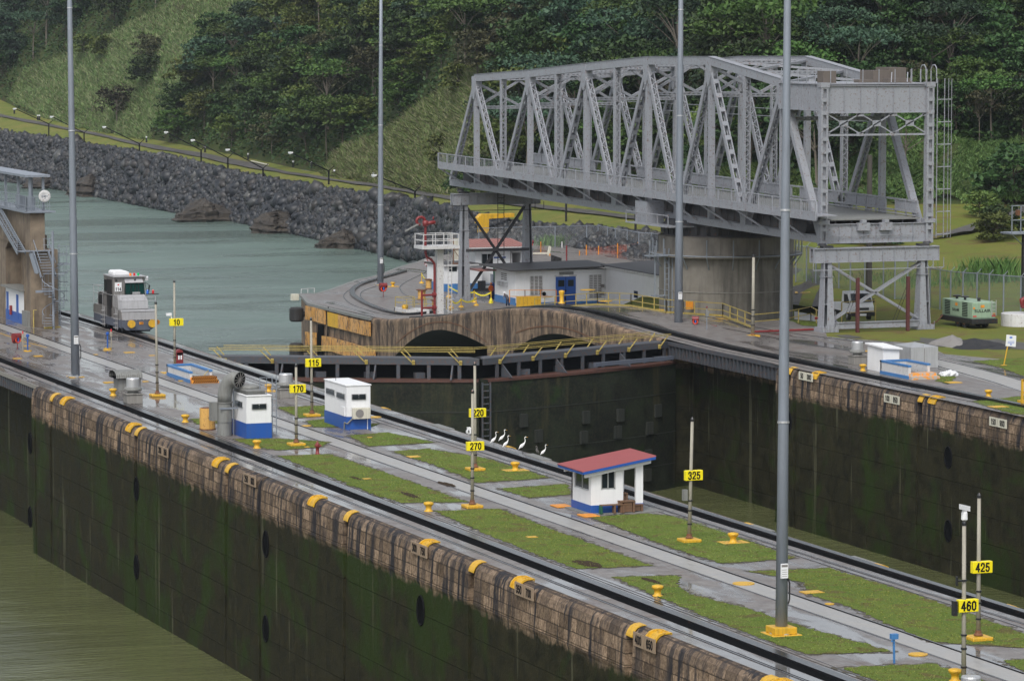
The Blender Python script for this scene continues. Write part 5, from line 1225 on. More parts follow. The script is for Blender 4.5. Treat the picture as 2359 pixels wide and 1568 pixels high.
# ================================================================== tall light poles
def px2m(px, P): return px*float((np.array(P)-CAM) @ _F)/FD
def light_pole(label, base, topref, z, wb_px, base_kind, signs=()):
    """base pixel foot, topref = where the shaft is seen higher up (gives its slight lean)"""
    P = G(*base, z); t = thing('light_pole', label, 'light pole', L(P), group='tall grey steel light poles')
    Q = GD(*topref, P); d = (Q-P)/(Q[2]-P[2]); H = 36.0; r0 = px2m(wb_px, P)/2; r1 = r0*.42
    m = MB(); m.tube([tuple(d*h_) for h_ in (0.05, 9, 9.02, 18, 18.02, 27, H)], [r0+(r1-r0)*k for k in (0, .25, .22, .5, .47, .75, 1)], 12); m.build('shaft', 'galvanised', t, smooth=True)
    m = MB()
    for h_ in (9, 18, 27): m.tube([tuple(d*(h_-.04)), tuple(d*(h_+.04))], [r0+(r1-r0)*h_/H+.03]*2, 12)
    m.tube([(0, 0, .02), (0, 0, .1)], r0+.28, 8)
    for k in range(8): a = k*math.pi/4; m.cbox(((r0+.18)*math.cos(a), (r0+.18)*math.sin(a), .14), (.06, .06, .14))
    m.build('base_flange', 'aluminium', t)
    m = MB()
    for s_ in (-1, 1): m.box(d[0]*H-1.2, d[0]*H+1.2, d[1]*H+s_*.5-.2, d[1]*H+s_*.5+.2, H-.2, H+.3)
    m.build('floodlight', 'aluminium', t)
    m = MB(); s = base_kind; m.box(-s, s, -s, s, -.02 if s > .6 else 0, .0 if s < .1 else .05); 
    if s > .6: m.box(-s*.75, s*.75, -s*.75, s*.75, .05, .35); t.location.z += .0
    m.build('plinth', 'yellow_paint', t, bevel=.03)
    m = MB(); zz = 2.45; m.box(-.16, .16, -r0-.03, -r0+.05, zz, zz+.62); o = m.build('notice', 'white_plain', t)
    m = MB(); m.box(-.14, .14, -r0-.035, -r0-.03, zz+.48, zz+.58)
    for k in range(4): m.box(-.12, .12, -r0-.034, -r0-.03, zz+.08+k*.09, zz+.10+k*.09)
    m.build('print', 'heap_grey', o)
    m = MB(); m.tube([(r0+.02, -.05, 1.3), (r0+.08, -.05, 1.5), (r0+.08, -.05, 2.2), (r0+.0, -.05, 2.4)], .035, 6); m.build('cable_loop', 'rubber', t)
    return t
light_pole('light pole left of all the numbered posts, rising beside the left control tower', (174, 868), (160.3, 0), 0, 20, .55)
light_pole('thickest light pole, on a stepped yellow block in the turf at the lower right', (1800, 1460), (1814, 0), 0, 29, .68)
light_pole('light pole standing on the far wall in front of the round bridge pier', (1563, 755), (1568.5, 0), 0, 20, .6)
light_pole('light pole on the low curved quay, a red life ring box at its foot', (876.5, 656), (877.5, 0), ZN, 15, .55)
# ================================================================== numbered distance posts
def sign_post(label, base, top, num, sc=None, sw=36, sh=19, z=0.0, r=.085, cam_=None, group='numbered distance posts'):
    P = G(*base, z); t = thing('distance_post' if num else 'post', label, 'post', L(P), group=group)
    H = float((GD(*top, P)-P)[2]); lean = float((GD(*top, P)-P)@_R); dx = lean*_R[0]; dy = lean*_R[1]
    m = MB(); m.box(-.48, .48, -.48, .48, 0, .17); m.build('plinth', 'yellow_paint', t, bevel=.04)
    m = MB(); m.lathe([(.2, .2), (.2, .24), (.14, .3), (.13, .42)], 10); m.build('foot', 'rusty_steel', t)
    m = MB(); m.tube([(0, 0, .3), (dx*.5, dy*.5, H*.5), (dx, dy, H-.12)], [r*1.15, r, r*.9], 10); m.build('shaft', 'post_beige', t, smooth=True)
    m = MB(); m.tube([(dx, dy, H-.14), (dx, dy, H-.03), (dx, dy, H+.08)], [r*1.1, r*1.1, r*.3], 8)
    for k in (.14, .25, .33): m.tube([(dx*k, dy*k, H*k), (dx*k, dy*k, H*k+.07)], r*1.5, 8)
    m.build('cap', 'steel_dark', t)
    if num:
        S = GD(*sc, P)-P; w_, h_ = px2m(sw, P), px2m(sh, P)
        m = MB(); m.box(S[0]-w_/2, S[0]+w_/2, -.16, .10, S[2]-h_/2, S[2]+h_/2); s = m.build('number_sign', 'sign_yellow', t, bevel=.015)
        digits(num, h_*.70, 'ink', s, (S[0], -.165, S[2]))
    return t
sign_post('post with yellow sign 10 beside the red cabinet', (402.8, 852.6), (403, 645), '10', (403.5, 741), 32, 17)
sp60 = sign_post('beige post without a number, carrying small red and blue lamps, in front of the locomotive', (362.7, 912.6), (360.5, 694), None)
m = MB(); m.beam((-.75, 0, 7.15), (.15, 0, 7.15), .08, .06); m.build('lamp_bar', 'steel_dark', sp60)
for x, c in ((-.65, 'lamp_blue'), (-.25, 'lamp_red')): m = MB(); m.lathe([(.08, 7.18), (.08, 7.4), (.05, 7.45)], 8, (x, 0, 0)); m.build('signal_lamp', c, sp60)
sign_post('post with yellow sign 115 left of the white air-conditioned hut', (718.8, 958.4), (717.5, 731), '115', (718, 834))
sign_post('post with yellow sign 170 in front of the white pump hut', (682.6, 1025.6), (683, 838), '170', (682, 893.5), 37)
sign_post('post with yellow sign 220 just behind the 270 post', (1094.8, 1083), (1094, 834), '220', (1096, 949), 39, 20)
p270 = sign_post('post with yellow sign 270 left of the egrets, a small camera on its shaft', (1088, 1168.6), (1089, 897), '270', (1090.3, 1025.5), 41.6, 20.5)
p325 = sign_post('post with yellow sign 325 right of the red-roofed booth', (1587.8, 1247.3), (1593.5, 961), '325', (1592.5, 1092.5), 43, 23)
sign_post('post with yellow sign 425 at the right edge', (2253.6, 1473), (2252, 1135), '425', (2254, 1303), 50, 27)
p460 = sign_post('post with yellow sign 460 and a white camera on top', (2220, 1592), (2217, 1197), '460', (2220.5, 1391), 50, 29)
sign_post('plain beige post on the far wall in front of the round pier', (1734, 776), (1735, 587), None, r=.13, group='plain posts')
m = MB(); m.box(-.28, -.10, -.12, .08, 4.0, 4.35); m.box(-.35, -.2, -.12, .02, 4.05, 4.2); m.build('camera', 'white_paint', p270)
m = MB(); m.box(-.36, -.14, -.12, .12, 2.1, 2.65); m.build('junction_box', 'vent_concrete', p325)
H460 = float((GD(2217, 1197, G(2220, 1592))-G(2220, 1592))[2])
m = MB(); m.lathe([(.07, 0), (.13, .05), (.12, .3), (.08, .42)], 10, (-.05, 0, H460+.05)); m.add(*slab(Vector((-.28, -.1, H460+.62)), Vector((.2, .1, H460+.5)), Vector((0, 1, 0)), Vector((0, 0, 1)), .22, .2)); m.build('camera', 'white_paint', p460)
m = MB(); m.box(-.35, .05, -.12, -.05, 4.35, 4.42); m.box(-.42, -.36, -.14, -.02, 4.2, 4.55); m.box(-.52, -.38, -.16, .1, 3.02, 3.6); m.build('bracket', 'steel_dark', p460)
cm = thing('camera', 'small white camera fixed behind the yellow sign 10 post', 'camera', L(G(402.8, 852.6)+np.array([-.35, .1, 4.1])))
m = MB(); m.box(-.25, .15, -.1, .1, 0, .2); m.tube([(.1, 0, 0), (.2, 0, -.3), (.33, -.1, -.3)], .04, 6); m.build('housing', 'white_paint', cm)
# ================================================================== yellow mooring bollards
def bollard0(plate):
    t = thing('bollard', 'x', 'bollard', (0, 0, 0), group='yellow mooring bollards')
    m = MB(); m.lathe([(.25, 0), (.24, .03), (.17, .08), (.15, .2), (.18, .29), (.26, .36), (.28, .42), (.26, .48), (.16, .51), (0.02, .52)], 20); m.build('bollard_head', 'yellow_paint', t, smooth=True)
    if plate: m = MB(); m.box(-.7, .7, -.5, .5, .0, .03); m.build('base_plate', 'yellow_paint', t)
    return t
b0 = bollard0(False); b1 = bollard0(True); used = [False, False]
for u, v, z, k, lab in ((260.5, 911, 0, 0, 'yellow bollard left of the vent with the corrugated hood'), (427, 972, 0, 0, 'yellow bollard left of the pale yellow tank'),
    (592, 1032, 0, 0, 'yellow bollard in the turf below the white pump hut'), (618.7, 901, 0, 1, 'yellow bollard on a plate between the pump hut and the aluminium fan'),
    (987.5, 1177, 0, 0, 'yellow bollard left of the 270 post'), (1187, 1083, 0, 1, 'yellow bollard on a plate in the turf below the egrets'),
    (1515, 1372, 0, 0, 'yellow bollard at the tip of the turf patch in the lower middle'), (1689, 1249, 0, 1, 'yellow bollard on a plate right of the 325 post'),
    (2200, 1568, 0, 0, 'yellow bollard cut by the bottom edge beside the 460 post'), (1988, 854, 0, 0, 'yellow bollard by the white control cabinet on the far wall'),
    (2277, 914, 0, 0, 'yellow bollard on the far wall near the right edge'), (905, 660, ZN, 1, 'yellow bollard on the low quay beside the life ring'), (393, 858, 0, 1, 'yellow bollard half hidden left of the blue-edged stairwell')):
    src = (b0, b1)[k]; P = G(u, v, z)
    if not used[k]: src.location = L(P); src['label'] = lab; used[k] = True
    else: dup(src, L(P), 0, lab)
t = thing('bollard', 'tall yellow bollard post in front of the blue double doors', 'bollard', L(G(1294, 699, .5)))
m = MB(); m.lathe([(.34, 0), (.3, .06), (.19, .16), (.2, .78), (.26, .98), (.27, 1.12), (.2, 1.18), (.02, 1.22)], 18); m.build('bollard_head', 'yellow_paint', t, smooth=True)
t = thing('bollard', 'small yellow bollard next to the white railed pit on the low quay', 'bollard', L(G(933, 720, ZN)))
m = MB(); m.lathe([(.26, 0), (.22, .3), (.34, .55), (.33, .75), (.02, .85)], 16); m.build('bollard_head', 'yellow_paint', t, smooth=True)
# ================================================================== flat yellow covers and marks
def cover(u, v, w_, d, label, rnd_=False, mat='yellow_paint', z=0.0):
    P = G(u, v, z); m = MB(); w_ *= .74; d *= .74
    if rnd_: m.lathe([(w_/2, 0), (w_/2, .035)], 20)
    else: m.box(-w_/2, w_/2, -d/2, d/2, 0, .035)
    m.v = [(p[0]*1, p[1], p[2]) for p in m.v]; o = m.build('deck_cover', mat); o.location = L(P, z+.005); return tag(o, label, 'cover', 'flat yellow deck covers')
for a in ((1225, 1237, .7, .6, 'yellow cover in the turf below the 270 post'), (845, 1103, .6, .5, 'yellow cover in the turf patch right of the fire hydrant'), (953, 1052, 1.0, 1.0, 'yellow cover at the corner of the turf left of the 220 post'),
    (1713, 1344, 1.4, 1.4, 'large round yellow cover on the pale lane left of the thick pole', True), (1870, 1364, 1.3, 1.0, 'yellow cover in the turf right of the thick pole'), (1911, 1391, .6, .6, 'small round yellow cover right of the thick pole', True),
    (572, 882+110, .5, .5, 'small yellow cover on the lane behind the pump hut'), (706, 1021-40, .9, .7, 'round yellow cover on the lane below the 115 post', True), (707, 1030, .4, .4, 'tiny yellow cover beside the fire hydrant'),
    (862, 961, 1.3, 1.3, 'wide pale yellow cover right of the air-conditioned hut', True), (852, 1013-5, .4, .4, 'tiny yellow cover below the air-conditioned hut'), (2115, 1507, 1.1, .9, 'worn yellow cover on the lane by the blue marker post', True),
    (62, 797, .7, .7, 'yellow cover left of the leftmost light pole'), (88, 820, .9, .7, 'yellow cover below the red life ring box at the left'), (40, 826, .9, .7, 'faint yellow cover at the left edge'), (247, 807, .8, .7, 'yellow cover at the foot of the blue post'),
    (298, 812, 1.1, .9, 'yellow cover in front of the locomotive'), (350, 819, .6, .5, 'yellow cover behind the lamp post'), (250, 881, 1.0, .8, 'yellow cover behind the corrugated vent'), (220, 817, .5, .4, 'small yellow cover right of the leftmost pole'), (335, 879, .6, .5, 'small yellow cover between the vent and the lamp post'),
    (417, 877, .5, .5, 'small yellow cover before the striped steps'), (1354, 668, 2.0, 1.6, 'round yellow cover near the blue doors', True, 'yellow_paint', .6), (1394, 694, 1.8, 1.5, 'round yellow cover right of the tall yellow bollard', True, 'yellow_paint', .4),
    (1465, 698+18, 1.8, 1.5, 'round yellow cover left of the pole on the far wall', True, 'yellow_paint', .3), (1515, 698+16, 1.8, 1.5, 'round yellow cover just beside the pole on the far wall', True, 'yellow_paint', .2), (1633, 753, 1.3, 1.0, 'yellow cover beside the far life ring box'),
    (1995, 809, 1.2, .9, 'yellow cover on the far return track'), (2196, 881, 1.4, 1.2, 'round yellow cover on the far lane'), (2300, 942-5, 1.6, 1.3, 'round yellow cover at the right end of the far lane')): cover(*a)
for i, (u, v, lab) in enumerate(((1293, 1166, 'orange ramp at the far corner of the booth slab'), (1356, 1188, 'orange ramp at the near corner of the booth slab'))):
    P = G(u, v); m = MB(); m.extr([(-.45, -.55, 0), (.45, -.55, 0), (.45, .55, .0), (-.45, .55, .0)], (0, 0, .07)); o = m.build('ramp', 'orange_paint', bevel=.03); o.location = L(P); tag(o, lab, 'ramp', 'orange ramps')
# yellow painted lines on the far wall
def line_mark(pts, z, w_=.18, mat='yellow_paint'):
    P = [G(u, v, z) for u, v in pts]; m = MB()
    for a, b in zip(P[:-1], P[1:]): m.add(*slab(Vector(a), Vector(b), Vector((1, 0, 0)), Vector((0, 0, 1)), w_, .006))
    return tag(m.build('line_marking', mat), kind='structure')
line_mark(((1524, 726), (1580, 741), (1636, 757)), .008); line_mark(((0, 767), (60, 788), (108, 800)), .006, .12); line_mark(((1636, 738), (1700, 737)), .008, 1.0); line_mark(((1640, 732), (1690, 735)), .008, .9)
# ================================================================== huts on the centre wall
def hut_dims(corner, right, left, topv):
    C0 = G(*corner); Rr = G(*right); Lf = G(*left); H = float((GD(corner[0], topv, C0)-C0)[2]); return C0, float(Rr[0]-C0[0]), float(Lf[1]-C0[1]), H
def louvre(m1, m2, x0, x1, y, z0, z1, axis='x', n=4):
    """frame and blades of a louvred opening on a face; axis x: face towards us"""
    for i in range(n):
        z = z0+(z1-z0)*(i+.5)/n
        if axis == 'x': m2.extr([(x0, y-.015, z-.04), (x0, y-.015, z-.02), (x0, y-.05, z-.06), (x0, y-.05, z-.08)], (x1-x0, 0, 0))
        else: m2.extr([(y-.015, x0, z-.04), (y-.015, x0, z-.02), (y-.05, x0, z-.06), (y-.05, x0, z-.08)], (0, x1-x0, 0))
def hut(label, corner, right, left, topv, bh):
    C0, w_, d, H = hut_dims(corner, right, left, topv); t = thing('hut', label, 'hut', L(C0))
    m = MB(); m.box(0, w_, 0, d, bh, H-.02); m.box(-.05, w_+.05, -.05, d+.05, H-.02, H+.06); m.build('wall', 'white_paint', t, bevel=.02)
    m = MB(); m.box(-.02, w_+.02, -.02, d+.02, 0, bh); m.build('plinth', 'blue_paint', t)
    return t, w_, d, H
def hut_window(t, x0, x1, z0, z1, face='front', off=0.0, split=True):
    a = MB(); f = MB(); b = MB()
    if face == 'front':
        a.box(x0, x1, -.03+off, .0+off, z0, z1)
        for p in ((x0, x1, z0-.04, z0), (x0, x1, z1, z1+.04)): f.box(p[0]-.04, p[1]+.04, -.06+off, .01+off, p[2], p[3])
        for x in ([x0-.04, x1]+([(x0+x1)/2-.02] if split else [])): f.box(x, x+.04, -.06+off, .01+off, z0, z1)
        louvre(f, b, x0, x1, -.03+off, z0, z1)
    else:
        a.box(-.03+off, 0+off, x0, x1, z0, z1)
        for p in ((x0, x1, z0-.04, z0), (x0, x1, z1, z1+.04)): f.box(-.06+off, .01+off, p[0]-.04, p[1]+.04, p[2], p[3])
        for x in ([x0-.04, x1]+([(x0+x1)/2-.02] if split else [])): f.box(-.06+off, .01+off, x, x+.04, z0, z1)
        louvre(f, b, x0, x1, -.03+off, z0, z1, 'y')
    w0 = a.build('window', 'glass_dark', t); f.build('frame', 'aluminium', w0); b.build('blades', 'glass_dark', w0)
    return w0
t, w_, d, H = hut('white hut with blue base and an air conditioner on its front', (798.8, 989.5), (854.3, 987.4), (753, 972.5), 888, .82)
hut_window(t, w_*.22, w_*.78, H*.70, H*.80); hut_window(t, d*.06, d*.42, H*.70, H*.80, 'side', split=False); hut_window(t, d*.52, d*.90, H*.72, H*.82, 'side', split=False)
m = MB(); m.box(w_*.2, w_*.92, -.42, -.05, H*.25, H*.5); o = m.build('air_conditioner', 'cream', t, bevel=.02)
m = MB(); m.tube([(w_*.46, -.42, H*.375), (w_*.46, -.44, H*.375)], .27, 20); m.build('fan_grille', 'heap_grey', o)
m = MB(); m.tube([(w_*.22, -.08, H*.25), (0, -.12, H*.14), (-.07, .25, H*.16), (-.07, .3, .05)], .05, 8); m.build('drain_pipe', 'vent_concrete', t)
m = MB(); m.box(-.05, 0, .35, 1.1, H*.3, H*.5); m.box(-.07, -.04, .55, .68, H*.8, H*.87); m.box(w_*.85, w_*.88, -.03, 0, 0, .75); m.build('panel', 'white_paint', t)
m = MB(); m.tube([(w_*.2, d*.7, H), (w_*.2, d*.7, H+.35)], .02, 5); m.build('rod', 'steel_dark', t)
t, w_, d, H = hut('white pump hut with blue base beside the big grey vent pipe', (568.5, 1010.5), (627.8, 1009.0), (537, 995), 912, .95)
hut_window(t, w_*.22, w_*.78, H*.71, H*.81); hut_window(t, d*.2, d*.62, H*.72, H*.83, 'side', split=False)
m = MB(); m.box(.1, w_*.8, .25, d*.8, H+.06, H+.32)
for k in range(3): m.box(.05, w_*.85, .2, d*.85, H+.08+k*.09, H+.11+k*.09)
m.build('roof_vent', 'vent_concrete', t)
m = MB(); m.lathe([(.7, 0), (.65, .12), (.4, .22), (.02, .26)], 16, (w_*.5, d*.5, H+.32)); m.build('vent_dome', 'vent_concrete', t, smooth=True)
m = MB()
for x in (w_+.15, w_+.42): m.beam((x, .3, 0), (x, .3, H+1.25), .045, .045)
for z in np.arange(.3, H+1, .35): m.beam((w_+.15, .3, z), (w_+.42, .3, z), .03, .03)
for x in (w_-.6, w_-.15): m.beam((x, .5, H), (x, .5, H+1.1), .035, .035)
m.beam((w_-.6, .5, H+1.1), (w_+.15, .3, H+1.1), .035, .035); m.beam((w_-.6, .5, H+.6), (w_+.15, .3, H+.6), .03, .03); m.build('ladder', 'galvanised', t)
# ---- gooseneck vent
P = G(517.8, 1002.5); t = thing('vent_pipe', 'huge grey gooseneck vent pipe turned towards the camera, left of the white pump hut', 'vent', L(P))
r0 = px2m(16.8, P); hN = px2m(76, P)
m = MB(); m.tube([(0, 0, 0), (0, 0, hN)], r0, 24); m.tube([(0, 0, hN), (0, 0, hN+.05)], r0+.06, 24); m.tube([(0, 0, hN*.42), (0, 0, hN*.42+.06)], r0+.04, 24); m.build('stack', 'vent_concrete', t)
m = MB(); arc = []; cx, cz = .15, hN+.1
pts = [(0, 0, hN+.03), (.02, .0, hN+.5), (.1, -.05, hN+.95), (.25, -.2, hN+1.33), (.48, -.45, hN+1.52), (.70, -.72, hN+1.50)]
m.tube(pts, [r0*.97, r0*.98, r0*1.0, r0*1.03, r0*1.06, r0*1.08], 24); m.build('elbow', 'vent_concrete', t, smooth=True)
dirv = Vector((.5, -.85, -.12)).normalized(); c = Vector(pts[-1])
m = MB(); m.tube([c, c+dirv*.12], [r0*1.14, r0*1.16], 24); m.build('mouth_rim', 'vent_concrete', t)
m = MB(); m.tube([c+dirv*.10, c+dirv*.125], r0*1.05, 24); o = m.build('mouth', 'dark_void', t)
g = MB(); e1 = dirv.cross(Vector((0, 0, 1))).normalized(); e2 = dirv.cross(e1)
for k in range(6): a = k*math.pi/6; q = (e1*math.cos(a)+e2*math.sin(a))*r0; g.beam(c+dirv*.14-q, c+dirv*.14+q, .03, .03)
g.build('grille', 'heap_grey', o)
m = MB(); m.box(-r0-.42, -r0-.02, -.1, .5, hN*.46, hN*1.02); m.build('duct_box', 'vent_concrete', t)
m = MB(); m.tube([(r0+.1, -.1, 0), (r0+.1, -.1, hN*1.35)], .035, 6); m.box(-r0, r0+.3, -r0-.05, -r0+.05, hN*.82, hN*.87); m.build('conduit', 'galvanised', t)
# ---- pale yellow tank
P = G(478, 989); t = thing('tank', 'pale yellow rusting half-round tank between the bollard and the vent pipe', 'tank', L(P)); R_ = px2m(18, P); Ht = px2m(50, P)
m = MB(); m.lathe([(R_, .06), (R_, Ht)], 20)
paint('tank_yellow', (.66, .38, .10), .5, .5, rust=.35); m.build('shell', 'tank_yellow', t)
m = MB(); m.lathe([(R_+.04, 0), (R_+.04, .08)], 20); m.lathe([(R_-.05, Ht), (R_-.05, Ht+.02)], 20); m.build('rim', 'rusty_steel', t)
# ---- mushroom fans
def mushroom(label, base, w_px, h_px, mat_top='aluminium', block=True, z=0.0):
    P = G(*base, z); t = thing('roof_fan', label, 'vent', L(P), group='aluminium mushroom fans'); w_ = px2m(w_px, P); H = px2m(h_px, P)
    m = MB(); m.box(-w_*.55, w_*.55, -w_*.55, w_*.55, 0, H*.36); m.box(-w_*.62, w_*.62, -w_*.62, w_*.62, H*.36, H*.40); m.build('plinth', 'concrete_grey', t, bevel=.02)
    m = MB(); m.lathe([(w_*.38, H*.40), (w_*.36, H*.5), (w_*.6, H*.5), (w_*.64, H*.55), (w_*.6, H*.62), (w_*.46, H*.65)], 24); m.build('skirt', 'vent_concrete', t, smooth=False)
    m = MB(); m.lathe([(w_*.46, H*.63), (w_*.46, H*.96), (w_*.43, H), (.02, H*1.02)], 24); m.build('drum', mat_top, t)
    return t
mushroom('aluminium mushroom fan in front of the corrugated vent hood', (306.5, 928), 33, 58)
mushroom('aluminium mushroom fan between the pump hut ladder and the 170 post', (658.5, 915), 35, 55)
mushroom('aluminium mushroom fan on a concrete block left of the white control cabinet', (1975, 838), 29, 52)
mushroom('aluminium fan drum cut off by the bottom edge below the 460 post', (2236, 1640), 50, 85)
# ---- hooded vent
P = G(292, 897); t = thing('hooded_vent', 'grey vent with a curved corrugated hood on the left part of the centre wall', 'vent', L(P))
w_ = px2m(60, P); H = px2m(46, P)
m = MB(); m.box(-.7, .9, -.5, 1.0, 0, H*.62); m.build('casing', 'vent_concrete', t)
m = MB(); n = 12; k = 10; vs = []
for i in range(n*3+1):
    x = -w_*.52+w_*1.04*i/(n*3); rr = 1.0+(.035 if i % 3 == 1 else 0)
    for j in range(k+1): a = math.pi*(j/k); vs.append((x, .25-1.05*rr*math.cos(a), H*.62+(H*.36)*rr*math.sin(a)**.7))
m.add(vs, [(i*(k+1)+j, i*(k+1)+j+1, (i+1)*(k+1)+j+1, (i+1)*(k+1)+j) for i in range(n*3) for j in range(k)]); m.build('hood', 'vent_concrete', t)
m = MB(); m.box(-w_*.52, w_*.52, -.8, 1.3, H*.6, H*.62); m.build('hood_floor', 'dark_void', t)
# ---- stairwells with blue coping
def stairwell(label, A, B, D_, E_, topA, steps, mat_step, z=0.0, cab=False):
    """A near-left bottom, B near-right bottom (front), D_ far-left bottom: an open well with low walls"""
    P = G(*A, z); t = thing('stairwell', label, 'stairwell', L(P)); w_ = float((G(*B, z)-P)[0]); d = float((G(*D_, z)-P)[1]); H = px2m(topA, P); tk = .2
    m = MB(); m.box(0, tk, 0, d, .25, H); m.box(0, w_, d-tk, d, .25, H); m.box(w_-tk, w_, .9, d-tk, .25, H); m.build('wall', 'white_steel', t)
    m = MB(); m.box(-.03, tk+.03, -.03, d+.03, H, H+.14); m.box(-.03, w_+.03, d-tk-.03, d+.03, H+.002, H+.142); m.box(w_-tk-.03, w_+.03, .87, d, H, H+.138); m.box(-.03, 0, 0, d, 0, .25); m.box(-.03, .15, -.02, 0, 0, .25); m.build('coping', 'light_blue_paint', t)
    m = MB(); m.box(0, tk, 0, d, 0, .25); m.build('footing', 'light_blue_paint', t)
    m = MB(); n = 12
    m.box(.05, w_+.1, -.5, .4, 0, .22); m.box(.05, w_+.1, -.05, .9, .22, .42); s = m.build('steps', mat_step, t)
    if steps:
        q = MB()
        for i in range(n):
            x = .1+(w_-.05)*i/n
            for (y, z0, z1, sh) in ((-.505, .02, .21, .12), (-.055, .23, .41, .12)): q.extr([(x, y, z0), (x+.1, y, z0), (x+.1+sh, y, z1), (x+sh, y, z1)], (0, -.004, 0))
            for (y0, y1, zz) in ((-.48, -.06, .222), (-.03, .86, .422)): q.box(x+.1, x+.2, y0, y1, zz, zz+.004)
        q.build('stripes', 'ink', s)
    q = MB(); q.box(tk, w_-tk, .9, d-tk, .0, .02); q.build('well', 'dark_void', t)
    return t, w_, d, H
t, w_, d, H = stairwell('stairwell with blue coping and black and orange striped steps', (437, 882), (497, 880), (394, 864), None, 22, True, 'orange_paint')
m = MB(); m.tube([(w_-.6, .9, .45), (w_-.25, .95, H+.1)], .03, 6); m.build('rail', 'rail_yellow', t)
P = G(413, 836); t = thing('hose_cabinet', 'red cabinet with two white panels behind the striped stairwell', 'cabinet', L(P)); H = px2m(29, P)
m = MB(); m.box(-.26, .26, -.2, .3, 0, H*.85); m.tube([(0, -.2, H*.83), (0, .3, H*.83)], .26, 14); m.build('body', 'red_paint', t)
m = MB(); m.box(-.14, -.03, -.22, -.2, H*.3, H*.62); m.box(.05, .16, -.22, -.2, H*.3, H*.62); m.build('panel', 'white_plain', t)
# ---- life ring shelters, small posts
def life_ring(label, base, h_px, z=0.0, rz=0.0, ring_out=True):
    P = G(*base, z); s = px2m(h_px, P)/1.7; t = thing('life_ring_box', label, 'life ring', L(P), rz, group='red life ring boxes')
    m = MB(); m.tube([(0, 0, 0), (0, 0, .9*s)], .035, 6); m.build('stand', 'red_paint', t)
    m = MB(); n = 10; vs = []
    for x in (-.42*s, .42*s):
        for j in range(n+1): a = math.pi*j/n; vs.append((x, -.36*s*math.cos(a)+.05, 1.3*s+.32*s*math.sin(a)))
    m.add(vs, [(j, j+1, n+2+j, n+1+j) for j in range(n)]); m.add([vs[j] for j in range(n+1)], [tuple(range(n+1))]); 
    m.extr([(-.42*s, .41*s, 1.3*s), (.42*s, .41*s, 1.3*s), (.25*s, .3*s, .6*s), (-.25*s, .3*s, .6*s)], (0, -.03, 0))
    for x in (-.42*s, .40*s): m.extr([(x, -.31*s, 1.3*s), (x, .41*s, 1.3*s), (x, .3*s, .65*s)], (.03*s, 0, 0))
    m.build('hood', 'red_paint', t)
    m = MB(); R_ = .29*s; m.tube([(R_*math.cos(2*math.pi*k/18), -.12*s, .98*s+R_*math.sin(2*math.pi*k/18)) for k in range(19)], .075*s, 8, caps=False); m.build('ring', 'ring_orange', t, smooth=True)
    m = MB(); m.tube([(0, -.1*s, .75*s), (.02, -.15*s, .95*s), (0, -.1*s, 1.2*s)], .07*s, 8); m.build('rope', 'lamp_blue', t)
    return t
life_ring('red life ring box beside the left light pole at the left edge', (40, 805), 40, 0, .5)
life_ring('red life ring box below the light pole on the low quay', (883, 684), 34, ZN)
life_ring('red life ring box right of the light pole on the far wall', (1602, 758), 31, 0, -.5)
life_ring('red life ring box partly hidden behind the slender dark end pier', (1222, 578), 26, ZN, .2)
def pin(name, label, base, h_px, parts, z=0.0):
    P = G(*base, z); t = thing(name, label, 'post', L(P)); H = px2m(h_px, P)
    for nm, mat, prof in parts: m = MB(); m.lathe([(r, zz*H) for r, zz in prof], 10); m.build(nm, mat, t)
    return t
for lab, b in (('short blue post on a yellow disc near the life ring box at the left edge', (64, 809)), ('short blue post on a yellow disc in front of the locomotive', (248, 804))):
    pin('blue_post', lab, b, 40, (('disc', 'yellow_paint', [(.33, 0), (.33, .06)]), ('shaft', 'blue_paint', [(.06, .06), (.06, .8)]), ('head', 'blue_paint', [(.06, .8), (.14, .84), (.14, .95), (.05, 1)])))
for lab, b in (('thin beige post with red tip by the leftmost life ring box', (53, 808)), ('thin beige post with red tip under the nose of the locomotive', (256.5, 803))):
    pin('marker_post', lab, b, 46, (('shaft', 'post_beige', [(.045, 0), (.045, .62)]), ('box', 'post_beige', [(.1, .62), (.1, .86)]), ('tip', 'lamp_red', [(.06, .86), (.06, .93), (.03, 1.0)])))
P = G(2060, 1527); t = thing('marker_post', 'light blue post with a small box on the wet path at the lower right', 'post', L(P)); H = px2m(69, P)
m = MB(); m.beam((0, 0, 0), (-.03, 0, H*.82), .07, .07); m.build('shaft', 'light_blue_paint', t)
m = MB(); m.box(-.17, .14, -.1, .1, H*.82, H); m.tube([(-.12, -.05, H*.8), (-.12, -.05, H*.74)], .05, 6); m.build('box', 'light_blue_paint', t)
P = G(731.4, 1046); t = thing('fire_hydrant', 'dark red fire hydrant on the path beside the 170 post', 'hydrant', L(P)); H = px2m(32, P)
m = MB(); m.lathe([(.16, 0), (.16, .04), (.11, .06), (.10, .55*H), (.14, .57*H), (.14, .62*H), (.12, .66*H), (.13, .74*H), (.08, .84*H), (.03, .9*H), (.03, .97*H), (.01, H)], 16); m.build('barrel', 'red_paint', t, smooth=True)
m = MB(); m.tube([(.1, 0, .6*H), (.24, -.02, .6*H)], .06, 8); m.tube([(-.18, 0, .62*H), (-.1, 0, .62*H)], .05, 8); m.tube([(0, -.1, .6*H), (0, -.2, .6*H)], .06, 8); m.build('outlet', 'red_paint', t)
m = MB(); m.tube([(.2, -.1, .58*H), (.26, -.1, .45*H), (.2, -.12, .38*H), (.12, -.12, .42*H)], .012, 4); m.build('chain', 'steel_dark', t)
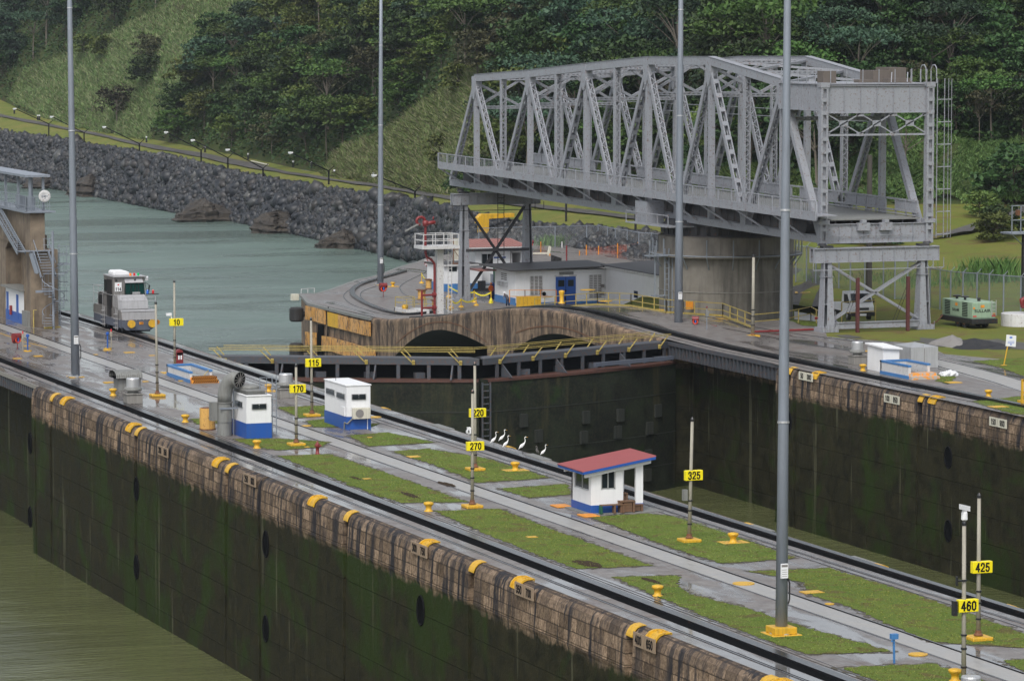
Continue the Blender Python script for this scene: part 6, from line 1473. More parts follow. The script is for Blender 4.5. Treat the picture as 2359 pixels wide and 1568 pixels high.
# ================================================================== booth
def m_booth():
    zb_ = lambda x, y: DZ(x, y, .25504, 2250, 1700)
    C0 = G(*zb_(448, 1382), .04); Rr = G(*zb_(1306, 1355), .04); Lf = G(*zb_(133, 1280), .04)
    W = float(Rr[0]-C0[0]); D_ = float(Lf[1]-C0[1]); t = thing('booth', 'white booth with blue base and sloping red corrugated roof', 'booth', (float(C0[0]), float(C0[1]), 0))
    z0 = .05; s = px2m(.25504*.57593, C0)                     # metres per crop pixel
    HL = (1382-705)*s; HR = (1355-540)*s; bh = (1382-1245)*s
    zt = lambda x: HL+(HR-HL)*x/W
    xw = W*(978-448)/(1306-448); tk = .16
    # front wall (with window hole), side wall with window hole, rear walls, free column at the right
    wx0, wx1, wz0, wz1 = W*(612-448)/(1306-448), W*(852-448)/(1306-448), (1375-998)*s, (1375-690)*s
    def front(x0, x1, za, zb2, y, m, top=False):
        m.add([(x0, y, za), (x1, y, za), (x1, y, zb2 if not top else zt(x1)), (x0, y, zb2 if not top else zt(x0)), (x0, y+tk, za), (x1, y+tk, za), (x1, y+tk, zb2 if not top else zt(x1)), (x0, y+tk, zb2 if not top else zt(x0))],
              [(0, 1, 2, 3), (7, 6, 5, 4), (0, 4, 5, 1), (3, 2, 6, 7), (0, 3, 7, 4), (1, 5, 6, 2)])
    m = MB(); front(0, wx0, bh, 0, 0, m, True); front(wx1, xw, bh, 0, 0, m, True); front(wx0, wx1, bh, wz0, 0, m); front(wx0, wx1, wz1, 0, 0, m, True)
    # header across the open porch and column
    q = W-.42; m.add([(xw, 0, zt(xw)-.32), (q, 0, zt(q)-.32), (q, 0, zt(q)), (xw, 0, zt(xw)), (xw, tk, zt(xw)-.32), (q, tk, zt(q)-.32), (q, tk, zt(q)), (xw, tk, zt(xw))], [(0, 1, 2, 3), (7, 6, 5, 4), (0, 4, 5, 1), (3, 2, 6, 7)])
    front(q, W, bh, 0, 0, m, True)
    # left side wall x=0
    y0, y1 = D_*.12, D_*.86; sz0, sz1 = HL*.52, HL*.93
    for (ya, yb, za, zb3) in ((tk, y0, bh, HL), (y1, D_, bh, HL), (y0, y1, bh, sz0), (y0, y1, sz1, HL)): m.box(0, tk, ya, yb, za, zb3)
    # rear wall y=D_ and cross wall, right rear side wall with window (seen through the porch)
    front(0, W, bh, sz0+.1, D_-tk, m); front(0, .5, sz0+.1, 0, D_-tk, m, True); front(W-.45, W, sz0+.1, 0, D_-tk, m, True); front(xw-.4, xw+.25, sz0+.1, 0, D_-tk, m, True); front(.5, W-.45, HL*.93, 0, D_-tk, m, True)
    m.box(xw-tk, xw, tk, D_*.45, bh, HL*.96)
    wall = m.build('wall', 'white_paint', t)
    m = MB(); m.box(-.015, xw, -.015, tk, z0, bh); m.box(-.015, tk, tk, D_+.015, z0, bh); m.box(tk, W+.01, D_-tk, D_+.015, z0, bh); m.box(q-.01, W+.015, -.015, tk, z0, bh); m.box(xw-tk, xw-.002, tk, D_*.45, z0, bh); m.build('plinth', 'blue_paint', t)
    # windows
    def win(pts_fn, x0, x1, za, zb4, name='window'):
        g = MB(); pts_fn(g, x0, x1, za, zb4, .02, 0); w0 = g.build(name, 'glass_dark', t); f = MB()
        for a in ((x0, x0+.07, za, zb4), (x1-.07, x1, za, zb4), ((x0+x1)/2-.03, (x0+x1)/2+.03, za, zb4), (x0, x1, za, za+.07), (x0, x1, zb4-.07, zb4)): pts_fn(f, *a, .06, -.03)
        f.build('frame', 'aluminium', w0)
    fr = lambda m_, x0, x1, za, zb4, th, o: m_.box(x0, x1, .07+o, .07+o+th, za, zb4)
    sd_ = lambda m_, x0, x1, za, zb4, th, o: m_.box(.07+o, .07+o+th, x0, x1, za, zb4)
    bk = lambda m_, x0, x1, za, zb4, th, o: m_.box(x0, x1, D_-tk+.05+o, D_-tk+.05+o+th, za, zb4)
    win(fr, wx0, wx1, wz0, wz1); win(sd_, y0, y1, sz0, sz1); win(bk, xw+.25, W-.45, sz0+.1, HL*.93); win(bk, .5, xw-.4, sz0+.1, HL*.93)
    # roof: corrugated sheet on blue fascia with white rafters
    ex0, ex1, ey0, ey1 = -.32*1.0, W+.58, -.42, D_+.42; zr = lambda x: zt(x)+.16
    m = MB(); n = 30; vs = []
    for j in range(n*2+1):
        y = ey0+(ey1-ey0)*j/(n*2); dzz = .03*(1 if j % 2 else -1)
        for x in (ex0-.35, ex1): vs += [(x, y, zr(x)+dzz), (x, y, zr(x)+dzz-.012)]
    m.add(vs, [(4*j, 4*j+2, 4*j+6, 4*j+4) for j in range(n*2)]+[(4*j+1, 4*j+5, 4*j+7, 4*j+3) for j in range(n*2)]+[(4*j, 4*j+4, 4*j+5, 4*j+1) for j in range(n*2)]+[(4*j+2, 4*j+3, 4*j+7, 4*j+6) for j in range(n*2)])
    rf = m.build('roof', 'red_roof', t)
    m = MB()
    for y in (ey0, ey1): m.add(*slab(Vector((ex0-.3, y, zr(ex0-.3)-.11)), Vector((ex1-.03, y, zr(ex1)-.11)), Vector((0, 1, 0)), Vector((0, 0, 1)), .04, .14))
    for x in (ex0-.28, ex1-.05): m.box(x-.02, x+.02, ey0, ey1, zr(x)-.18, zr(x)-.04)
    m.build('fascia', 'blue_paint', rf)
    m = MB()
    for y in (-.12, D_+.0): m.add(*slab(Vector((ex0-.1, y, zt(ex0)-.12)), Vector((ex1-.2, y, zt(ex1)-.10)), Vector((0, 1, 0)), Vector((0, 0, 1)), .14, .30))
    m.build('rafter', 'white_paint', rf)
    m = MB(); m.prism([(-.35, -.35), (W+1.0, -.42), (W+.55, D_+.3), (-.35, D_+.3)], 0, z0); m.build('floor_slab', 'vent_concrete', t)
    # benches and crates
    b = thing('bench', 'small wooden bench with a green end against the front of the booth', 'bench', (C0[0]+W*(760-448)/858, C0[1]-.32, z0))
    m = MB(); m.box(-.68, .68, -.16, .16, .42, .47); m.build('seat', 'wood_old', b)
    for x, mt in ((-.66, 'leaf_mid_paint'), (.1, 'wood_old'), (.6, 'wood_old')):
        if mt not in MATS: paint('leaf_mid_paint', (.01, .10, .05), .5, .2)
        m = MB(); m.box(x-.05, x+.05, -.15, .15, 0, .42); m.build('leg', mt, b)
    for lab, x, y, w2, h2, nm in (('dark wooden crate table in the porch of the booth', W*(1005-448)/858, -.2, .42, .62, 'crate'), ('low wooden box in the right corner of the booth porch', W*(1180-448)/858, .05, .38, .38, 'box'), ('wooden crate behind the crate table in the booth porch', W*(1010-448)/858, .6, .3, .95, 'crate')):
        c = thing(nm, lab, nm, (C0[0]+x, C0[1]+y, z0)); m = MB(); m.box(-w2, w2, -.25, .25, h2-.06, h2)
        for sx_ in (-1, 1): m.box(sx_*w2*.85-.06, sx_*w2*.85+.06, -.22, .22, 0, h2-.06)
        m.build('frame', 'wood_old', c); m = MB(); m.box(-w2*.5, w2*.6, -.18, .2, .02, h2-.1)
        for k in range(3): m.box(-w2*.5, w2*.6, -.2, -.18, .05+k*h2*.28, .05+k*h2*.28+h2*.2)
        m.build('slats', 'wood_old', c)
m_booth()
# ================================================================== birds
def bird(label, base, h_px, dark=False, name='egret', lean=0.0, rz=0.0, z=0.0, k=1.0):
    P = G(*base, z); t = thing(name, label, 'bird', L(P), rz, group=None if dark else 'white egrets on the far lip'); s = px2m(h_px, P)
    if not dark:
        S = [(-.33, .22, .012), (-.27, .30, .035), (-.19, .37, .075), (-.09, .46, .095), (0, .53, .075), (.05+lean, .60, .04), (.09+lean, .68, .027), (.10+lean, .78, .023), (.07+lean, .87, .021), (.07+lean, .93, .021), (.10+lean, .965, .026), (.14+lean, .97, .028), (.18+lean, .96, .016)]
    else:
        S = [(-.22, .20, .02), (-.15, .30, .09), (-.06, .42, .14), (.0, .55, .12), (.0, .68, .06), (-.03, .80, .045), (-.01, .9, .045), (.04, .95, .045), (.08, .93, .03)]
    m = MB(); m.tube([(x*s, 0, zz*s) for x, zz, r in S], [r*s for x, zz, r in S], 10); m.build('body', 'feather_white' if not dark else 'feather_grey', t, smooth=True)
    hx = S[-1][0]; hz = S[-1][1]
    m = MB(); m.tube([(hx*s, 0, hz*s), ((hx+.05)*s, 0, (hz-.008)*s), ((hx+(.12 if not dark else .03))*s, 0, (hz-.02 if not dark else hz-.2)*s)], [.016*s, .011*s, .003*s], 6); m.build('beak', 'beak' if not dark else 'heap_grey', t)
    m = MB()
    for y in (-.025, .025): m.tube([(-.08*s, y*s, .40*s), (-.05*s, y*s, .2*s), (-.07*s, y*s, .01)], [.012*s, .008*s, .008*s], 5); m.tube([(-.1*s, y*s, .012), (.0, y*s*1.6, .008)], .006*s, 4)
    m.build('legs', 'leg_dark', t)
    for sy in (-1, 1):
        m = MB(); m.ball((-.13*s, sy*.07*s, .42*s), .13*s, 10, 6, (1.0, .25, .62))
        c0, s0 = math.cos(R(-48)), math.sin(R(-48)); m.v = [((-.13*s)+(x+.13*s)*c0+(zz-.42*s)*s0, y, .42*s-(x+.13*s)*s0+(zz-.42*s)*c0) for x, y, zz in m.v]
        m.build('wing', 'feather_white' if not dark else 'feather_grey', t, smooth=True)
    return t
bird('leftmost white egret, just above the 270 sign', (1139.6, 1028), 34.5); bird('white egret second from left, standing lowest on the lip', (1158.9, 1022.5), 34, lean=.02)
bird('white egret third from left, neck raised straight', (1167.9, 1037.1), 35, lean=-.01); bird('white egret left of the dark bird', (1206.1, 1042.2), 37.5, lean=.01)
bird('white egret right of the dark bird, nearest the booth', (1254.1, 1054), 31); bird('brown-grey pelican standing between two egrets', (1236.5, 1048.8), 23.5, True, 'pelican', rz=2.6)
# ================================================================== yard behind the far wall
def block(m, x0, x1, y0, y1, z0, z1): m.box(x0, x1, y0, y1, z0, z1)
# ---- long white building with blue doors, and its lower wing
zy = lambda x, y: DZ(x, y, .4239, 1750, 850)
def m_buildings():
    C0 = np.array([63.5, 94.3, ZN]); t = thing('white_building', 'low white building with blue double doors and a dark flat roof', 'building', L(C0))
    x1 = GY(*zy(1590, 700), 94.3)[0]; ztop_ = GY(*zy(735, 552), 94.3)[2]; z0 = ZN
    x0 = GY(*zy(735, 700), 94.3)[0]; yb = GX(*zy(540, 700), x0)[1]; xr = x1+.0
    m = MB(); m.box(x0, xr, 94.3, yb, z0, ztop_); wb(m, 'wall', 'white_paint', t)
    m = MB(); m.box(x0-.03, x0, 94.27, yb, z0, z0+.75); m.box(x0, xr, 94.27, 94.3, z0, z0+.25); wb(m, 'plinth', 'light_blue_paint', t)
    ov = MB(); zr = ztop_; ov.add([(x0-.9, 93.4, zr+.02), (xr+.6, 93.4, zr+.25), (xr+.6, 101, zr+.4), (x0-1.6, yb+.5, zr+.25), (x0-.9, 93.4, zr+.14), (xr+.6, 93.4, zr+.37), (xr+.6, 101, zr+.52), (x0-1.6, yb+.5, zr+.37)], [(3, 2, 1, 0), (4, 5, 6, 7), (0, 1, 5, 4), (1, 2, 6, 5), (2, 3, 7, 6), (3, 0, 4, 7)]); wb(ov, 'roof', 'felt_roof', t)
    def F(a, b, c, d, nm, mat, par=None, off=.05, y=94.3):
        p = GY(*zy(a, b), y); q = GY(*zy(c, d), y); k = MB(); k.box(p[0], q[0], y-off, y, q[2], p[2]); return wb(k, nm, mat, par or t)
    d0 = F(1115, 600, 1303, 860, 'door', 'blue_paint')
    F(1138, 638, 1195, 697, 'window', 'glass_dark', d0, .07); F(1230, 635, 1283, 694, 'window', 'glass_dark', d0, .07); F(1207, 602, 1211, 860, 'door_gap', 'ink', d0, .06); F(1200, 728, 1214, 742, 'handle', 'ink', d0, .09)
    F(1105, 590, 1313, 600, 'door_frame', 'white_steel', t, .08); F(1150, 560, 1278, 582, 'lamp_fitting', 'vent_concrete', t, .2); s = F(1182, 586, 1240, 602, 'door_sign', 'white_plain', t, .1)
    for a, b in ((870, 990), (1428, 1548)):
        o = F(a, 600 if a < 1000 else 588, b, 775 if a < 1000 else 800, 'louvre', 'white_steel', t, .06); k = MB(); k2 = MB(); n = 3
        p = GY(*zy(a, 600 if a < 1000 else 588), 94.3); q = GY(*zy(b, 775 if a < 1000 else 800), 94.3); W3 = (q[0]-p[0])/3
        for i in range(3):
            for j in range(13): z = q[2]+(p[2]-q[2])*(j+.3)/13; k.box(p[0]+W3*i+.07, p[0]+W3*(i+1)-.07, 94.22, 94.245, z, z+.10)
        wb(k, 'slots', 'heap_grey', o)
    k = MB(); p = GX(*zy(655, 590), x0); q = GX(*zy(620, 632), x0)
    for i in range(4): 
        for j in range(2): k.box(x0-.05, x0-.02, p[1]+.9*j, p[1]+.9*j+.75, q[2]+i*.2, q[2]+i*.2+.1)
    wb(k, 'vent_grille', 'heap_grey', t)
    k = MB(); c = GX(*zy(625, 672), x0)
    for dy in (-1.0, 0, .9): k.cbox((x0-.15, c[1]+dy, c[2]), (.3, .5, .45))
    wb(k, 'lamp_cluster', 'aluminium', t)
    k = MB(); c = GY(*zy(1000, 765), 94.3); k.ball((c[0], 94.1, c[2]), .22, 8, 6); wb(k, 'bell', 'ink', t)
    for i, (bx, by) in enumerate(((1550, 690), (1548, 760))): k = MB(); c = GY(*zy(bx, by), 94.3); k.cbox((c[0], 94.1, c[2]), (.28, .3, .32)); wb(k, 'switch_box', 'heap_grey', t)
    k = MB(); a_ = GX(*zy(430, 515), x0); k.prism([(x0-2.0, yb-.5), (x0, yb-.5), (x0, yb+3), (x0-2.0, yb+3)], ztop_-.35, ztop_-.2); wb(k, 'porch_roof', 'faded_roof', t)
    # wing running towards us
    yw = 76.0; t2 = thing('white_building', 'plain white lower wing between the blue-door building and the round pier', 'building', (xr, yw, ZN))
    zt1 = GX(*zy(1592, 505), xr-.1)[2]; pr_ = pr((xr-.1, yw, 0)); 
    zt0 = CAM[2]; 
    # height at the near end from the eave line
    e0 = GX(*zy(2125, 600), xr-.1); yw = float(e0[1]); zt0 = float(e0[2]); b0 = GX(*zy(2125, 838), xr-.1)
    m = MB(); ya = 94.3; m.add([(xr-.1, yw, -6), (xr-.1, ya, -6), (xr-.1, ya, zt1), (xr-.1, yw, zt0), (xr+12, yw, -6), (xr+12, ya, -6), (xr+12, ya, zt1+.5), (xr+12, yw, zt0+.5)], [(0, 3, 2, 1), (4, 5, 6, 7), (0, 4, 7, 3), (1, 2, 6, 5), (3, 7, 6, 2)]); wb(m, 'wall', 'white_paint', t2)
    m = MB(); f = lambda x, y: zt0+(zt1-zt0)*(y-yw)/(ya-yw)+(x-xr)*.045
    P = [(xr-.5, yw-.6), (xr+13, yw-.6), (xr+13, ya+1.5), (xr-.5, ya+.3)]
    m.add([(x, y, f(x, y)+.03) for x, y in P]+[(x, y, f(x, y)+.17) for x, y in P], [(3, 2, 1, 0), (4, 5, 6, 7), (0, 1, 5, 4), (1, 2, 6, 5), (2, 3, 7, 6), (3, 0, 4, 7)]); rf = wb(m, 'roof', 'felt_roof', t2)
    m = MB(); m.add(*slab(Vector((xr-.52, yw-.6, f(xr, yw)-.03)), Vector((xr-.52, ya+.3, f(xr, ya)-.03)), Vector((1, 0, 0)), Vector((0, 0, 1)), .05, .16)); wb(m, 'gutter', 'white_steel', rf)
    m = MB(); m.lathe([(.3, 0), (.35, .2), (.02, .35)], 10, (xr+6, ya-6, f(xr+6, ya-6)+.15)); wb(m, 'roof_cowl', 'aluminium', rf)
    m = MB(); p = GX(*zy(1890, 742), xr-.1); q = GX(*zy(1857, 800), xr-.1); m.box(xr-.15, xr-.09, p[1], q[1], q[2], p[2]); w0 = wb(m, 'window', 'glass_dark', t2)
m_buildings()
zt2 = lambda x, y: DZ(x, y, .3188, 1650, 750)
# ---- house with faded red roof
def m_redroof():
    y = 118.0; p = lambda a, b: GY(*zt2(a, b), y)
    x0, x1 = p(795, 900)[0], p(1385, 900)[0]; zt_ = p(1100, 780)[2]; xm = p(1225, 900)[0]
    t = thing('white_building', 'white building with a faded red roof behind the slender dark pier', 'building', (x0, y, ZN))
    m = MB(); m.box(x0, xm, y, y+7, ZN, zt_+.2); m.box(xm, x1, y+3, y+7, ZN, zt_+.1); m.box(x1-.25, x1, y, y+3, ZN, zt_); wb(m, 'wall', 'white_paint', t)
    m = MB(); a, b = p(640, 640), p(1395, 745); zr0 = p(1000, 750)[2]; zr1 = zr0+1.0
    P = [(a[0], y-1.0, zr0), (b[0]+.3, y-1.0, zr0), (b[0]+.3, y+5, zr0+.55), (a[0], y+5, zr0+.55)]
    m.add(P+[(q[0], q[1], q[2]+.12) for q in P], [(3, 2, 1, 0), (4, 5, 6, 7), (0, 1, 5, 4), (1, 2, 6, 5), (2, 3, 7, 6), (3, 0, 4, 7)])
    for i in range(14): x = a[0]+(b[0]+.3-a[0])*i/14; m.add(*slab(Vector((x, y-1, zr0+.13)), Vector((x, y+5, zr0+.68)), Vector((1, 0, 0)), Vector((0, 0, 1)), .06, .05))
    rf = wb(m, 'roof', 'faded_roof', t); m = MB(); m.box(a[0], b[0]+.3, y-1.05, y-.99, zr0-.12, zr0+.08); wb(m, 'fascia', 'white_steel', rf)
    def F(a_, b_, c_, d_, nm, mat, par=None, off=.05):
        q0 = p(a_, b_); q1 = p(c_, d_); k = MB(); k.box(q0[0], q1[0], y-off, y, q1[2], q0[2]); return wb(k, nm, mat, par or t)
    w0 = F(865, 835, 1008, 965, 'window', 'glass_dark'); F(933, 833, 940, 967, 'frame', 'aluminium', w0, .08); F(862, 830, 870, 967, 'frame', 'aluminium', w0, .08); F(945, 838, 1003, 962, 'opening', 'dark_void', w0, .07)
    F(1020, 870, 1168, 884, 'name_board', 'blue_paint'); m = MB(); m.box(xm, x1-.3, y+2.9, y+3, ZN, zt_-.3); wb(m, 'porch_shade', 'wood_old', t)
    m = MB(); m.box(xm+.1, xm+.25, y, y+.15, ZN, zt_); m.box(xm, x1, y, y+.1, ZN+.9, ZN+1.0); m.box(xm, x1, y, y+.1, zt_-.35, zt_-.2); wb(m, 'porch_frame', 'white_steel', t)
m_redroof()
# ---- small white block
def m_smallwhite():
    c = G(*zt2(408, 1305), ZN); y = float(c[1]); p = lambda a, b: GY(*zt2(a, b), y)
    x0, x1 = p(408, 1200)[0], p(640, 1200)[0]; z1 = p(500, 985)[2]
    t = thing('white_building', 'small white block with a blue base left of the slender dark pier', 'building', (x0, y, ZN))
    dpt = 6.0; m = MB(); m.box(x0, x1+2.2, y, y+dpt, ZN+.85, z1); wb(m, 'wall', 'white_paint', t); m = MB(); m.box(x0-.02, x1+2.22, y-.02, y+dpt, ZN, ZN+.85); wb(m, 'plinth', 'light_blue_paint', t)
    m = MB(); m.box(x0-.25, x1+2.5, y-.3, y+dpt+.3, z1, z1+.15); wb(m, 'roof', 'felt_roof', t); m = MB(); m.box(x0-.26, x1+2.51, y-.33, y-.29, z1, z1+.17); wb(m, 'roof_edge', 'white_steel', t)
    q0, q1 = p(458, 995), p(555, 1050); m = MB(); m.box(q0[0], q1[0], y-.04, y, q1[2], q0[2]); w0 = wb(m, 'window', 'glass_dark', t)
    m = MB(); m.box(x1-.05, x1+.15, y-.05, y, ZN, z1-.1); wb(m, 'door', 'light_blue_paint', t)
    b = thing('notice_board', 'cream board on dark legs on the roof of the small white block', 'board', (x1-.9, y+1.2, z1+.15)); q0, q1 = GY(*zt2(512, 640), y+1.2), GY(*zt2(640, 905), y+1.2)
    m = MB(); m.box(q0[0], q1[0], y+1.2, y+1.28, max(q1[2], z1+.3), q0[2]); wb(m, 'panel', 'cream', b)
    m = MB()
    for x in (q0[0], q1[0]): m.beam((x, y+1.2, z1+.15), (x, y+1.2, q0[2]+.05), .08, .08)
    m.beam((q0[0], y+1.15, (q0[2]+q1[2])/2), (q1[0], y+1.15, (q0[2]+q1[2])/2), .05, .06); m.beam((q0[0], y+1.1, (q0[2]+q1[2])/2), (q1[0]-.4, y-.0, z1+.15), .05, .05); m.box(q0[0]-.2, q1[0]+.1, y+.6, y+1.4, z1+.15, z1+.25); wb(m, 'legs', 'rusty_steel', b)
m_smallwhite()
# ---- white tower with red water monitor
P = G(1013, 722, ZN); t = thing('monitor_tower', 'white steel column with a railed platform carrying a red water cannon', 'tower', L(P))
zc = lambda x, y: (np.array(GD(*zt2(x, y), P))-P)
zp = float(zc(300, 755)[2]); zr = float(zc(300, 575)[2]); zg = float(zc(180, 440)[2]); cw = .5
m = MB(); m.box(-.38, .3, -.35, .35, 0, zp); m.build('column', 'white_steel', t)
m = MB(); m.box(-2.3, 1.7, -1.4, 1.4, zp-.02, zp+.28); m.build('platform', 'white_steel', t)
m = MB()
for x in (-2.2, -1.2, 0, .9, 1.6):
    for y in (-1.3, 1.3): m.beam((x, y, zp+.28), (x, y, zr), .08, .08)
for z in (zr, (zr+zp)/2+.1):
    for y in (-1.3, 1.3): m.beam((-2.2, y, z), (1.6, y, z), .07, .07)
    for x in (-2.2, 1.6): m.beam((x, -1.3, z), (x, 1.3, z), .07, .07)
m.build('railing', 'white_steel', t)
m = MB()
for x in (.75, 1.15): m.beam((x, -.45, 0), (x, -.45, zr), .06, .06)
for z in np.arange(.2, zp, .4): m.beam((.75, -.45, z), (1.15, -.45, z), .05, .05)
m.build('ladder', 'white_steel', t)
m = MB(); m.tube([(-.62, -.2, 0), (-.62, -.2, zp-1.6), (-1.0, -.2, zp-1.1), (-1.45, -.2, zp-.9), (-1.6, -.2, zp-.4), (-1.6, -.2, zg+.1)], .13, 10); m.build('riser_pipe', 'red_paint', t)
m = MB(); cx = -1.9; m.tube([(cx+.45*math.cos(a)-.2, -.2, zg+.25+.4*math.sin(a)) for a in np.arange(-.3, 4.6, .4)], .15, 8); m.tube([(-1.6, -.2, zg+.0), (-.6, -.4, zg+.1)], .2, 8); m.tube([(-.8, -.3, zg+.35), (-.75, -.3, zg+.7)], .08, 6); m.tube([(-1.6, -.2, zg-.3), (-1.6, -.2, zg+.3)], .3, 10); m.build('water_cannon', 'red_paint', t, smooth=True)
m = MB(); m.tube([(-2.3, -.2, zg-.05), (-3.9, -.6, zg-.75)], [.14, .09], 8); m.build('nozzle', 'vent_concrete', t)
P = G(972, 730, ZN); t = thing('pipe_frame', 'red pipe goalpost left of the white monitor column', 'pipe', L(P))
m = MB(); m.tube([(0, 0, 0), (0, 0, 2.7)], .11, 8)
for z in (2.2, .9): m.tube([(0, 0, z), (1.6, .1, z)], .10, 8); m.tube([(1.2, .08, z), (1.5, .1, z)], .28, 8)
m.build('pipes', 'red_paint', t)
# ---- yellow davit crane
P = G(1108, 548, ZN); t = thing('crane', 'yellow box-section davit crane behind the red-roofed building', 'crane', L(P)); q = lambda x, y: (lambda r: (float(r[0]), float(r[2])))(GY(*zt2(x, y), float(P[1]))-P)
m = MB(); pts = [q(835, 640), q(940, 630), q(942, 392), q(1260, 370), q(1262, 322), q(850, 330), q(800, 380), q(797, 450), q(830, 455)]; m.extr([(x, -.6, z) for x, z in pts], (0, 1.2, 0)); m.v = [(x, y, z if z > .5 else -1) for x, y, z in m.v]; m.build('jib', 'yellow_paint', t, bevel=.03)
m = MB(); m.box(q(940, 600)[0], q(945, 600)[0]+10, .6, .8, q(900, 520)[1]-.1, q(900, 520)[1]+.1)
for z in (q(900, 545)[1], q(900, 575)[1]): m.beam((q(940, 0)[0], .7, z), (q(1395, 0)[0], .7, z), .12, .12)
for x in (965, 1330): m.beam((q(x, 0)[0], .7, -1), (q(x, 0)[0], .7, q(900, 520)[1]), .25, .25)
tag(m.build('pipe_rack', 'blue_paint', t))
# ---- stop sign on a striped post over stacked drums
def drum(label, base, r, H, z=ZN):
    P = G(*base, z); t = thing('drum', label, 'drum', L(P), group='rusty yellow cable drums'); m = MB(); m.lathe([(r, .1), (r, H-.08)], 16); m.build('barrel', 'tank_yellow', t)
    m = MB(); m.lathe([(r*1.25, H-.1), (r*1.5, H-.05), (r*1.5, H), (.1, H)], 16); m.lathe([(r*1.2, 0), (r*1.2, .1)], 16); m.build('flange', 'rusty_steel', t); return t
drum('rusty yellow drum under the red and white sign', (988, 665), .36, 1.1); drum('rusty yellow drum just below the sign drum', (971.5, 690), .42, 1.1); drum('rusty yellow drum beside the white monitor column', (1003, 715), .34, 1.1)
P = G(985.5, 640, ZN); t = thing('stop_sign', 'small red octagonal sign on a red and white striped post', 'sign', L(P)); H = px2m(44, P)
for k in range(6): m = MB(); m.tube([(0, 0, H*.6*k/6), (0, 0, H*.6*(k+1)/6)], .05, 6); m.build('post_band', 'red_paint' if k % 2 else 'white_steel', t)
m = MB(); w_ = .43; h_ = H*.2; pts = [(-w_*.45, -h_), (w_*.45, -h_), (w_, -h_*.5), (w_, h_*.5), (w_*.45, h_), (-w_*.45, h_), (-w_, h_*.5), (-w_, -h_*.5)]; m.extr([(x, -.03, H*.8+z) for x, z in pts], (0, .05, 0)); s = m.build('face', 'red_paint', t)
text('lettering', 'ALTO', .34, 'white_plain', s, (0, -.04, H*.8+.24), FACE); text('lettering', 'STOP', .34, 'white_plain', s, (0, -.04, H*.8-.24), FACE)
# ---- railed pit on the quay
P = G(925, 722, ZN); t = thing('access_pit', 'white-kerbed pit with yellow railings on the low quay', 'pit', L(P)); a, b, c = G(892, 712, ZN)-P, G(928, 727, ZN)-P, G(1010, 727, ZN)-P
m = MB(); W0, D0 = float(c[0]-a[0]), 3.6; x0 = float(a[0]); m.box(x0, x0+W0*.55, -.2, .0, 0, .4); m.box(x0, x0+.25, 0, D0, 0, .4); m.box(x0+W0*.5, x0+W0, -1.2, 1.6, 0, .4); m.box(x0, x0+W0*.55, D0-.2, D0, 0, .35); m.build('kerb', 'white_steel', t)
m = MB()
for x in (x0+.1, x0+2.2, x0+4.4, x0+W0*.95):
    m.beam((x, D0, .3), (x, D0, 1.45), .06, .06); m.beam((x, 0, .3), (x, 0, 1.45), .06, .06)
for z in (.9, 1.45): m.beam((x0+.1, D0, z), (x0+W0*.95, D0-.3, z), .05, .05); m.beam((x0+.1, 0, z), (x0+4.4, 0, z), .05, .05); m.beam((x0+.1, 0, z), (x0+.1, D0, z), .05, .05)
m.build('railing', 'rail_yellow', t)
# ---- safety posts with yellow tape
def tape(label, pts, z=ZN, hgt=1.1):
    t = thing('safety_barrier', label, 'barrier', L(G(*pts[0], z))); Q = [G(u, v, z)-G(*pts[0], z) for u, v in pts]
    for q in Q: m = MB(); m.tube([tuple(q), tuple(q+[0, 0, hgt*1.15])], .05, 6); m.lathe([(.3, 0), (.25, .12), (.1, .2)], 10, tuple(q)); m.build('stanchion', 'yellow_paint', t)
    m = MB()
    for a, b in zip(Q[:-1], Q[1:]):
        n = 8; P_ = [a+(b-a)*i/n+np.array([0, 0, hgt-.35*math.sin(math.pi*i/n)]) for i in range(n+1)]
        for p, q in zip(P_[:-1], P_[1:]): m.beam(tuple(p), tuple(q), .04, .14)
    m.build('tape', 'tape_yellow', t); return t
tape('yellow tape slung between posts before the small white block', [zt2(455, 1370), zt2(775, 1440), zt2(985, 1445)], hgt=1.1); tape('yellow tape on short posts along the rim left of the hump', [zt2(485, 1510), zt2(610, 1500), zt2(800, 1480)], hgt=.8); tape('yellow tape behind the white monitor column', [zt2(115, 1200), zt2(210, 1260), zt2(395, 1230)], hgt=1.05)
# ---- railings along the ledge
def railing(label, pts, h_=1.05, post=2.6, mat='rail_yellow', r=.045, nrail=2, kick=False, name='railing', cat='railing'):
    t = thing(name, label, cat, L(pts[0])); o = np.array(pts[0]); m = MB()
    for a, b in zip(pts[:-1], pts[1:]):
        a = np.array(a)-o; b = np.array(b)-o; L_ = np.linalg.norm(b-a); n = max(1, round(L_/post))
        for i in range(n+1): p = a+(b-a)*i/n; m.beam(tuple(p), tuple(p+[0, 0, h_]), r*1.6, r*1.6)
        for k in range(nrail): m.beam(tuple(a+[0, 0, h_*(1-.5*k)]), tuple(b+[0, 0, h_*(1-.5*k)]), r*1.4, r*1.4)
        if kick: m.beam(tuple(a+[0, 0, .12]), tuple(b+[0, 0, .12]), r*2.2, .16)
    m.build('rails', mat, t); return t
railing('yellow railing along the ledge between the far wall and the round pier', [(52.5, y, ztop(y)) for y in (60, 52, 44, 36, 28)]+[L(G(1665, 730, .1)), L(G(1734, 757, .1))], 1.2, 3.0, kick=True)
railing('yellow railing between the round pier and the right-hand end pier', [L(G(1735, 757)), L(G(1810, 750)), L(G(1868, 738)), L(G(1893, 752))], 1.2, 3.2)
railing('rusty orange railing in front of the white building', [L(GY(*zy(680, 850), 90)), L(GY(*zy(825, 850), 88)), L(GY(*zy(1120, 850), 88))], 1.3, 2.2, 'orange_paint', r=.04)
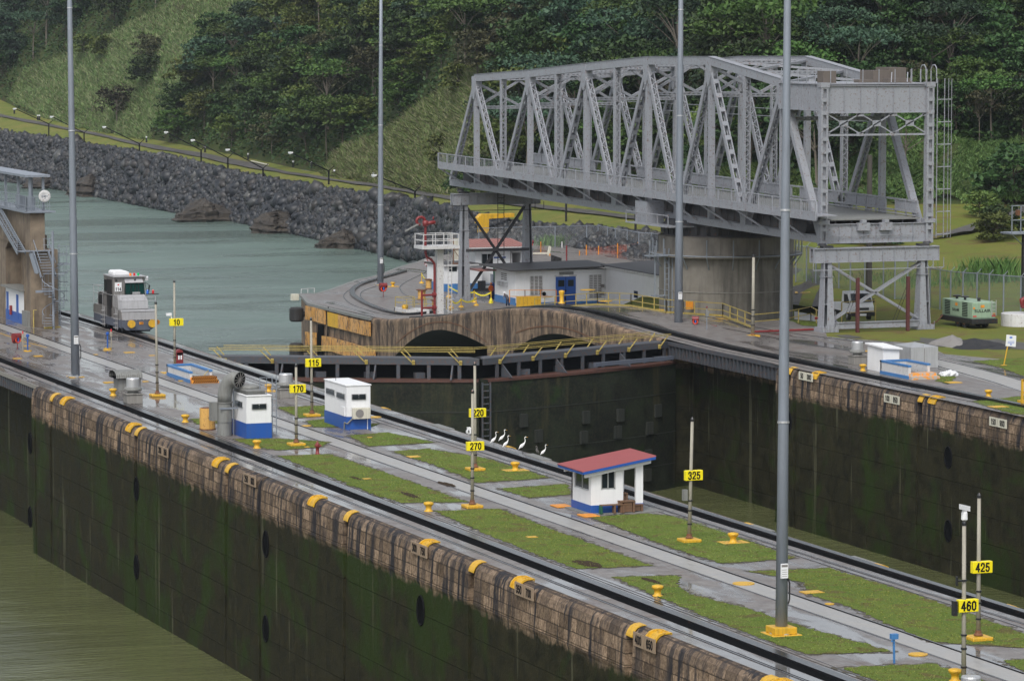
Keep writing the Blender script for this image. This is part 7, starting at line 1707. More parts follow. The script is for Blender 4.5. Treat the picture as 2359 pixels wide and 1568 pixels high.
m = MB(); p = GY(*zy(775, 830), 87.6); q = GY(*zy(970, 790), 87.6); m.box(p[0], q[0], 87.4, 88.6, min(p[2], ZN), q[2]); tag(m.build('skip', 'yellow_paint'), 'dirty yellow skip behind the orange railing', 'skip')
m = MB(); p = G(1548, 745-8, 0)
for a, b in (((1530, 727), (1590, 742)), ((1590, 742), (1650, 752)), ((1735, 768-4), (1890, 762-4))):
    m.tube([tuple(G(*a, .15)), tuple(G(*b, .15))], .09, 6)
m.tube([tuple(G(1890, 757, .15)), tuple(G(1890, 757, .15)+[0, 0, .9]), tuple(G(1890, 757, .15)+[-.5, 0, .9])], .12, 6)
tag(m.build('fire_main', 'red_paint'), 'dark red fire main pipe running along the ledge', 'pipe')
P = G(*DZ(857, 605, .38152, 2500, 1100), 0); t = thing('marker_post', 'thin grey post with a small box beside the far life ring', 'post', L(P)); m = MB(); m.beam((0, 0, 0), (0, 0, 2.1), .06, .06); m.build('shaft', 'galvanised', t); m = MB(); m.box(-.1, .16, -.1, .1, 1.4, 1.85); m.build('box', 'vent_concrete', t); m = MB(); m.ball((0, 0, 2.15), .09, 8, 6); m.build('tip', 'red_paint', t)
P = G(1590+62, 738, .1); 
# ---- people in the yard
def person(label, loc, s, pose, top, trs, hat, skin='skin'):
    t = thing('person', label, 'person', loc); B = []
    m = MB()
    if pose == 'stand': hip, sh, hd = (0, 0, .92), (0, .02, 1.42), (0, 0, 1.62)
    else: hip, sh, hd = (0, 0, .88), (-.28, -.1, 1.2), (-.42, -.12, 1.36)
    me = bpy.data.meshes.new('body'); V = [hip, ((hip[0]+sh[0])/2, (hip[1]+sh[1])/2, (hip[2]+sh[2])/2), sh, ((sh[0]+hd[0])/2, (sh[1]+hd[1])/2, (sh[2]+hd[2])/2), hd, (hd[0], hd[1], hd[2]+.12)]
    r = [.16, .14, .17, .06, .10, .08]; E_ = [(0, 1), (1, 2), (2, 3), (3, 4), (4, 5)]
    for sx_ in (-1, 1):
        i = len(V); V += [(hip[0]+sx_*.1, hip[1], hip[2]-.1), (hip[0]+sx_*.12, hip[1]-.04, .48), (hip[0]+sx_*.13, hip[1]+.02*sx_, .08), (hip[0]+sx_*.13, hip[1]-.14, .04)]; r += [.1, .07, .05, .045]; E_ += [(0, i), (i, i+1), (i+1, i+2), (i+2, i+3)]
        i = len(V); V += [(sh[0]+sx_*.2, sh[1], sh[2]-.02), (sh[0]+sx_*.26, sh[1]-.05, sh[2]-.3), (sh[0]+sx_*.2-.05, sh[1]-.25, sh[2]-.42), (sh[0]+sx_*.18-.06, sh[1]-.33, sh[2]-.43)]; r += [.07, .05, .04, .035]; E_ += [(2, i), (i, i+1), (i+1, i+2), (i+2, i+3)]
    me.from_pydata([tuple(c*s for c in v) for v in V], E_, []); o = bpy.data.objects.new('body', me); COL.objects.link(o); o.parent = t
    sk = o.modifiers.new('skin', 'SKIN'); me.skin_vertices.new() if not me.skin_vertices else None
    for i, v in enumerate(me.skin_vertices[0].data): v.radius = (r[i]*s, r[i]*s); v.use_root = (i == 0)
    sb = o.modifiers.new('sub', 'SUBSURF'); sb.levels = 1; sb.render_levels = 1; me.materials.append(MATS[top])
    m = MB(); m.lathe([(.125*s, 0), (.13*s, .05*s), (.09*s, .12*s), (.01, .14*s)], 12, (hd[0]*s, hd[1]*s, (hd[2]+.06)*s)); m.box(hd[0]*s-.13*s, hd[0]*s+.13*s, hd[1]*s-.2*s, hd[1]*s, (hd[2]+.05)*s, (hd[2]+.07)*s); m.build('helmet', hat, t)
    m = MB(); m.ball((hd[0]*s, (hd[1]-.035)*s, (hd[2]+.0)*s), .085*s, 10, 8, (.9, 1, 1.1)); m.cbox((hd[0]*s, (hd[1]-.13)*s, hd[2]*s), (.025, .03, .04)); m.build('face', skin, t, smooth=True)
    m = MB()
    for sx_ in (-1, 1): m.tube([((hip[0]+sx_*.1)*s, hip[1]*s, (hip[2]-.05)*s), ((hip[0]+sx_*.12)*s, (hip[1]-.04)*s, .5*s), ((hip[0]+sx_*.13)*s, hip[1]*s, .1*s)], [.125*s, .095*s, .08*s], 10)
    m.build('trousers', trs, t, smooth=True); return t
c = GY(*zt2(1195, 1420), 92.0); person('person in dark clothes and a white helmet bending by the orange railing', (float(c[0]), 92.0, ZN+.1), 1.0, 'bend', 'cloth_grey', 'cloth_navy', 'hard_hat')
c = GY(*zt2(985, 1200), 103.0); person('person in an orange vest standing in the gap between the white buildings', (float(c[0]), 103.0, ZN), 1.0, 'stand', 'cloth_orange', 'cloth_navy', 'lamp_orange')
P = G(*zt2(870, 1290), ZN); t = thing('pump', 'dark machinery standing between the small white block and the blue valve', 'pump', L(P))
m = MB(); m.box(-1.2, 1.4, -.4, .5, 0, .25); m.box(-.6, .3, -.4, .4, .25, 1.1); m.build('engine', 'steel_dark', t); m = MB(); m.tube([(.3, 0, .7), (1.2, 0, .7), (1.2, 0, 1.8)], .2, 8); m.tube([(-.9, 0, .3), (-1.0, 0, 1.9)], .08, 6); m.build('pipes', 'galvanised', t); m = MB(); m.lathe([(.35, 0), (.35, 2.4), (.3, 2.6)], 10, (1.8, .3, .2)); m.build('cylinder', 'leaf_mid_paint', t)
P = G(*zt2(1005, 1395), ZN); t = thing('valve', 'bright blue valve stand against the corner of the white building', 'valve', L(P)); m = MB(); m.lathe([(.4, 0), (.28, .12), (.16, .3), (.3, .5), (.34, .95), (.25, 1.3), (.34, 1.55), (.12, 1.75)], 12); m.tube([(-.45, 0, .4), (.45, 0, .4)], .15, 8); m.build('body', 'blue_paint', t, smooth=True)
m = MB(); P = G(*zt2(985, 1450), ZN); m.lathe([(.2, 0), (.18, .3), (.06, .55)], 8); o = m.build('traffic_cone', 'tape_yellow'); o.location = L(P); tag(o, 'yellow cone beside the blue valve stand', 'cone')
# ---- black rubber fenders on the quay tip
for lab, u, v, r_ in (('upper black rubber fender drum at the tip of the low quay', 683, 724, 1.0), ('lower black rubber fender drum at the tip of the low quay', 683, 806, .9)):
    P = GD(u, v, (44, 106, -4)); t = thing('fender', lab, 'fender', L(P)); w_ = px2m(30, P)
    m = MB(); m.lathe([(w_*.42, -.75), (w_*.55, -.6), (w_*.55, .6), (w_*.42, .75)], 20); m.build('drum', 'rubber', t); m = MB(); m.tube([(w_*.4, 0, 0), (w_*1.1, 0, 0)], .3, 8); m.build('bracket', 'steel_dark', t)
m = MB(); P = tip; 
railing('low pale handrail around the tip of the quay', [L(tip), L(G(724, 674, ZN))], .5, 1.2, 'white_steel', r=.04, nrail=1)
P = GD(679, 684, tip); o = MB().box(-.4, .4, -.3, .3, -.35, .35).build('lamp_box', 'cream'); o.location = L(P); tag(o, 'small cream lamp box on the tip of the quay', 'lamp')
# ================================================================== chain-link fences
def m_mesh():
    for nm, col, al in (('chain_link', (.28, .30, .31), .22), ('chain_link_green', (.16, .22, .19), .42)):
        m, nt, b = newmat(nm); b.inputs['Base Color'].default_value = (*col, 1); b.inputs['Roughness'].default_value = .6; b.inputs['Metallic'].default_value = .3
        tc = N(nt, 'ShaderNodeTexCoord'); sx = N(nt, 'ShaderNodeSeparateXYZ'); nt.links.new(tc.outputs['Object'], sx.inputs[0])
        s = math_(nt, 'ADD', sx.outputs[0], sx.outputs[1]); a = math_(nt, 'FRACT', math_(nt, 'MULTIPLY', math_(nt, 'ADD', s, sx.outputs[2]), 9)); c = math_(nt, 'FRACT', math_(nt, 'MULTIPLY', math_(nt, 'SUBTRACT', s, sx.outputs[2]), 9))
        f = math_(nt, 'MAXIMUM', math_(nt, 'LESS_THAN', a, al/2), math_(nt, 'LESS_THAN', c, al/2)); nt.links.new(f, b.inputs['Alpha'])
m_mesh()
def fence(label, pts, h_, mesh='chain_link', barbs=False, post=None, name='fence'):
    o = np.array(pts[0]); t = thing(name, label, 'fence', L(o)); Q = [np.array(p)-o for p in pts]
    m = MB()
    for a, b in zip(Q[:-1], Q[1:]): m.add([tuple(a), tuple(b), tuple(b+[0, 0, h_]), tuple(a+[0, 0, h_])], [(0, 1, 2, 3)])
    m.build('mesh_panel', mesh, t); m = MB()
    for a, b in zip(Q[:-1], Q[1:]): m.beam(tuple(a+[0, 0, h_]), tuple(b+[0, 0, h_]), .08, .08)
    m.build('top_rail', 'galvanised', t)
    for q in Q:
        m = MB(); m.tube([tuple(q), tuple(q+[0, 0, h_+.1])], .07, 6)
        if barbs: m.beam(tuple(q+[0, 0, h_]), tuple(q+[.35, -.1, h_+.4]), .05, .05)
        m.build('fence_post', 'galvanised', t)
    return t
zf = lambda x, y: DZ(x, y, .35081, 3400, 850)
fence('long chain-link fence with green netting behind the parked pickup and the compressor', [L(G(*p, .05)) for p in (DZ(500, 398, .5739, 2896, 900), DZ(575, 400, .5739, 2896, 900), DZ(640, 415, .5739, 2896, 900), DZ(715, 432, .5739, 2896, 900), DZ(800, 445, .5739, 2896, 900), DZ(880, 462, .5739, 2896, 900), DZ(980, 478, .5739, 2896, 900), DZ(1110, 500, .5739, 2896, 900), DZ(1190, 517, .5739, 2896, 900))]
      +[L(G(*zf(*p), .02)) for p in ((655, 990), (820, 1005), (910, 1080), (1025, 1105), (1145, 1125), (1285, 1140), (1445, 1150), (1585, 1165), (1748, 1180), (1945, 1195), (2150, 1230))], 3.6, 'chain_link_green', True)
fence('chain-link fence with a broken corner behind the yard, before the dark rocks', [L(G(*zy(*p), ZN)) for p in ((140, 400), (190, 398), (390, 350), (870, 335), (1110, 332), (1408, 325), (1515, 322), (1605, 340), (1678, 355), (1790, 370), (1900, 395), (2020, 402), (2110, 420))], 2.8, 'chain_link')
for i, (lab, P_) in enumerate((('orange plastic netting on the right of the yard before the fence', ((1340, 405), (1405, 400), (1520, 395), (1700, 392), (1890, 390))), ('orange plastic netting heap beside the slender pier', ((885, 410), (975, 380), (1060, 408))))):
    Q = [G(*zy(*p), ZN) for p in P_]; t = thing('safety_net', lab, 'net', L(Q[0]), group='orange safety nets'); m = MB(); rr = random.Random(i)
    hs_ = [.2, 1.25, .1] if i else [.4, 1.1, .9, 1.2, 1.3]
    vs = []; 
    for k, q in enumerate(Q): vs += [tuple(q-Q[0]), tuple(q-Q[0]+[0, 0, hs_[k]])]
    m.add(vs, [(2*k, 2*k+2, 2*k+3, 2*k+1) for k in range(len(Q)-1)]); m.build('net', 'net_orange', t)
    for k, q in enumerate(Q): m = MB(); m.tube([tuple(q-Q[0]), tuple(q-Q[0]+[0, 0, hs_[k]+.2])], .07, 6); m.build('stake', 'orange_paint', t)
m, nt, b = MATS['net_orange'], MATS['net_orange'].node_tree, MATS['net_orange'].node_tree.nodes['Principled BSDF']
tc = N(nt, 'ShaderNodeTexCoord'); n_ = N(nt, 'ShaderNodeTexNoise'); n_.inputs['Scale'].default_value = 2.0; nt.links.new(tc.outputs['Object'], n_.inputs['Vector']); nt.links.new(ramp(nt, n_.outputs['Fac'], [(.35, .05), (.65, .38)]), b.inputs['Alpha'])
P = G(*zy(1120, 460), ZN); t = thing('rubber_block', 'black rubber block lying on the pale slab of the yard', 'rubber block', L(P)); t.scale = (.42, .6, .42); m = MB()
for k in range(4): m.extr([(-1.5+k*.75, -.5, 0), (-.85+k*.75, -.5, 0), (-.75+k*.75, -.5, 1.7-.25*k), (-1.4+k*.75, -.5, 1.9-.25*k)], (0, 1.0, 0))
m.build('block', 'rubber', t, bevel=.08)
for lab, a, h_, mt in (('short dark red post on the pale slab of the yard', (1218, 455), 1.9, 'red_paint'), ('short white stake before the yard fence', (1175, 332), .8, 'white_steel')):
    P = G(*zy(*a), ZN); t = thing('stake', lab, 'post', L(P)); m = MB(); m.tube([(0, 0, 0), (0, 0, h_)], .09, 6); m.build('shaft', mt, t)
t = thing('barrier_plank', 'pale plank barrier lying beside the orange netting', 'barrier', L(G(*zy(885, 408), ZN))); b_ = G(*zy(1060, 405), ZN)-G(*zy(885, 408), ZN); m = MB(); m.beam((0, 0, .3), (b_[0], b_[1], .3), .2, .2); m.beam((b_[0]-.2, b_[1], 0), (b_[0], b_[1], 1.2), .25, .3); m.build('plank', 'cream', t)
# ================================================================== right-hand ground
def m_pickup():
    c = G(*DZ(965, 668, .5739, 2896, 900)); t = thing('pickup_truck', 'small white cab-over pickup parked on the grass behind the right-hand pier', 'pickup', L(c), R(-6))
    W = .78; m = MB()
    prof = [(0, .45), (-.02, .95), (.18, 1.15), (.62, 1.78), (1.75, 1.85), (1.85, 1.3), (1.85, .5), (1.5, .5)]
    m.extr([(-W, y, z) for y, z in prof], (2*W, 0, 0)); m.build('cab', 'white_paint', t, bevel=.05)
    m = MB(); m.extr([(-W+.1, .165, 1.2), (W-.1, .165, 1.2), (W-.14, .56, 1.72), (-W+.14, .56, 1.72)], (0, -.05, .02)); m.build('windscreen', 'glass_dark', t)
    for s in (-1, 1):
        m = MB(); m.extr([(s*W, .35, 1.12), (s*W, 1.35, 1.12), (s*W, 1.35, 1.68), (s*W, .72, 1.68)], (s*.02, 0, 0)); m.build('side_window', 'glass_dark', t)
        m = MB(); m.box(s*.58-.14, s*.58+.14, -.06, .0, .68, .88); m.build('headlight', 'plastic_white', t)
        m = MB(); m.box(s*(W+.1)-.06, s*(W+.1)+.06, .35, .42, 1.15, 1.4); m.build('mirror', 'steel_dark', t)
        for y in (.75, 3.0): m = MB(); m.tube([(s*(W-.18), y, .28), (s*W, y, .28)], .28, 16); w0 = m.build('wheel', 'rubber', t); m = MB(); m.tube([(s*(W-.02), y, .28), (s*(W+.01), y, .28)], .15, 12); m.build('rim', 'aluminium', w0)
    m = MB(); m.box(-.42, .42, -.045, -.005, .7, .86); m.build('grille', 'steel_dark', t)
    m = MB(); m.box(-W-.02, W+.02, -.12, .04, .32, .58); m.build('bumper', 'steel_dark', t); m = MB(); m.box(-.22, .22, -.14, -.12, .34, .48); m.build('number_plate', 'white_plain', t)
    m = MB(); m.box(-W, W, 1.95, 3.9, .55, .62); m.box(-W, -W+.05, 1.95, 3.9, .62, .98); m.box(W-.05, W, 1.95, 3.9, .62, .98); m.box(-W, W, 1.95, 2.0, .62, 1.0); m.box(-W, W, 3.85, 3.9, .62, .98); m.build('bed', 'white_paint', t)
    t.scale = (1.35, 1.35, 1.35)
m_pickup()
railing('short yellow guard rail in front of the pickup', [L(G(*DZ(820, 690, .5739, 2896, 900))), L(G(*DZ(1055, 675, .5739, 2896, 900)))], 1.9, 3.4, nrail=2)
sheet('path', [tuple(G(*DZ(x, y, .5739, 2896, 900), .006)) for x, y in ((490, 600), (560, 612), (720, 655), (760, 690), (620, 668), (490, 655))], .006, 'lane_concrete')
sheet('yellow_slab', [tuple(G(*DZ(x, y, .5739, 2896, 900), .02)) for x, y in ((495, 463), (590, 461), (605, 468), (495, 474))], .02, 'yellow_paint')
def m_compressor():
    A = G(*zf(1345, 1330)); B = G(*zf(1640, 1325)); C_ = G(*zf(1245, 1320)); t = thing('compressor', 'pale green two-axle towable compressor lettered SULLAIR', 'compressor', L(A), R(0)); s = px2m(.35081*.57593, A)
    w_ = (1700-1415)*s/.95; d = 5.6; x0, z0, z1 = -.3, 70*s, 305*s
    cx0 = float(GD(*zf(1400, 1200), A)[0]-A[0]); 
    m = MB(); m.box(cx0, cx0+w_, 0, d, 110*s, z1); m.build('body', 'compressor_green', t, bevel=.08)
    m = MB(); m.box(cx0-.12, cx0+w_+.12, -.15, d+.1, 55*s, 112*s); m.build('chassis', 'steel_dark', t, bevel=.04)
    for x in (cx0+.05, cx0+w_-.35):
        for y in (1.6, 2.75): m = MB(); m.tube([(x, y, .5), (x+.3, y, .5)], .5, 18); w0 = m.build('wheel', 'rubber', t); m = MB(); m.tube([(x-.02, y, .5), (x+.32, y, .5)], .27, 14); m.build('rim', 'rusty_steel', w0)
    m = MB(); xs = cx0
    for y0_ in (.9, 4.1):
        for k in range(9): m.box(xs-.03, xs, y0_, y0_+.95, 1.0+k*.14, 1.06+k*.14)
    m.build('side_louvre', 'ink', t)
    m = MB(); m.box(xs-.02, xs, 2.05, 3.95, .95, z1-.1); m.box(cx0+.25, cx0+w_-.5, -.03, 0, .95, z1-.1); m.build('door_panel', 'compressor_green', t, bevel=.01)
    sd = m = MB(); m.box(xs-.04, xs-.02, 2.7, 3.1, 1.8, 2.05); m.box(cx0+w_*.34, cx0+w_*.5, -.05, -.03, 1.8, 2.02); m.box(cx0+.05, cx0+.22, -.04, 0, 1.7, 1.85); m.box(cx0+w_-.3, cx0+w_-.08, -.04, 0, 1.2, 1.34); m.build('label_plate', 'orange_paint', t)
    text('lettering', 'SULLAIR', .36, 'ink', t, (cx0+w_*.42, -.04, 1.52), FACE, .004, 1.15); text('lettering', 'SULLAIR', .30, 'ink', t, (xs-.045, 3.0, 1.45), (math.pi/2, 0, -math.pi/2), .004, 1.1)
    m = MB()
    for x in (cx0+.12, cx0+.3, cx0+w_-.3, cx0+w_-.12): m.tube([(x, -.05, 1.08), (x, 0, 1.08)], .07, 8)
    m.build('tail_lamp', 'lamp_red', t)
    m = MB(); m.tube([(cx0+.8, 4.4, z1), (cx0+.8, 4.4, z1+.2)], .12, 8); m.tube([(cx0+.8, 2.9, z1), (cx0+.8, 2.9, z1+.2)], .12, 8); m.lathe([(.35, .2), (.35, .3), (.1, .36)], 12, (cx0+.8, 4.4, z1)); m.lathe([(.35, .2), (.35, .3), (.1, .36)], 12, (cx0+.8, 2.9, z1)); m.tube([(cx0+w_*.55, 1.2, z1), (cx0+w_*.55, 1.2, z1+.3)], .15, 8); m.build('exhaust_cap', 'steel_dark', t)
    m = MB()
    for x in (cx0+w_-.45, cx0+w_-.05): m.beam((x, -.12, 1.1), (x, -.12, z1+.15), .05, .05)
    for z in (1.3, 1.6, 1.9, 2.2): m.beam((cx0+w_-.45, -.12, z), (cx0+w_-.05, -.12, z), .04, .04)
    m.build('ladder', 'aluminium', t); m = MB(); m.beam((cx0+.3, d, .7), (cx0+w_/2, d+1.6, .55), .12, .12); m.tube([(cx0-.1, d-.3, .8), (cx0-.9, d-.8, .3), (cx0-2.2, d-1.6, .06), (cx0-3.8, d-2.6, .05)], .06, 6); m.build('drawbar', 'rusty_steel', t)
m_compressor()
def cab(label, A, B, C_, topv, mat, roof='flat', rz=0):
    P = G(*A); w_ = float((G(*B)-P)[0]); d = float((G(*C_)-P)[1]); H = float((GD(A[0], topv, P)-P)[2]); t = thing('cabinet', label, 'cabinet', L(P))
    m = MB(); m.box(0, w_, 0, d, 0, H); m.build('body', mat, t, bevel=.02)
    m = MB()
    if roof == 'lid': m.add([(-.15, -.2, H), (w_+.15, -.2, H-.12), (w_+.15, d+.15, H-.05), (-.15, d+.15, H+.1), (-.15, -.2, H+.12), (w_+.15, -.2, H), (w_+.15, d+.15, H+.07), (-.15, d+.15, H+.22), (w_*.5, d*.5, H+.3)], [(3, 2, 1, 0), (0, 1, 5, 4), (1, 2, 6, 5), (2, 3, 7, 6), (3, 0, 4, 7), (4, 5, 8), (5, 6, 8), (6, 7, 8), (7, 4, 8)])
    else: m.add([(0, 0, H), (w_, 0, H), (w_, d, H), (0, d, H), (w_*.45, d*.5, H+.28)], [(0, 1, 4), (1, 2, 4), (2, 3, 4), (3, 0, 4)]); m.box(w_*.44, w_*.46, 0, .02, H, H+.2)
    m.build('lid', mat, t); m = MB(); m.box(w_*.48, w_*.5, -.012, 0, .1, H-.1) if roof != 'lid' else m.box(.0, w_, -.01, 0, .12, .14); m.build('seam', 'heap_grey', t); return t
cab('white control cabinet with an overhanging lid on the far wall', DZ(1108, 1028, .5739, 2896, 900), DZ(1203, 1020, .5739, 2896, 900), DZ(1032, 1005, .5739, 2896, 900), DZ(0, 858, .5739, 2896, 900)[1], 'white_paint', 'lid')
cab('pale blue-grey metal cabinet behind the white control cabinet', DZ(1302, 1000, .5739, 2896, 900), DZ(1476, 990, .5739, 2896, 900), DZ(1228, 975, .5739, 2896, 900), DZ(0, 852, .5739, 2896, 900)[1], 'aluminium')
zg_ = lambda x, y: DZ(x, y, .5739, 2896, 900)
def m_fl():
    m, nt, b = newmat('flaky_orange'); n = noise(nt, coords(nt), 3.5, 5, .6); nt.links.new(mixc(nt, ramp(nt, n, [(.48, 0.), (.53, 1.)]), (.72, .30, .05), (.40, .39, .36)), b.inputs['Base Color']); b.inputs['Roughness'].default_value = .6
m_fl()
stairwell('blue-edged stairwell with flaking orange steps on the far wall', zg_(1285, 1075), zg_(1475, 1068), zg_(1110, 1035), None, 28, False, 'flaky_orange')
def heap(label, c, rx, ry, h_, mat, seed, nm='heap'):
    P = G(*c); r = random.Random(seed); m = MB(); n = 26; k = 7; vs = []
    for i in range(k+1):
        f = i/k
        for j in range(n): a = 2*math.pi*j/n; q = (1-f)*(1+.18*math.sin(3*a+seed)+r.uniform(-.06, .06)); vs.append((rx*q*math.cos(a), ry*q*math.sin(a), h_*(f**.8)+(r.uniform(-.04, .04) if i else -.02)))
    m.add(vs, [(i*n+j, i*n+(j+1) % n, (i+1)*n+(j+1) % n, (i+1)*n+j) for i in range(k) for j in range(n)]); o = m.build(nm, mat, smooth=True); o.location = L(P); return tag(o, label, 'heap')
heap('pale grey sand heap behind the cabinets', zg_(1590, 838), 1.4, 2.4, .85, 'heap_grey', 1); heap('black gravel heap right of the pale sand heap', zg_(1745, 845), 2.5, 2.6, .65, 'heap_black', 2); 
P = G(*zg_(1552, 1052)); m = MB(); r = random.Random(4)
for k in range(9): m.ball((r.uniform(-.6, .6), r.uniform(-.4, .5), .12), r.uniform(.2, .38), 7, 5, (1, 1, .8))
m.v = [(x+r.uniform(-.07, .07), y+r.uniform(-.07, .07), max(0, z+r.uniform(-.06, .08))) for x, y, z in m.v]; o = m.build('plastic_bags', 'plastic_white'); o.location = L(P); tag(o, 'crumpled white plastic bags right of the flaking stairwell', 'bags')
heap('low dark spoil spread beyond the black heap', zg_(1880, 850), 1.8, 2.0, .15, 'heap_black', 7)
P = G(*zg_(1950, 978)); t = thing('notice', 'white notice with small print leaning on a yellow stake in the turf', 'sign', L(P)); H = px2m(68, P); m = MB(); m.beam((0, 0, 0), (.35, 0, H*.75), .07, .07); m.box(-.2, .2, -.15, .15, 0, .05); m.build('stake', 'yellow_paint', t)
m = MB(); m.extr([(.12, -.04, H*.66), (.98, -.04, H*.62), (1.02, -.04, H*1.0), (.2, -.04, H*1.05)], (0, .03, 0)); s = m.build('board', 'white_plain', t)
m = MB(); m.box(.45, .68, -.05, -.042, H*.92, H*.97)
for k in range(2): m.box(.3, .85, -.05, -.042, H*(.8-.05*k), H*(.815-.05*k))
m.cbox((.57, -.046, H*.71), (.1, .01, .1)); m.build('print', 'lamp_blue', s)
P = G(*zg_(2060, 700)); t = thing('well_head', 'low white concrete cylinder with a red pipe bend at the right edge', 'well', L(P)); m = MB(); m.lathe([(1.6, 0), (1.6, 1.05), (1.5, 1.1), (.1, 1.1)], 28); m.build('ring', 'white_steel', t); m = MB(); m.tube([(.5, -.3, 1.1), (.5, -.3, 1.6), (.1, -.3, 1.7), (.0, -.3, 2.2), (.5, -.3, 2.4)], .22, 10); m.build('pipe_bend', 'red_paint', t, smooth=True)
P = G(*zg_(1008, 590)); t = thing('utility_pole', 'weathered wooden pole rising behind the right-hand end pier', 'pole', L(P)); m = MB(); m.tube([(0, 0, 0), (0, 0, 14)], [.30, .22], 10); m.build('shaft', 'wood_pole', t)
P = G(*zf(1975, 1090)); t = thing('steel_mast', 'dark steel mast with a small railed platform at the right edge', 'mast', L(P)); zpm = float((GD(*zf(1975, 235), P)-P)[2]); m = MB(); m.tube([(0, 0, 0), (0, 0, zpm)], [.28, .22], 8); m.build('mast', 'steel_dark', t)
m = MB(); m.box(-1.9, 1.6, -1, 1, zpm, zpm+.15)
for x in (-1.8, -.9, 0, .9): m.beam((x, -1, zpm), (x, -1, zpm+2.6), .08, .08)
for z in (zpm+1.3, zpm+2.6): m.beam((-1.9, -1, z), (1.6, -1, z), .08, .08)
m.beam((-1.9, -1, zpm+.1), (-.2, 0, zpm-1), .08, .08); m.build('platform', 'galvanised', t); m = MB(); m.cbox((-.6, 0, zpm+1.9), (.4, .4, .5)); m.build('lamp_unit', 'rusty_steel', t)
P = G(*DZ(2078, 1248, .5739, 2896, 900)); t = thing('guard_frame', 'yellow and white guard frame cut by the right edge on the far wall', 'frame', L(P)); m = MB(); m.box(-.1, 1.5, -.1, .5, 0, .25); m.beam((0, 0, 0), (0, 0, 1.7), .14, .14); m.beam((0, 0, 1.65), (1.5, 0, 1.65), .14, .14); m.beam((0, 0, .8), (1.5, 0, .8), .12, .12); m.build('frame', 'yellow_paint', t)
# ================================================================== vegetation, rocks and lamps along the far bank
RNG = np.random.default_rng(11)
_UG = np.arange(-500, 3001, 20.); _CG = np.array([[CAM+ray(u, v)*D for v, D in trow(u)] for u in _UG])      # key rows of the terrain
def surf(u, s):                                              # s in 0..4 along the key rows
    i = np.clip(((u+500)/20).astype(int), 0, len(_UG)-2); f = (u+500)/20-i; k = np.clip(s.astype(int), 0, 3); g = s-k
    a = _CG[i, k]*(1-f)[:, None]+_CG[i+1, k]*f[:, None]; b = _CG[i, k+1]*(1-f)[:, None]+_CG[i+1, k+1]*f[:, None]; return a*(1-g)[:, None]+b*g[:, None]
def prv(P): d = P-CAM; z = d@_F; return 1179.5+FD*(d@_R)/z, 784-FD*(d@_U)/z
def insv(x, y, poly):
    c = np.zeros(len(x), bool); n = len(poly); j = n-1
    for i in range(n):
        xi, yi = poly[i]; xj, yj = poly[j]
        if yi != yj: c ^= ((yi > y) != (yj > y)) & (x < (xj-xi)*(y-yi)/(yj-yi)+xi)
        j = i
    return c
def raw(name, V, F_, mat, parent=None, smooth=False):
    me = bpy.data.meshes.new(name); k = F_.shape[1]; me.vertices.add(len(V)); me.vertices.foreach_set('co', V.astype(np.float32).ravel())
    me.loops.add(F_.size); me.loops.foreach_set('vertex_index', F_.astype(np.int32).ravel()); me.polygons.add(len(F_)); me.polygons.foreach_set('loop_start', np.arange(0, F_.size, k, dtype=np.int32)); me.polygons.foreach_set('loop_total', np.full(len(F_), k, np.int32))
    me.materials.append(MATS[mat]); me.update(calc_edges=True); me.validate(); o = bpy.data.objects.new(name, me); COL.objects.link(o)
    if parent: o.parent = parent
    return o
def leaves(C, size, up=.5):                                   # one small folded leaf spray (quad) at each centre
    n = len(C); a = RNG.normal(size=(n, 3)); a /= np.linalg.norm(a, axis=1)[:, None]; nn = RNG.normal(size=(n, 3)); nn[:, 2] = abs(nn[:, 2])+up; b = np.cross(nn, a); b /= np.linalg.norm(b, axis=1)[:, None]
    a = np.cross(b, nn); a /= np.linalg.norm(a, axis=1)[:, None]; s = (size*RNG.uniform(.6, 1.3, n))[:, None]
    V = np.stack([C-a*s, C-b*s*.55, C+a*s, C+b*s*.55], 1).reshape(-1, 3); return V, np.arange(4*n).reshape(n, 4)
def blades(P, h, w_, lean=.35):
    n = len(P); an = RNG.uniform(0, 6.283, n); hh = h*RNG.uniform(.6, 1.25, n); d = np.stack([np.cos(an), np.sin(an), 0*an], 1)*w_/2
    t = P+np.stack([RNG.normal(0, lean, n)*hh, RNG.normal(0, lean, n)*hh, hh], 1); m_ = (P*.45+t*.55); m_[:, 2] += .15*hh
    V = np.stack([P-d, P+d, m_+d*.8, t, m_-d*.8], 1).reshape(-1, 3); return V, np.arange(5*n).reshape(n, 5)
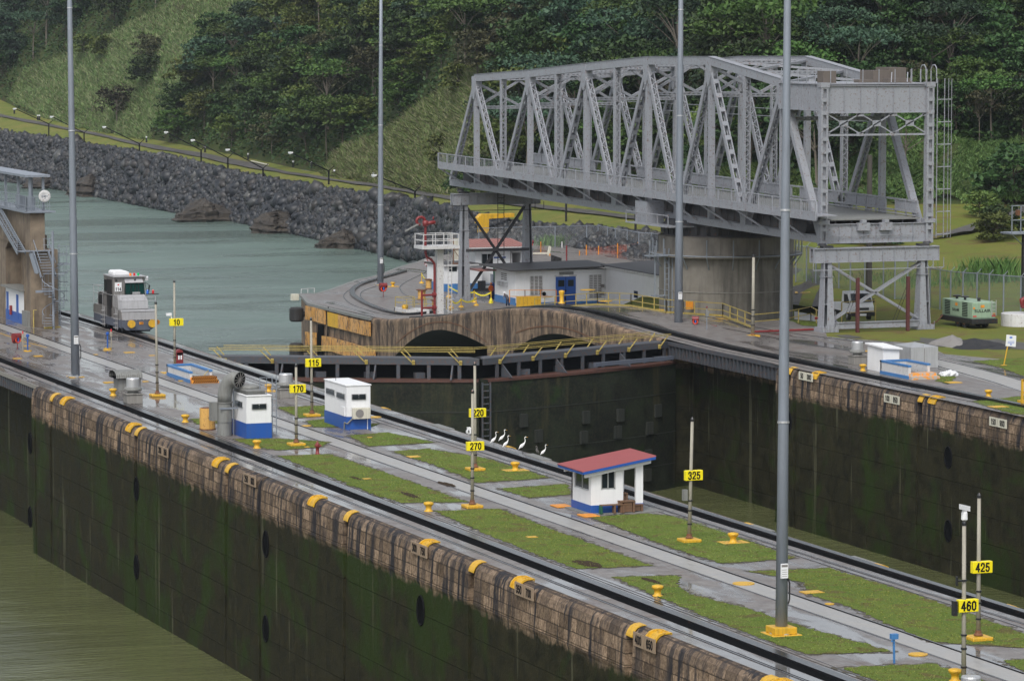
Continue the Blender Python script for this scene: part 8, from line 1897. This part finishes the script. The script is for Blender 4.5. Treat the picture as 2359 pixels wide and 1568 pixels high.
# ---- tall cane grass on the slopes
GR = [([(20, 230), (60, 160), (200, 110), (330, 40), (480, -40), (760, -60), (640, 60), (500, 110), (430, 180), (400, 240), (350, 300), (340, 330), (200, 300), (90, 268)], 'cane_green', 'cane_pale'),
      ([(745, 415), (770, 350), (870, 320), (960, 250), (1040, 200), (1120, 120), (1180, 130), (1200, 200), (1140, 300), (1120, 450), (1000, 445), (860, 428)], 'cane_green', 'cane_pale'),
      ([(1850, 470), (1870, 380), (1950, 310), (2080, 300), (2250, 335), (2359, 330), (2480, 340), (2480, 480), (2250, 470), (2170, 462)], 'cane_lush', 'cane_green'),
      ([(1220, 455), (1250, 380), (1500, 400), (1850, 400), (1850, 480), (1500, 470)], 'cane_lush', 'cane_green')]
def grass_zone(i, poly, m1, m2, n):
    us = [p[0] for p in poly]; u = RNG.uniform(min(us)-20, max(us)+20, n*6); s = RNG.uniform(1.85, 4, n*6); P = surf(u, s); x, y = prv(P); P = P[insv(x, y, poly)][:n]
    if len(P) < 10: return
    cl = RNG.integers(0, len(P), len(P)); P = P[cl]+RNG.normal(0, .35, (len(P), 3))*[1, 1, .05]; P[:, 2] += .9*np.maximum(0, np.sin(P[:, 0]*.55+1.7*np.sin(P[:, 1]*.21))*np.sin(P[:, 1]*.43+1.3*np.sin(P[:, 0]*.31))); h_ = len(P)*2//3
    P[:, 2] -= .1
    for nm, Q, mt, hh in (('tall_grass', P[:h_], m1, .75), ('tall_grass', P[h_:], m2, .85)): V, F_ = blades(Q, hh, .08, .8); tag(raw(nm, V, F_, mt), kind='stuff')
for i, (p, a, b) in enumerate(GR): grass_zone(i, p, a, b, 110000 if i < 2 else 55000)
# clumps of reed at the foot of the slopes and on the right-hand meadow
def tuft(u, v, n, rad, hgt, mat, z=None):
    c = np.array(Tpt(u, v) if z is None else G(u, v, z)); P = c+RNG.normal(0, rad, (n, 3))*[1, 1, 0]; V, F_ = blades(P, hgt, .1, .3); return tag(raw('reed_clump', V, F_, mat), kind='stuff')
for a in ((2290, 650, 900, 1.6, 2.2, 'cane_lush', 0.3), (2180, 655, 400, 3.5, .6, 'cane_lush', .2), (2050, 640, 500, 5, .5, 'cane_lush', .3), (1275, 565, 300, .9, 1.3, 'cane_lush', ZN)): tuft(*a)
# ---- trees
def limb(m, a, b, r0, r1, bend, rnd):
    a, b = np.array(a), np.array(b); c = (a+b)/2+np.array([rnd.uniform(-1, 1), rnd.uniform(-1, 1), .4])*bend; pts = [a*(1-t)**2+2*c*t*(1-t)+b*t*t for t in (0, .33, .66, 1)]; m.tube([tuple(p) for p in pts], [r0+(r1-r0)*k/3 for k in range(4)], 5)
def tree(kind, leaf, bark, seed, H, Rr, ncl, nl, lsz, flat=1.0, low=.35, trunk_r=.16):
    rnd = random.Random(seed); t = thing(kind, 'x', 'tree', (0, 0, -900), 0, None); m = MB(); C = []
    top = (rnd.uniform(-.8, .8), rnd.uniform(-.8, .8), H*.72); limb(m, (0, 0, -1.5), top, trunk_r, trunk_r*.45, .6, rnd); cl = []
    for k in range(ncl):
        a = rnd.uniform(0, 6.283); q = rnd.random()**.5; el = rnd.random(); rr = Rr*q*(1-.55*max(0, el-.45)); z = H*(low+(1-low)*(el*.85+.1*(1-q))*flat+(1-low)*(1-flat)*.75)
        cl.append((rr*math.cos(a), rr*math.sin(a), z, rnd.uniform(.7, 1.25)*Rr*.24))
    for i, c in enumerate(cl):
        if i % (5 if kind == 'umbrella_tree' else 3) == 0: limb(m, (top[0]*c[2]/H, top[1]*c[2]/H, min(c[2]*.62, top[2])), c[:3], trunk_r*.4, .02, 1.3, rnd)
        d = RNG.normal(size=(nl, 3)); d /= np.linalg.norm(d, axis=1)[:, None]; d[:, 2] = np.where(d[:, 2] < -.3, -d[:, 2]*.5, d[:, 2]); C.append(np.array(c[:3])+d*c[3]*np.array([1.25, 1.25, .7])*RNG.uniform(.55, 1.08, (nl, 1)))
    m.build('trunk', bark, t)
    V, F_ = leaves(np.concatenate(C), lsz); raw('crown', V, F_, leaf, t); return t
PR = [tree('broad_tree', 'leaf_mid', 'bark_dark', 1, 9, 5.2, 60, 46, .36), tree('broad_tree', 'leaf_dark', 'bark_dark', 2, 11, 5.6, 66, 46, .38), tree('broad_tree', 'leaf_light', 'bark_pale', 3, 8.5, 4.8, 56, 42, .36),
      tree('broad_tree', 'leaf_blue', 'bark_dark', 4, 10, 5.2, 60, 44, .36), tree('umbrella_tree', 'leaf_mid', 'bark_pale', 5, 13, 6.2, 34, 40, .33, .35, .5, .24), tree('umbrella_tree', 'leaf_blue', 'bark_pale', 6, 14, 6.8, 30, 38, .33, .35, .5, .26),
      tree('bushy_tree', 'leaf_light', 'bark_dark', 7, 5.5, 4.0, 50, 44, .33, 1.0, .08), tree('bushy_tree', 'leaf_dark', 'bark_dark', 8, 6.5, 4.6, 56, 44, .35, 1.0, .05), tree('thin_tree', 'leaf_dull', 'bark_pale', 9, 9, 4.0, 30, 30, .26, .8, .4, .12), tree('broad_tree', 'leaf_dull', 'bark_pale', 10, 8.5, 4.6, 46, 40, .33)]
LAB = ['mid green broad tree', 'dark green broad tree', 'yellow green broad tree', 'bluish green broad tree', 'tall green flat-topped tree', 'tall bluish flat-topped tree', 'low light green bushy tree', 'low dark green bushy tree', 'thin half-bare tree', 'dull olive tree']
GRP = ['mid green forest trees', 'dark green forest trees', 'yellow green forest trees', 'bluish green forest trees', 'green flat-topped trees', 'bluish flat-topped trees', 'light green bushy trees', 'dark green bushy trees', 'half-bare thin trees', 'dull olive trees']
UZ = (160, 420, 660, 876, 1090, 1350, 1568, 1810, 2060); ZU = ['left of the leftmost pole', 'right of the leftmost pole', 'between the two left poles', 'left of the quay pole', 'right of the quay pole', 'behind the bridge\'s left end', 'behind the bridge\'s middle', 'behind the two right poles', 'behind the bridge\'s near portal', 'right of the bridge']
placed = [0]*10; rt = random.Random(21); ntree = 0
def put(k, P, sc):
    global ntree
    ntree += 1; o = PR[k]; P = L(P)
    u, v, _ = pr(P); i = sum(u > x for x in UZ); lab = LAB[k]+(' high on' if v < 130 else ' halfway up' if v < 250 else ' at the foot of')+' the slope '+ZU[i]
    if placed[k] == 0: o.location = P; o.rotation_euler = (0, 0, rt.uniform(0, 6.28)); o.scale = (sc, sc, sc); o['label'] = lab; o['group'] = GRP[k]
    else: dup(o, P, rt.uniform(0, 6.28), lab, scale=(sc, sc, sc*rt.uniform(.85, 1.2)))
    placed[k] += 1
rows_v = list(range(28, 470, 34)); 
for r_, v in enumerate(rows_v):
    u = -40+(r_ % 2)*33
    while u < 2420:
        uu, vv = u+rt.uniform(-22, 22), v+rt.uniform(-13, 13); u += 66
        foot = float(np.interp(uu, _T[:, 0], _T[:, 5]))
        if vv > foot-4 or vv < 12: continue
        if any(inside(uu, vv, p) for p, _, _ in GR):
            if rt.random() > .13: continue
        if 1130 < uu < 1860 and vv > 330 and rt.random() < .5: continue
        left = uu < 300 and vv < 240; x = rt.random()
        if left: k = 3 if x < .45 else 1 if x < .75 else 5
        elif uu < 1100: k = [0, 2, 1, 3, 4, 6, 9, 2, 7][min(8, int(x*9))]
        elif uu < 1900: k = [0, 1, 3, 5, 4, 7, 1, 8, 2][min(8, int(x*9))]
        else: k = [1, 1, 3, 5, 7, 1, 4, 0, 8][min(8, int(x*9))]
        if inside(uu, vv, GR[0][0]) or inside(uu, vv, GR[1][0]): k = rt.choice([6, 7, 9])
        put(k, Tpt(uu, vv), rt.uniform(.72, 1.12)*(.8 if uu > 1800 else 1))
for lab, u, v, k, sc in (('large overhanging bushy tree at the right edge', 2345, 470, 7, 1.5), ('light leafy bush in front of the forest at the right edge', 2290, 560-4, 6, .8), ('dark bush on the meadow right of the gravel road', 2310, 545, 7, .75), ('round green bush right of the ladder of the bridge', 2262, 500, 6, .75),
    ('spreading dark tree behind the wooden pole', 1985, 560, 7, .62), ('bushy tree behind the right-hand end pier', 2040, 566, 7, .58), ('leafy bush left of the right-hand end pier', 1925, 560, 6, .5)):
    placed[k] += 1; dup(PR[k], L(Tpt(u, v)), rt.uniform(0, 6), lab, 'bushes beside the meadow', (sc*.75, sc*.75, sc*.75)).__setitem__('group', 'bushes beside the meadow')
# ---- undergrowth filling the forest floor
u = RNG.uniform(-60, 2440, 150000); s = RNG.uniform(2.02, 3.9, 150000); P = surf(u, s); x, y = prv(P); keep = (y > -40)
for p, _, _ in GR: keep &= ~insv(x, y, p)
P = P[keep][:80000]; P = P[RNG.integers(0, len(P), len(P))]+RNG.normal(0, .7, (len(P), 3))*[1, 1, 0]; P[:, 2] += RNG.random(len(P))**2*2.6
V, F_ = leaves(P, .42, .8); tag(raw('undergrowth', V, F_, 'leaf_dark'), kind='stuff')
# ---- rip-rap
def rocks(name, n, u0, u1, s0, s1, size, mat='rock'):
    u = RNG.uniform(u0, u1, n); s = s0+(s1-s0)*RNG.random(n); P = surf(u, s); g = (1+5**.5)/2
    I = np.array([(-1, g, 0), (1, g, 0), (-1, -g, 0), (1, -g, 0), (0, -1, g), (0, 1, g), (0, -1, -g), (0, 1, -g), (g, 0, -1), (g, 0, 1), (-g, 0, -1), (-g, 0, 1)])/1.9
    T = np.array([(0, 11, 5), (0, 5, 1), (0, 1, 7), (0, 7, 10), (0, 10, 11), (1, 5, 9), (5, 11, 4), (11, 10, 2), (10, 7, 6), (7, 1, 8), (3, 9, 4), (3, 4, 2), (3, 2, 6), (3, 6, 8), (3, 8, 9), (4, 9, 5), (2, 4, 11), (6, 2, 10), (8, 6, 7), (9, 8, 1)])
    sz = size*np.minimum(1.9, np.exp(RNG.normal(0, .34, n))); V = I[None]*(1+RNG.uniform(-.34, .3, (n, 12, 1)))*RNG.uniform(.55, 1.25, (n, 1, 3)); q = RNG.normal(size=(n, 4)); q /= np.linalg.norm(q, axis=1)[:, None]; w0, x0, y0, z0 = q.T
    M_ = np.stack([1-2*(y0*y0+z0*z0), 2*(x0*y0-z0*w0), 2*(x0*z0+y0*w0), 2*(x0*y0+z0*w0), 1-2*(x0*x0+z0*z0), 2*(y0*z0-x0*w0), 2*(x0*z0-y0*w0), 2*(y0*z0+x0*w0), 1-2*(x0*x0+y0*y0)], 1).reshape(n, 3, 3)
    V = np.einsum('nij,nkj->nki', M_, V)*sz[:, None, None]*.5+P[:, None]; V[:, :, 2] += (sz*.12)[:, None]; Fc = (T[None]+12*np.arange(n)[:, None, None]).reshape(-1, 3); return tag(raw(name, V.reshape(-1, 3), Fc, mat), kind='stuff')
rocks('riprap_rocks', 27000, -60, 1100, 0.0, .99, .86); rocks('riprap_boulders', 1500, -60, 1100, 0.0, .97, 1.7); rocks('riprap_rocks', 2500, 1050, 1560, .0, .9, .9); rocks('riprap_rocks', 500, -60, 1000, .9, 1.06, .7)
def ledge(label, u, v, ru, h_, dp, seed):
    P = G(u, v, WATER); m = MB(); r = random.Random(seed); n, k = 40, 10; W_ = px2m(ru, P); ph = [r.uniform(0, 6) for _ in range(6)]; vs = []
    for i in range(k+1):
        f = i/k
        for j in range(n):
            a = 2*math.pi*j/n; q = (1-f**2.2)**.5*(1+.12*math.sin(3*a+ph[0])+.10*math.sin(7*a+ph[1])+.07*math.sin(11*a+ph[2]+f*5)); st = .06*math.sin(f*22+ph[3]); vs.append((W_*(q+st)*math.cos(a)+r.uniform(-.2, .2), dp*(q+st)*math.sin(a), -.5+(h_+.5)*f+r.uniform(-.12, .12)+.25*h_*f*math.sin(a*2+ph[4])))
    m.add(vs, [(i*n+j, i*n+(j+1) % n, (i+1)*n+(j+1) % n, (i+1)*n+j) for i in range(k) for j in range(n)]); o = m.build('rock_ledge', 'bedrock'); o.location = L(P); o.rotation_euler = (0, 0, -.55); return tag(o, label, 'rock', 'brown rock ledges at the water')
ledge('low brown ledge at the water left of the leftmost pole', 110, 432, 60, 3.0, 7, 1); ledge('broad brown ledge just right of the leftmost pole, at the water', 215, 450, 60, 4.0, 7, 2); ledge('dark layered ledge jutting into the water below the riprap', 470, 508, 72, 3.6, 6, 3); ledge('long brown ledge at the water left of the quay light pole', 640, 535, 60, 3.2, 5, 4); ledge('brown ledge at the water just left of the quay light pole', 790, 570, 60, 2.6, 4.5, 5)
# ---- gravel tracks
def ribbon(name, rows, lift, mat='gravel', kind='structure'):
    vs = []; 
    for i in range(len(rows)-1):
        for j in range(4): t = j/4; a, b = np.array(rows[i]), np.array(rows[i+1]); u, v1, v2 = a+(b-a)*t; v1 += 2+math.sin(u*.05); v2 -= 2+math.sin(u*.083); vs += [Tpt(u, v1)+[0, 0, lift], Tpt(u, v2)+[0, 0, lift]]
    m = MB(); m.add(vs, [(2*k, 2*k+1, 2*k+3, 2*k+2) for k in range(len(vs)//2-1)]); return tag(m.build(name, mat), kind=kind)
ribbon('gravel_path', [(-60, 255, 266), (0, 262, 273), (73, 277, 287), (220, 306, 315), (330, 330, 342), (439, 348, 361), (549, 368, 386), (659, 394, 404), (769, 412, 421), (870, 425, 435), (1000, 447, 459), (1060, 453, 467), (1150, 464, 474), (1260, 474, 486), (1400, 490, 502), (1540, 508, 520)], .22)
ribbon('gravel_path', [(2120, 548, 556), (2157, 545, 553), (2236, 522, 541), (2300, 500, 520), (2420, 460, 480)], .35)
# ---- boom lamps and marker posts along the path
BOOM = 'black boom lamps along the waterside path'
for lab, b, t_, hd in (('boom lamp farthest left, above the upper path bend', (112.4, 315), (112.4, 285.6), (33.7, 250)), ('boom lamp just right of the leftmost pole', (193.7, 331), (193.7, 306), (119, 268.4)), ('third boom lamp from the left, where the path nears the rocks', (321, 357), (321, 331.4), (240, 292)), ('fourth boom lamp from the left, beside the dark trees', (463.3, 373.5), (463.3, 346), (382.7, 304)),
    ('fifth boom lamp from the left, close to the fourth', (525, 394), (525, 363.6), (444.2, 322.3)), ('sixth boom lamp from the left, above the grey riprap', (606, 417.5), (606, 388), (524.4, 344.2)), ('boom lamp just left of the quay light pole', (757.3, 425), (757.3, 393.7), (669.4, 351)), ('boom lamp just right of the quay light pole', (956, 462), (956, 440.7), (861.8, 403))):
    P = Tpt(*b); t = thing('boom_lamp', lab, 'lamp', L(P), group=BOOM); Q = GD(*t_, P)-P; Hh = GD(*hd, P)-P; m = MB(); m.tube([(0, 0, 0), tuple(Q)], .15, 6); m.build('lamp_post', 'black', t)
    tail = Q+(Q-Hh)*-.0+np.array([_R[0]*1.0, _R[1]*1.0, .9]); m = MB(); m.tube([tuple(Hh), tuple(Q)], .11, 5); m.tube([tuple(Q), tuple(tail)], .08, 5); m.build('boom', 'black', t)
    m = MB(); m.cbox((Hh[0], Hh[1], Hh[2]-.05), (.75, .5, .28)); m.cbox((Hh[0]-.1, Hh[1], Hh[2]-.25), (.4, .3, .2)); m.build('lamp_head', 'white_paint', t)
mk = None
for i, (u, v) in enumerate(((33, 262), (87, 277), (91, 277), (258, 307), (263, 307), (337.6, 328), (472.4, 351), (571.6, 368), (675.6, 386), (717, 388), (770.5, 407), (860.6, 414))):
    P = Tpt(u, v)
    if mk is None:
        mk = thing('marker_stub', 'short black stub with a white cap beside the waterside path', 'post', L(P), group='white-capped stubs along the path'); m = MB(); m.tube([(0, 0, 0), (0, 0, 1.0)], .2, 8); m.build('stub', 'steel_dark', mk); m = MB(); m.tube([(0, 0, .95), (0, 0, 1.3)], .19, 8); m.build('cap', 'white_paint', mk)
    else: dup(mk, L(P), 0)
for lab, b, h_ in (('dark post on the grass bank below the middle of the bridge', (1304, 510), 2.6), ('dark post on the grass bank left of the round pier', (1464, 535), 2.7)):
    P = Tpt(*b); t = thing('post', lab, 'post', L(P)); m = MB(); m.tube([(0, 0, 0), (0, 0, h_)], .16, 8); m.build('shaft', 'steel_dark', t)
t = thing('fallen_plank', 'pale plank lying on the grass at the foot of the dark trees', 'plank', L(Tpt(579, 374))); m = MB(); m.beam((0, 0, .3), tuple(Tpt(618, 382)-Tpt(579, 374)+[0, 0, .2]), .25, .2); m.build('plank', 'cream', t)
print('TREES', ntree)
# ================================================================== damp air between here and the far hills
m = MB(); m.box(-700, 1500, -420, 1900, -15, 140); hz = tag(m.build('haze', 'black'), kind='stuff')
hm = bpy.data.materials.new('haze'); hm.use_nodes = True; nt = hm.node_tree; nt.nodes.clear(); vo = nt.nodes.new('ShaderNodeVolumePrincipled'); oo = nt.nodes.new('ShaderNodeOutputMaterial'); nt.links.new(vo.outputs[0], oo.inputs['Volume'])
vo.inputs['Color'].default_value = (.80, .88, 1.0, 1); vo.inputs['Density'].default_value = .00006; vo.inputs['Anisotropy'].default_value = .2; hz.data.materials.clear(); hz.data.materials.append(hm)
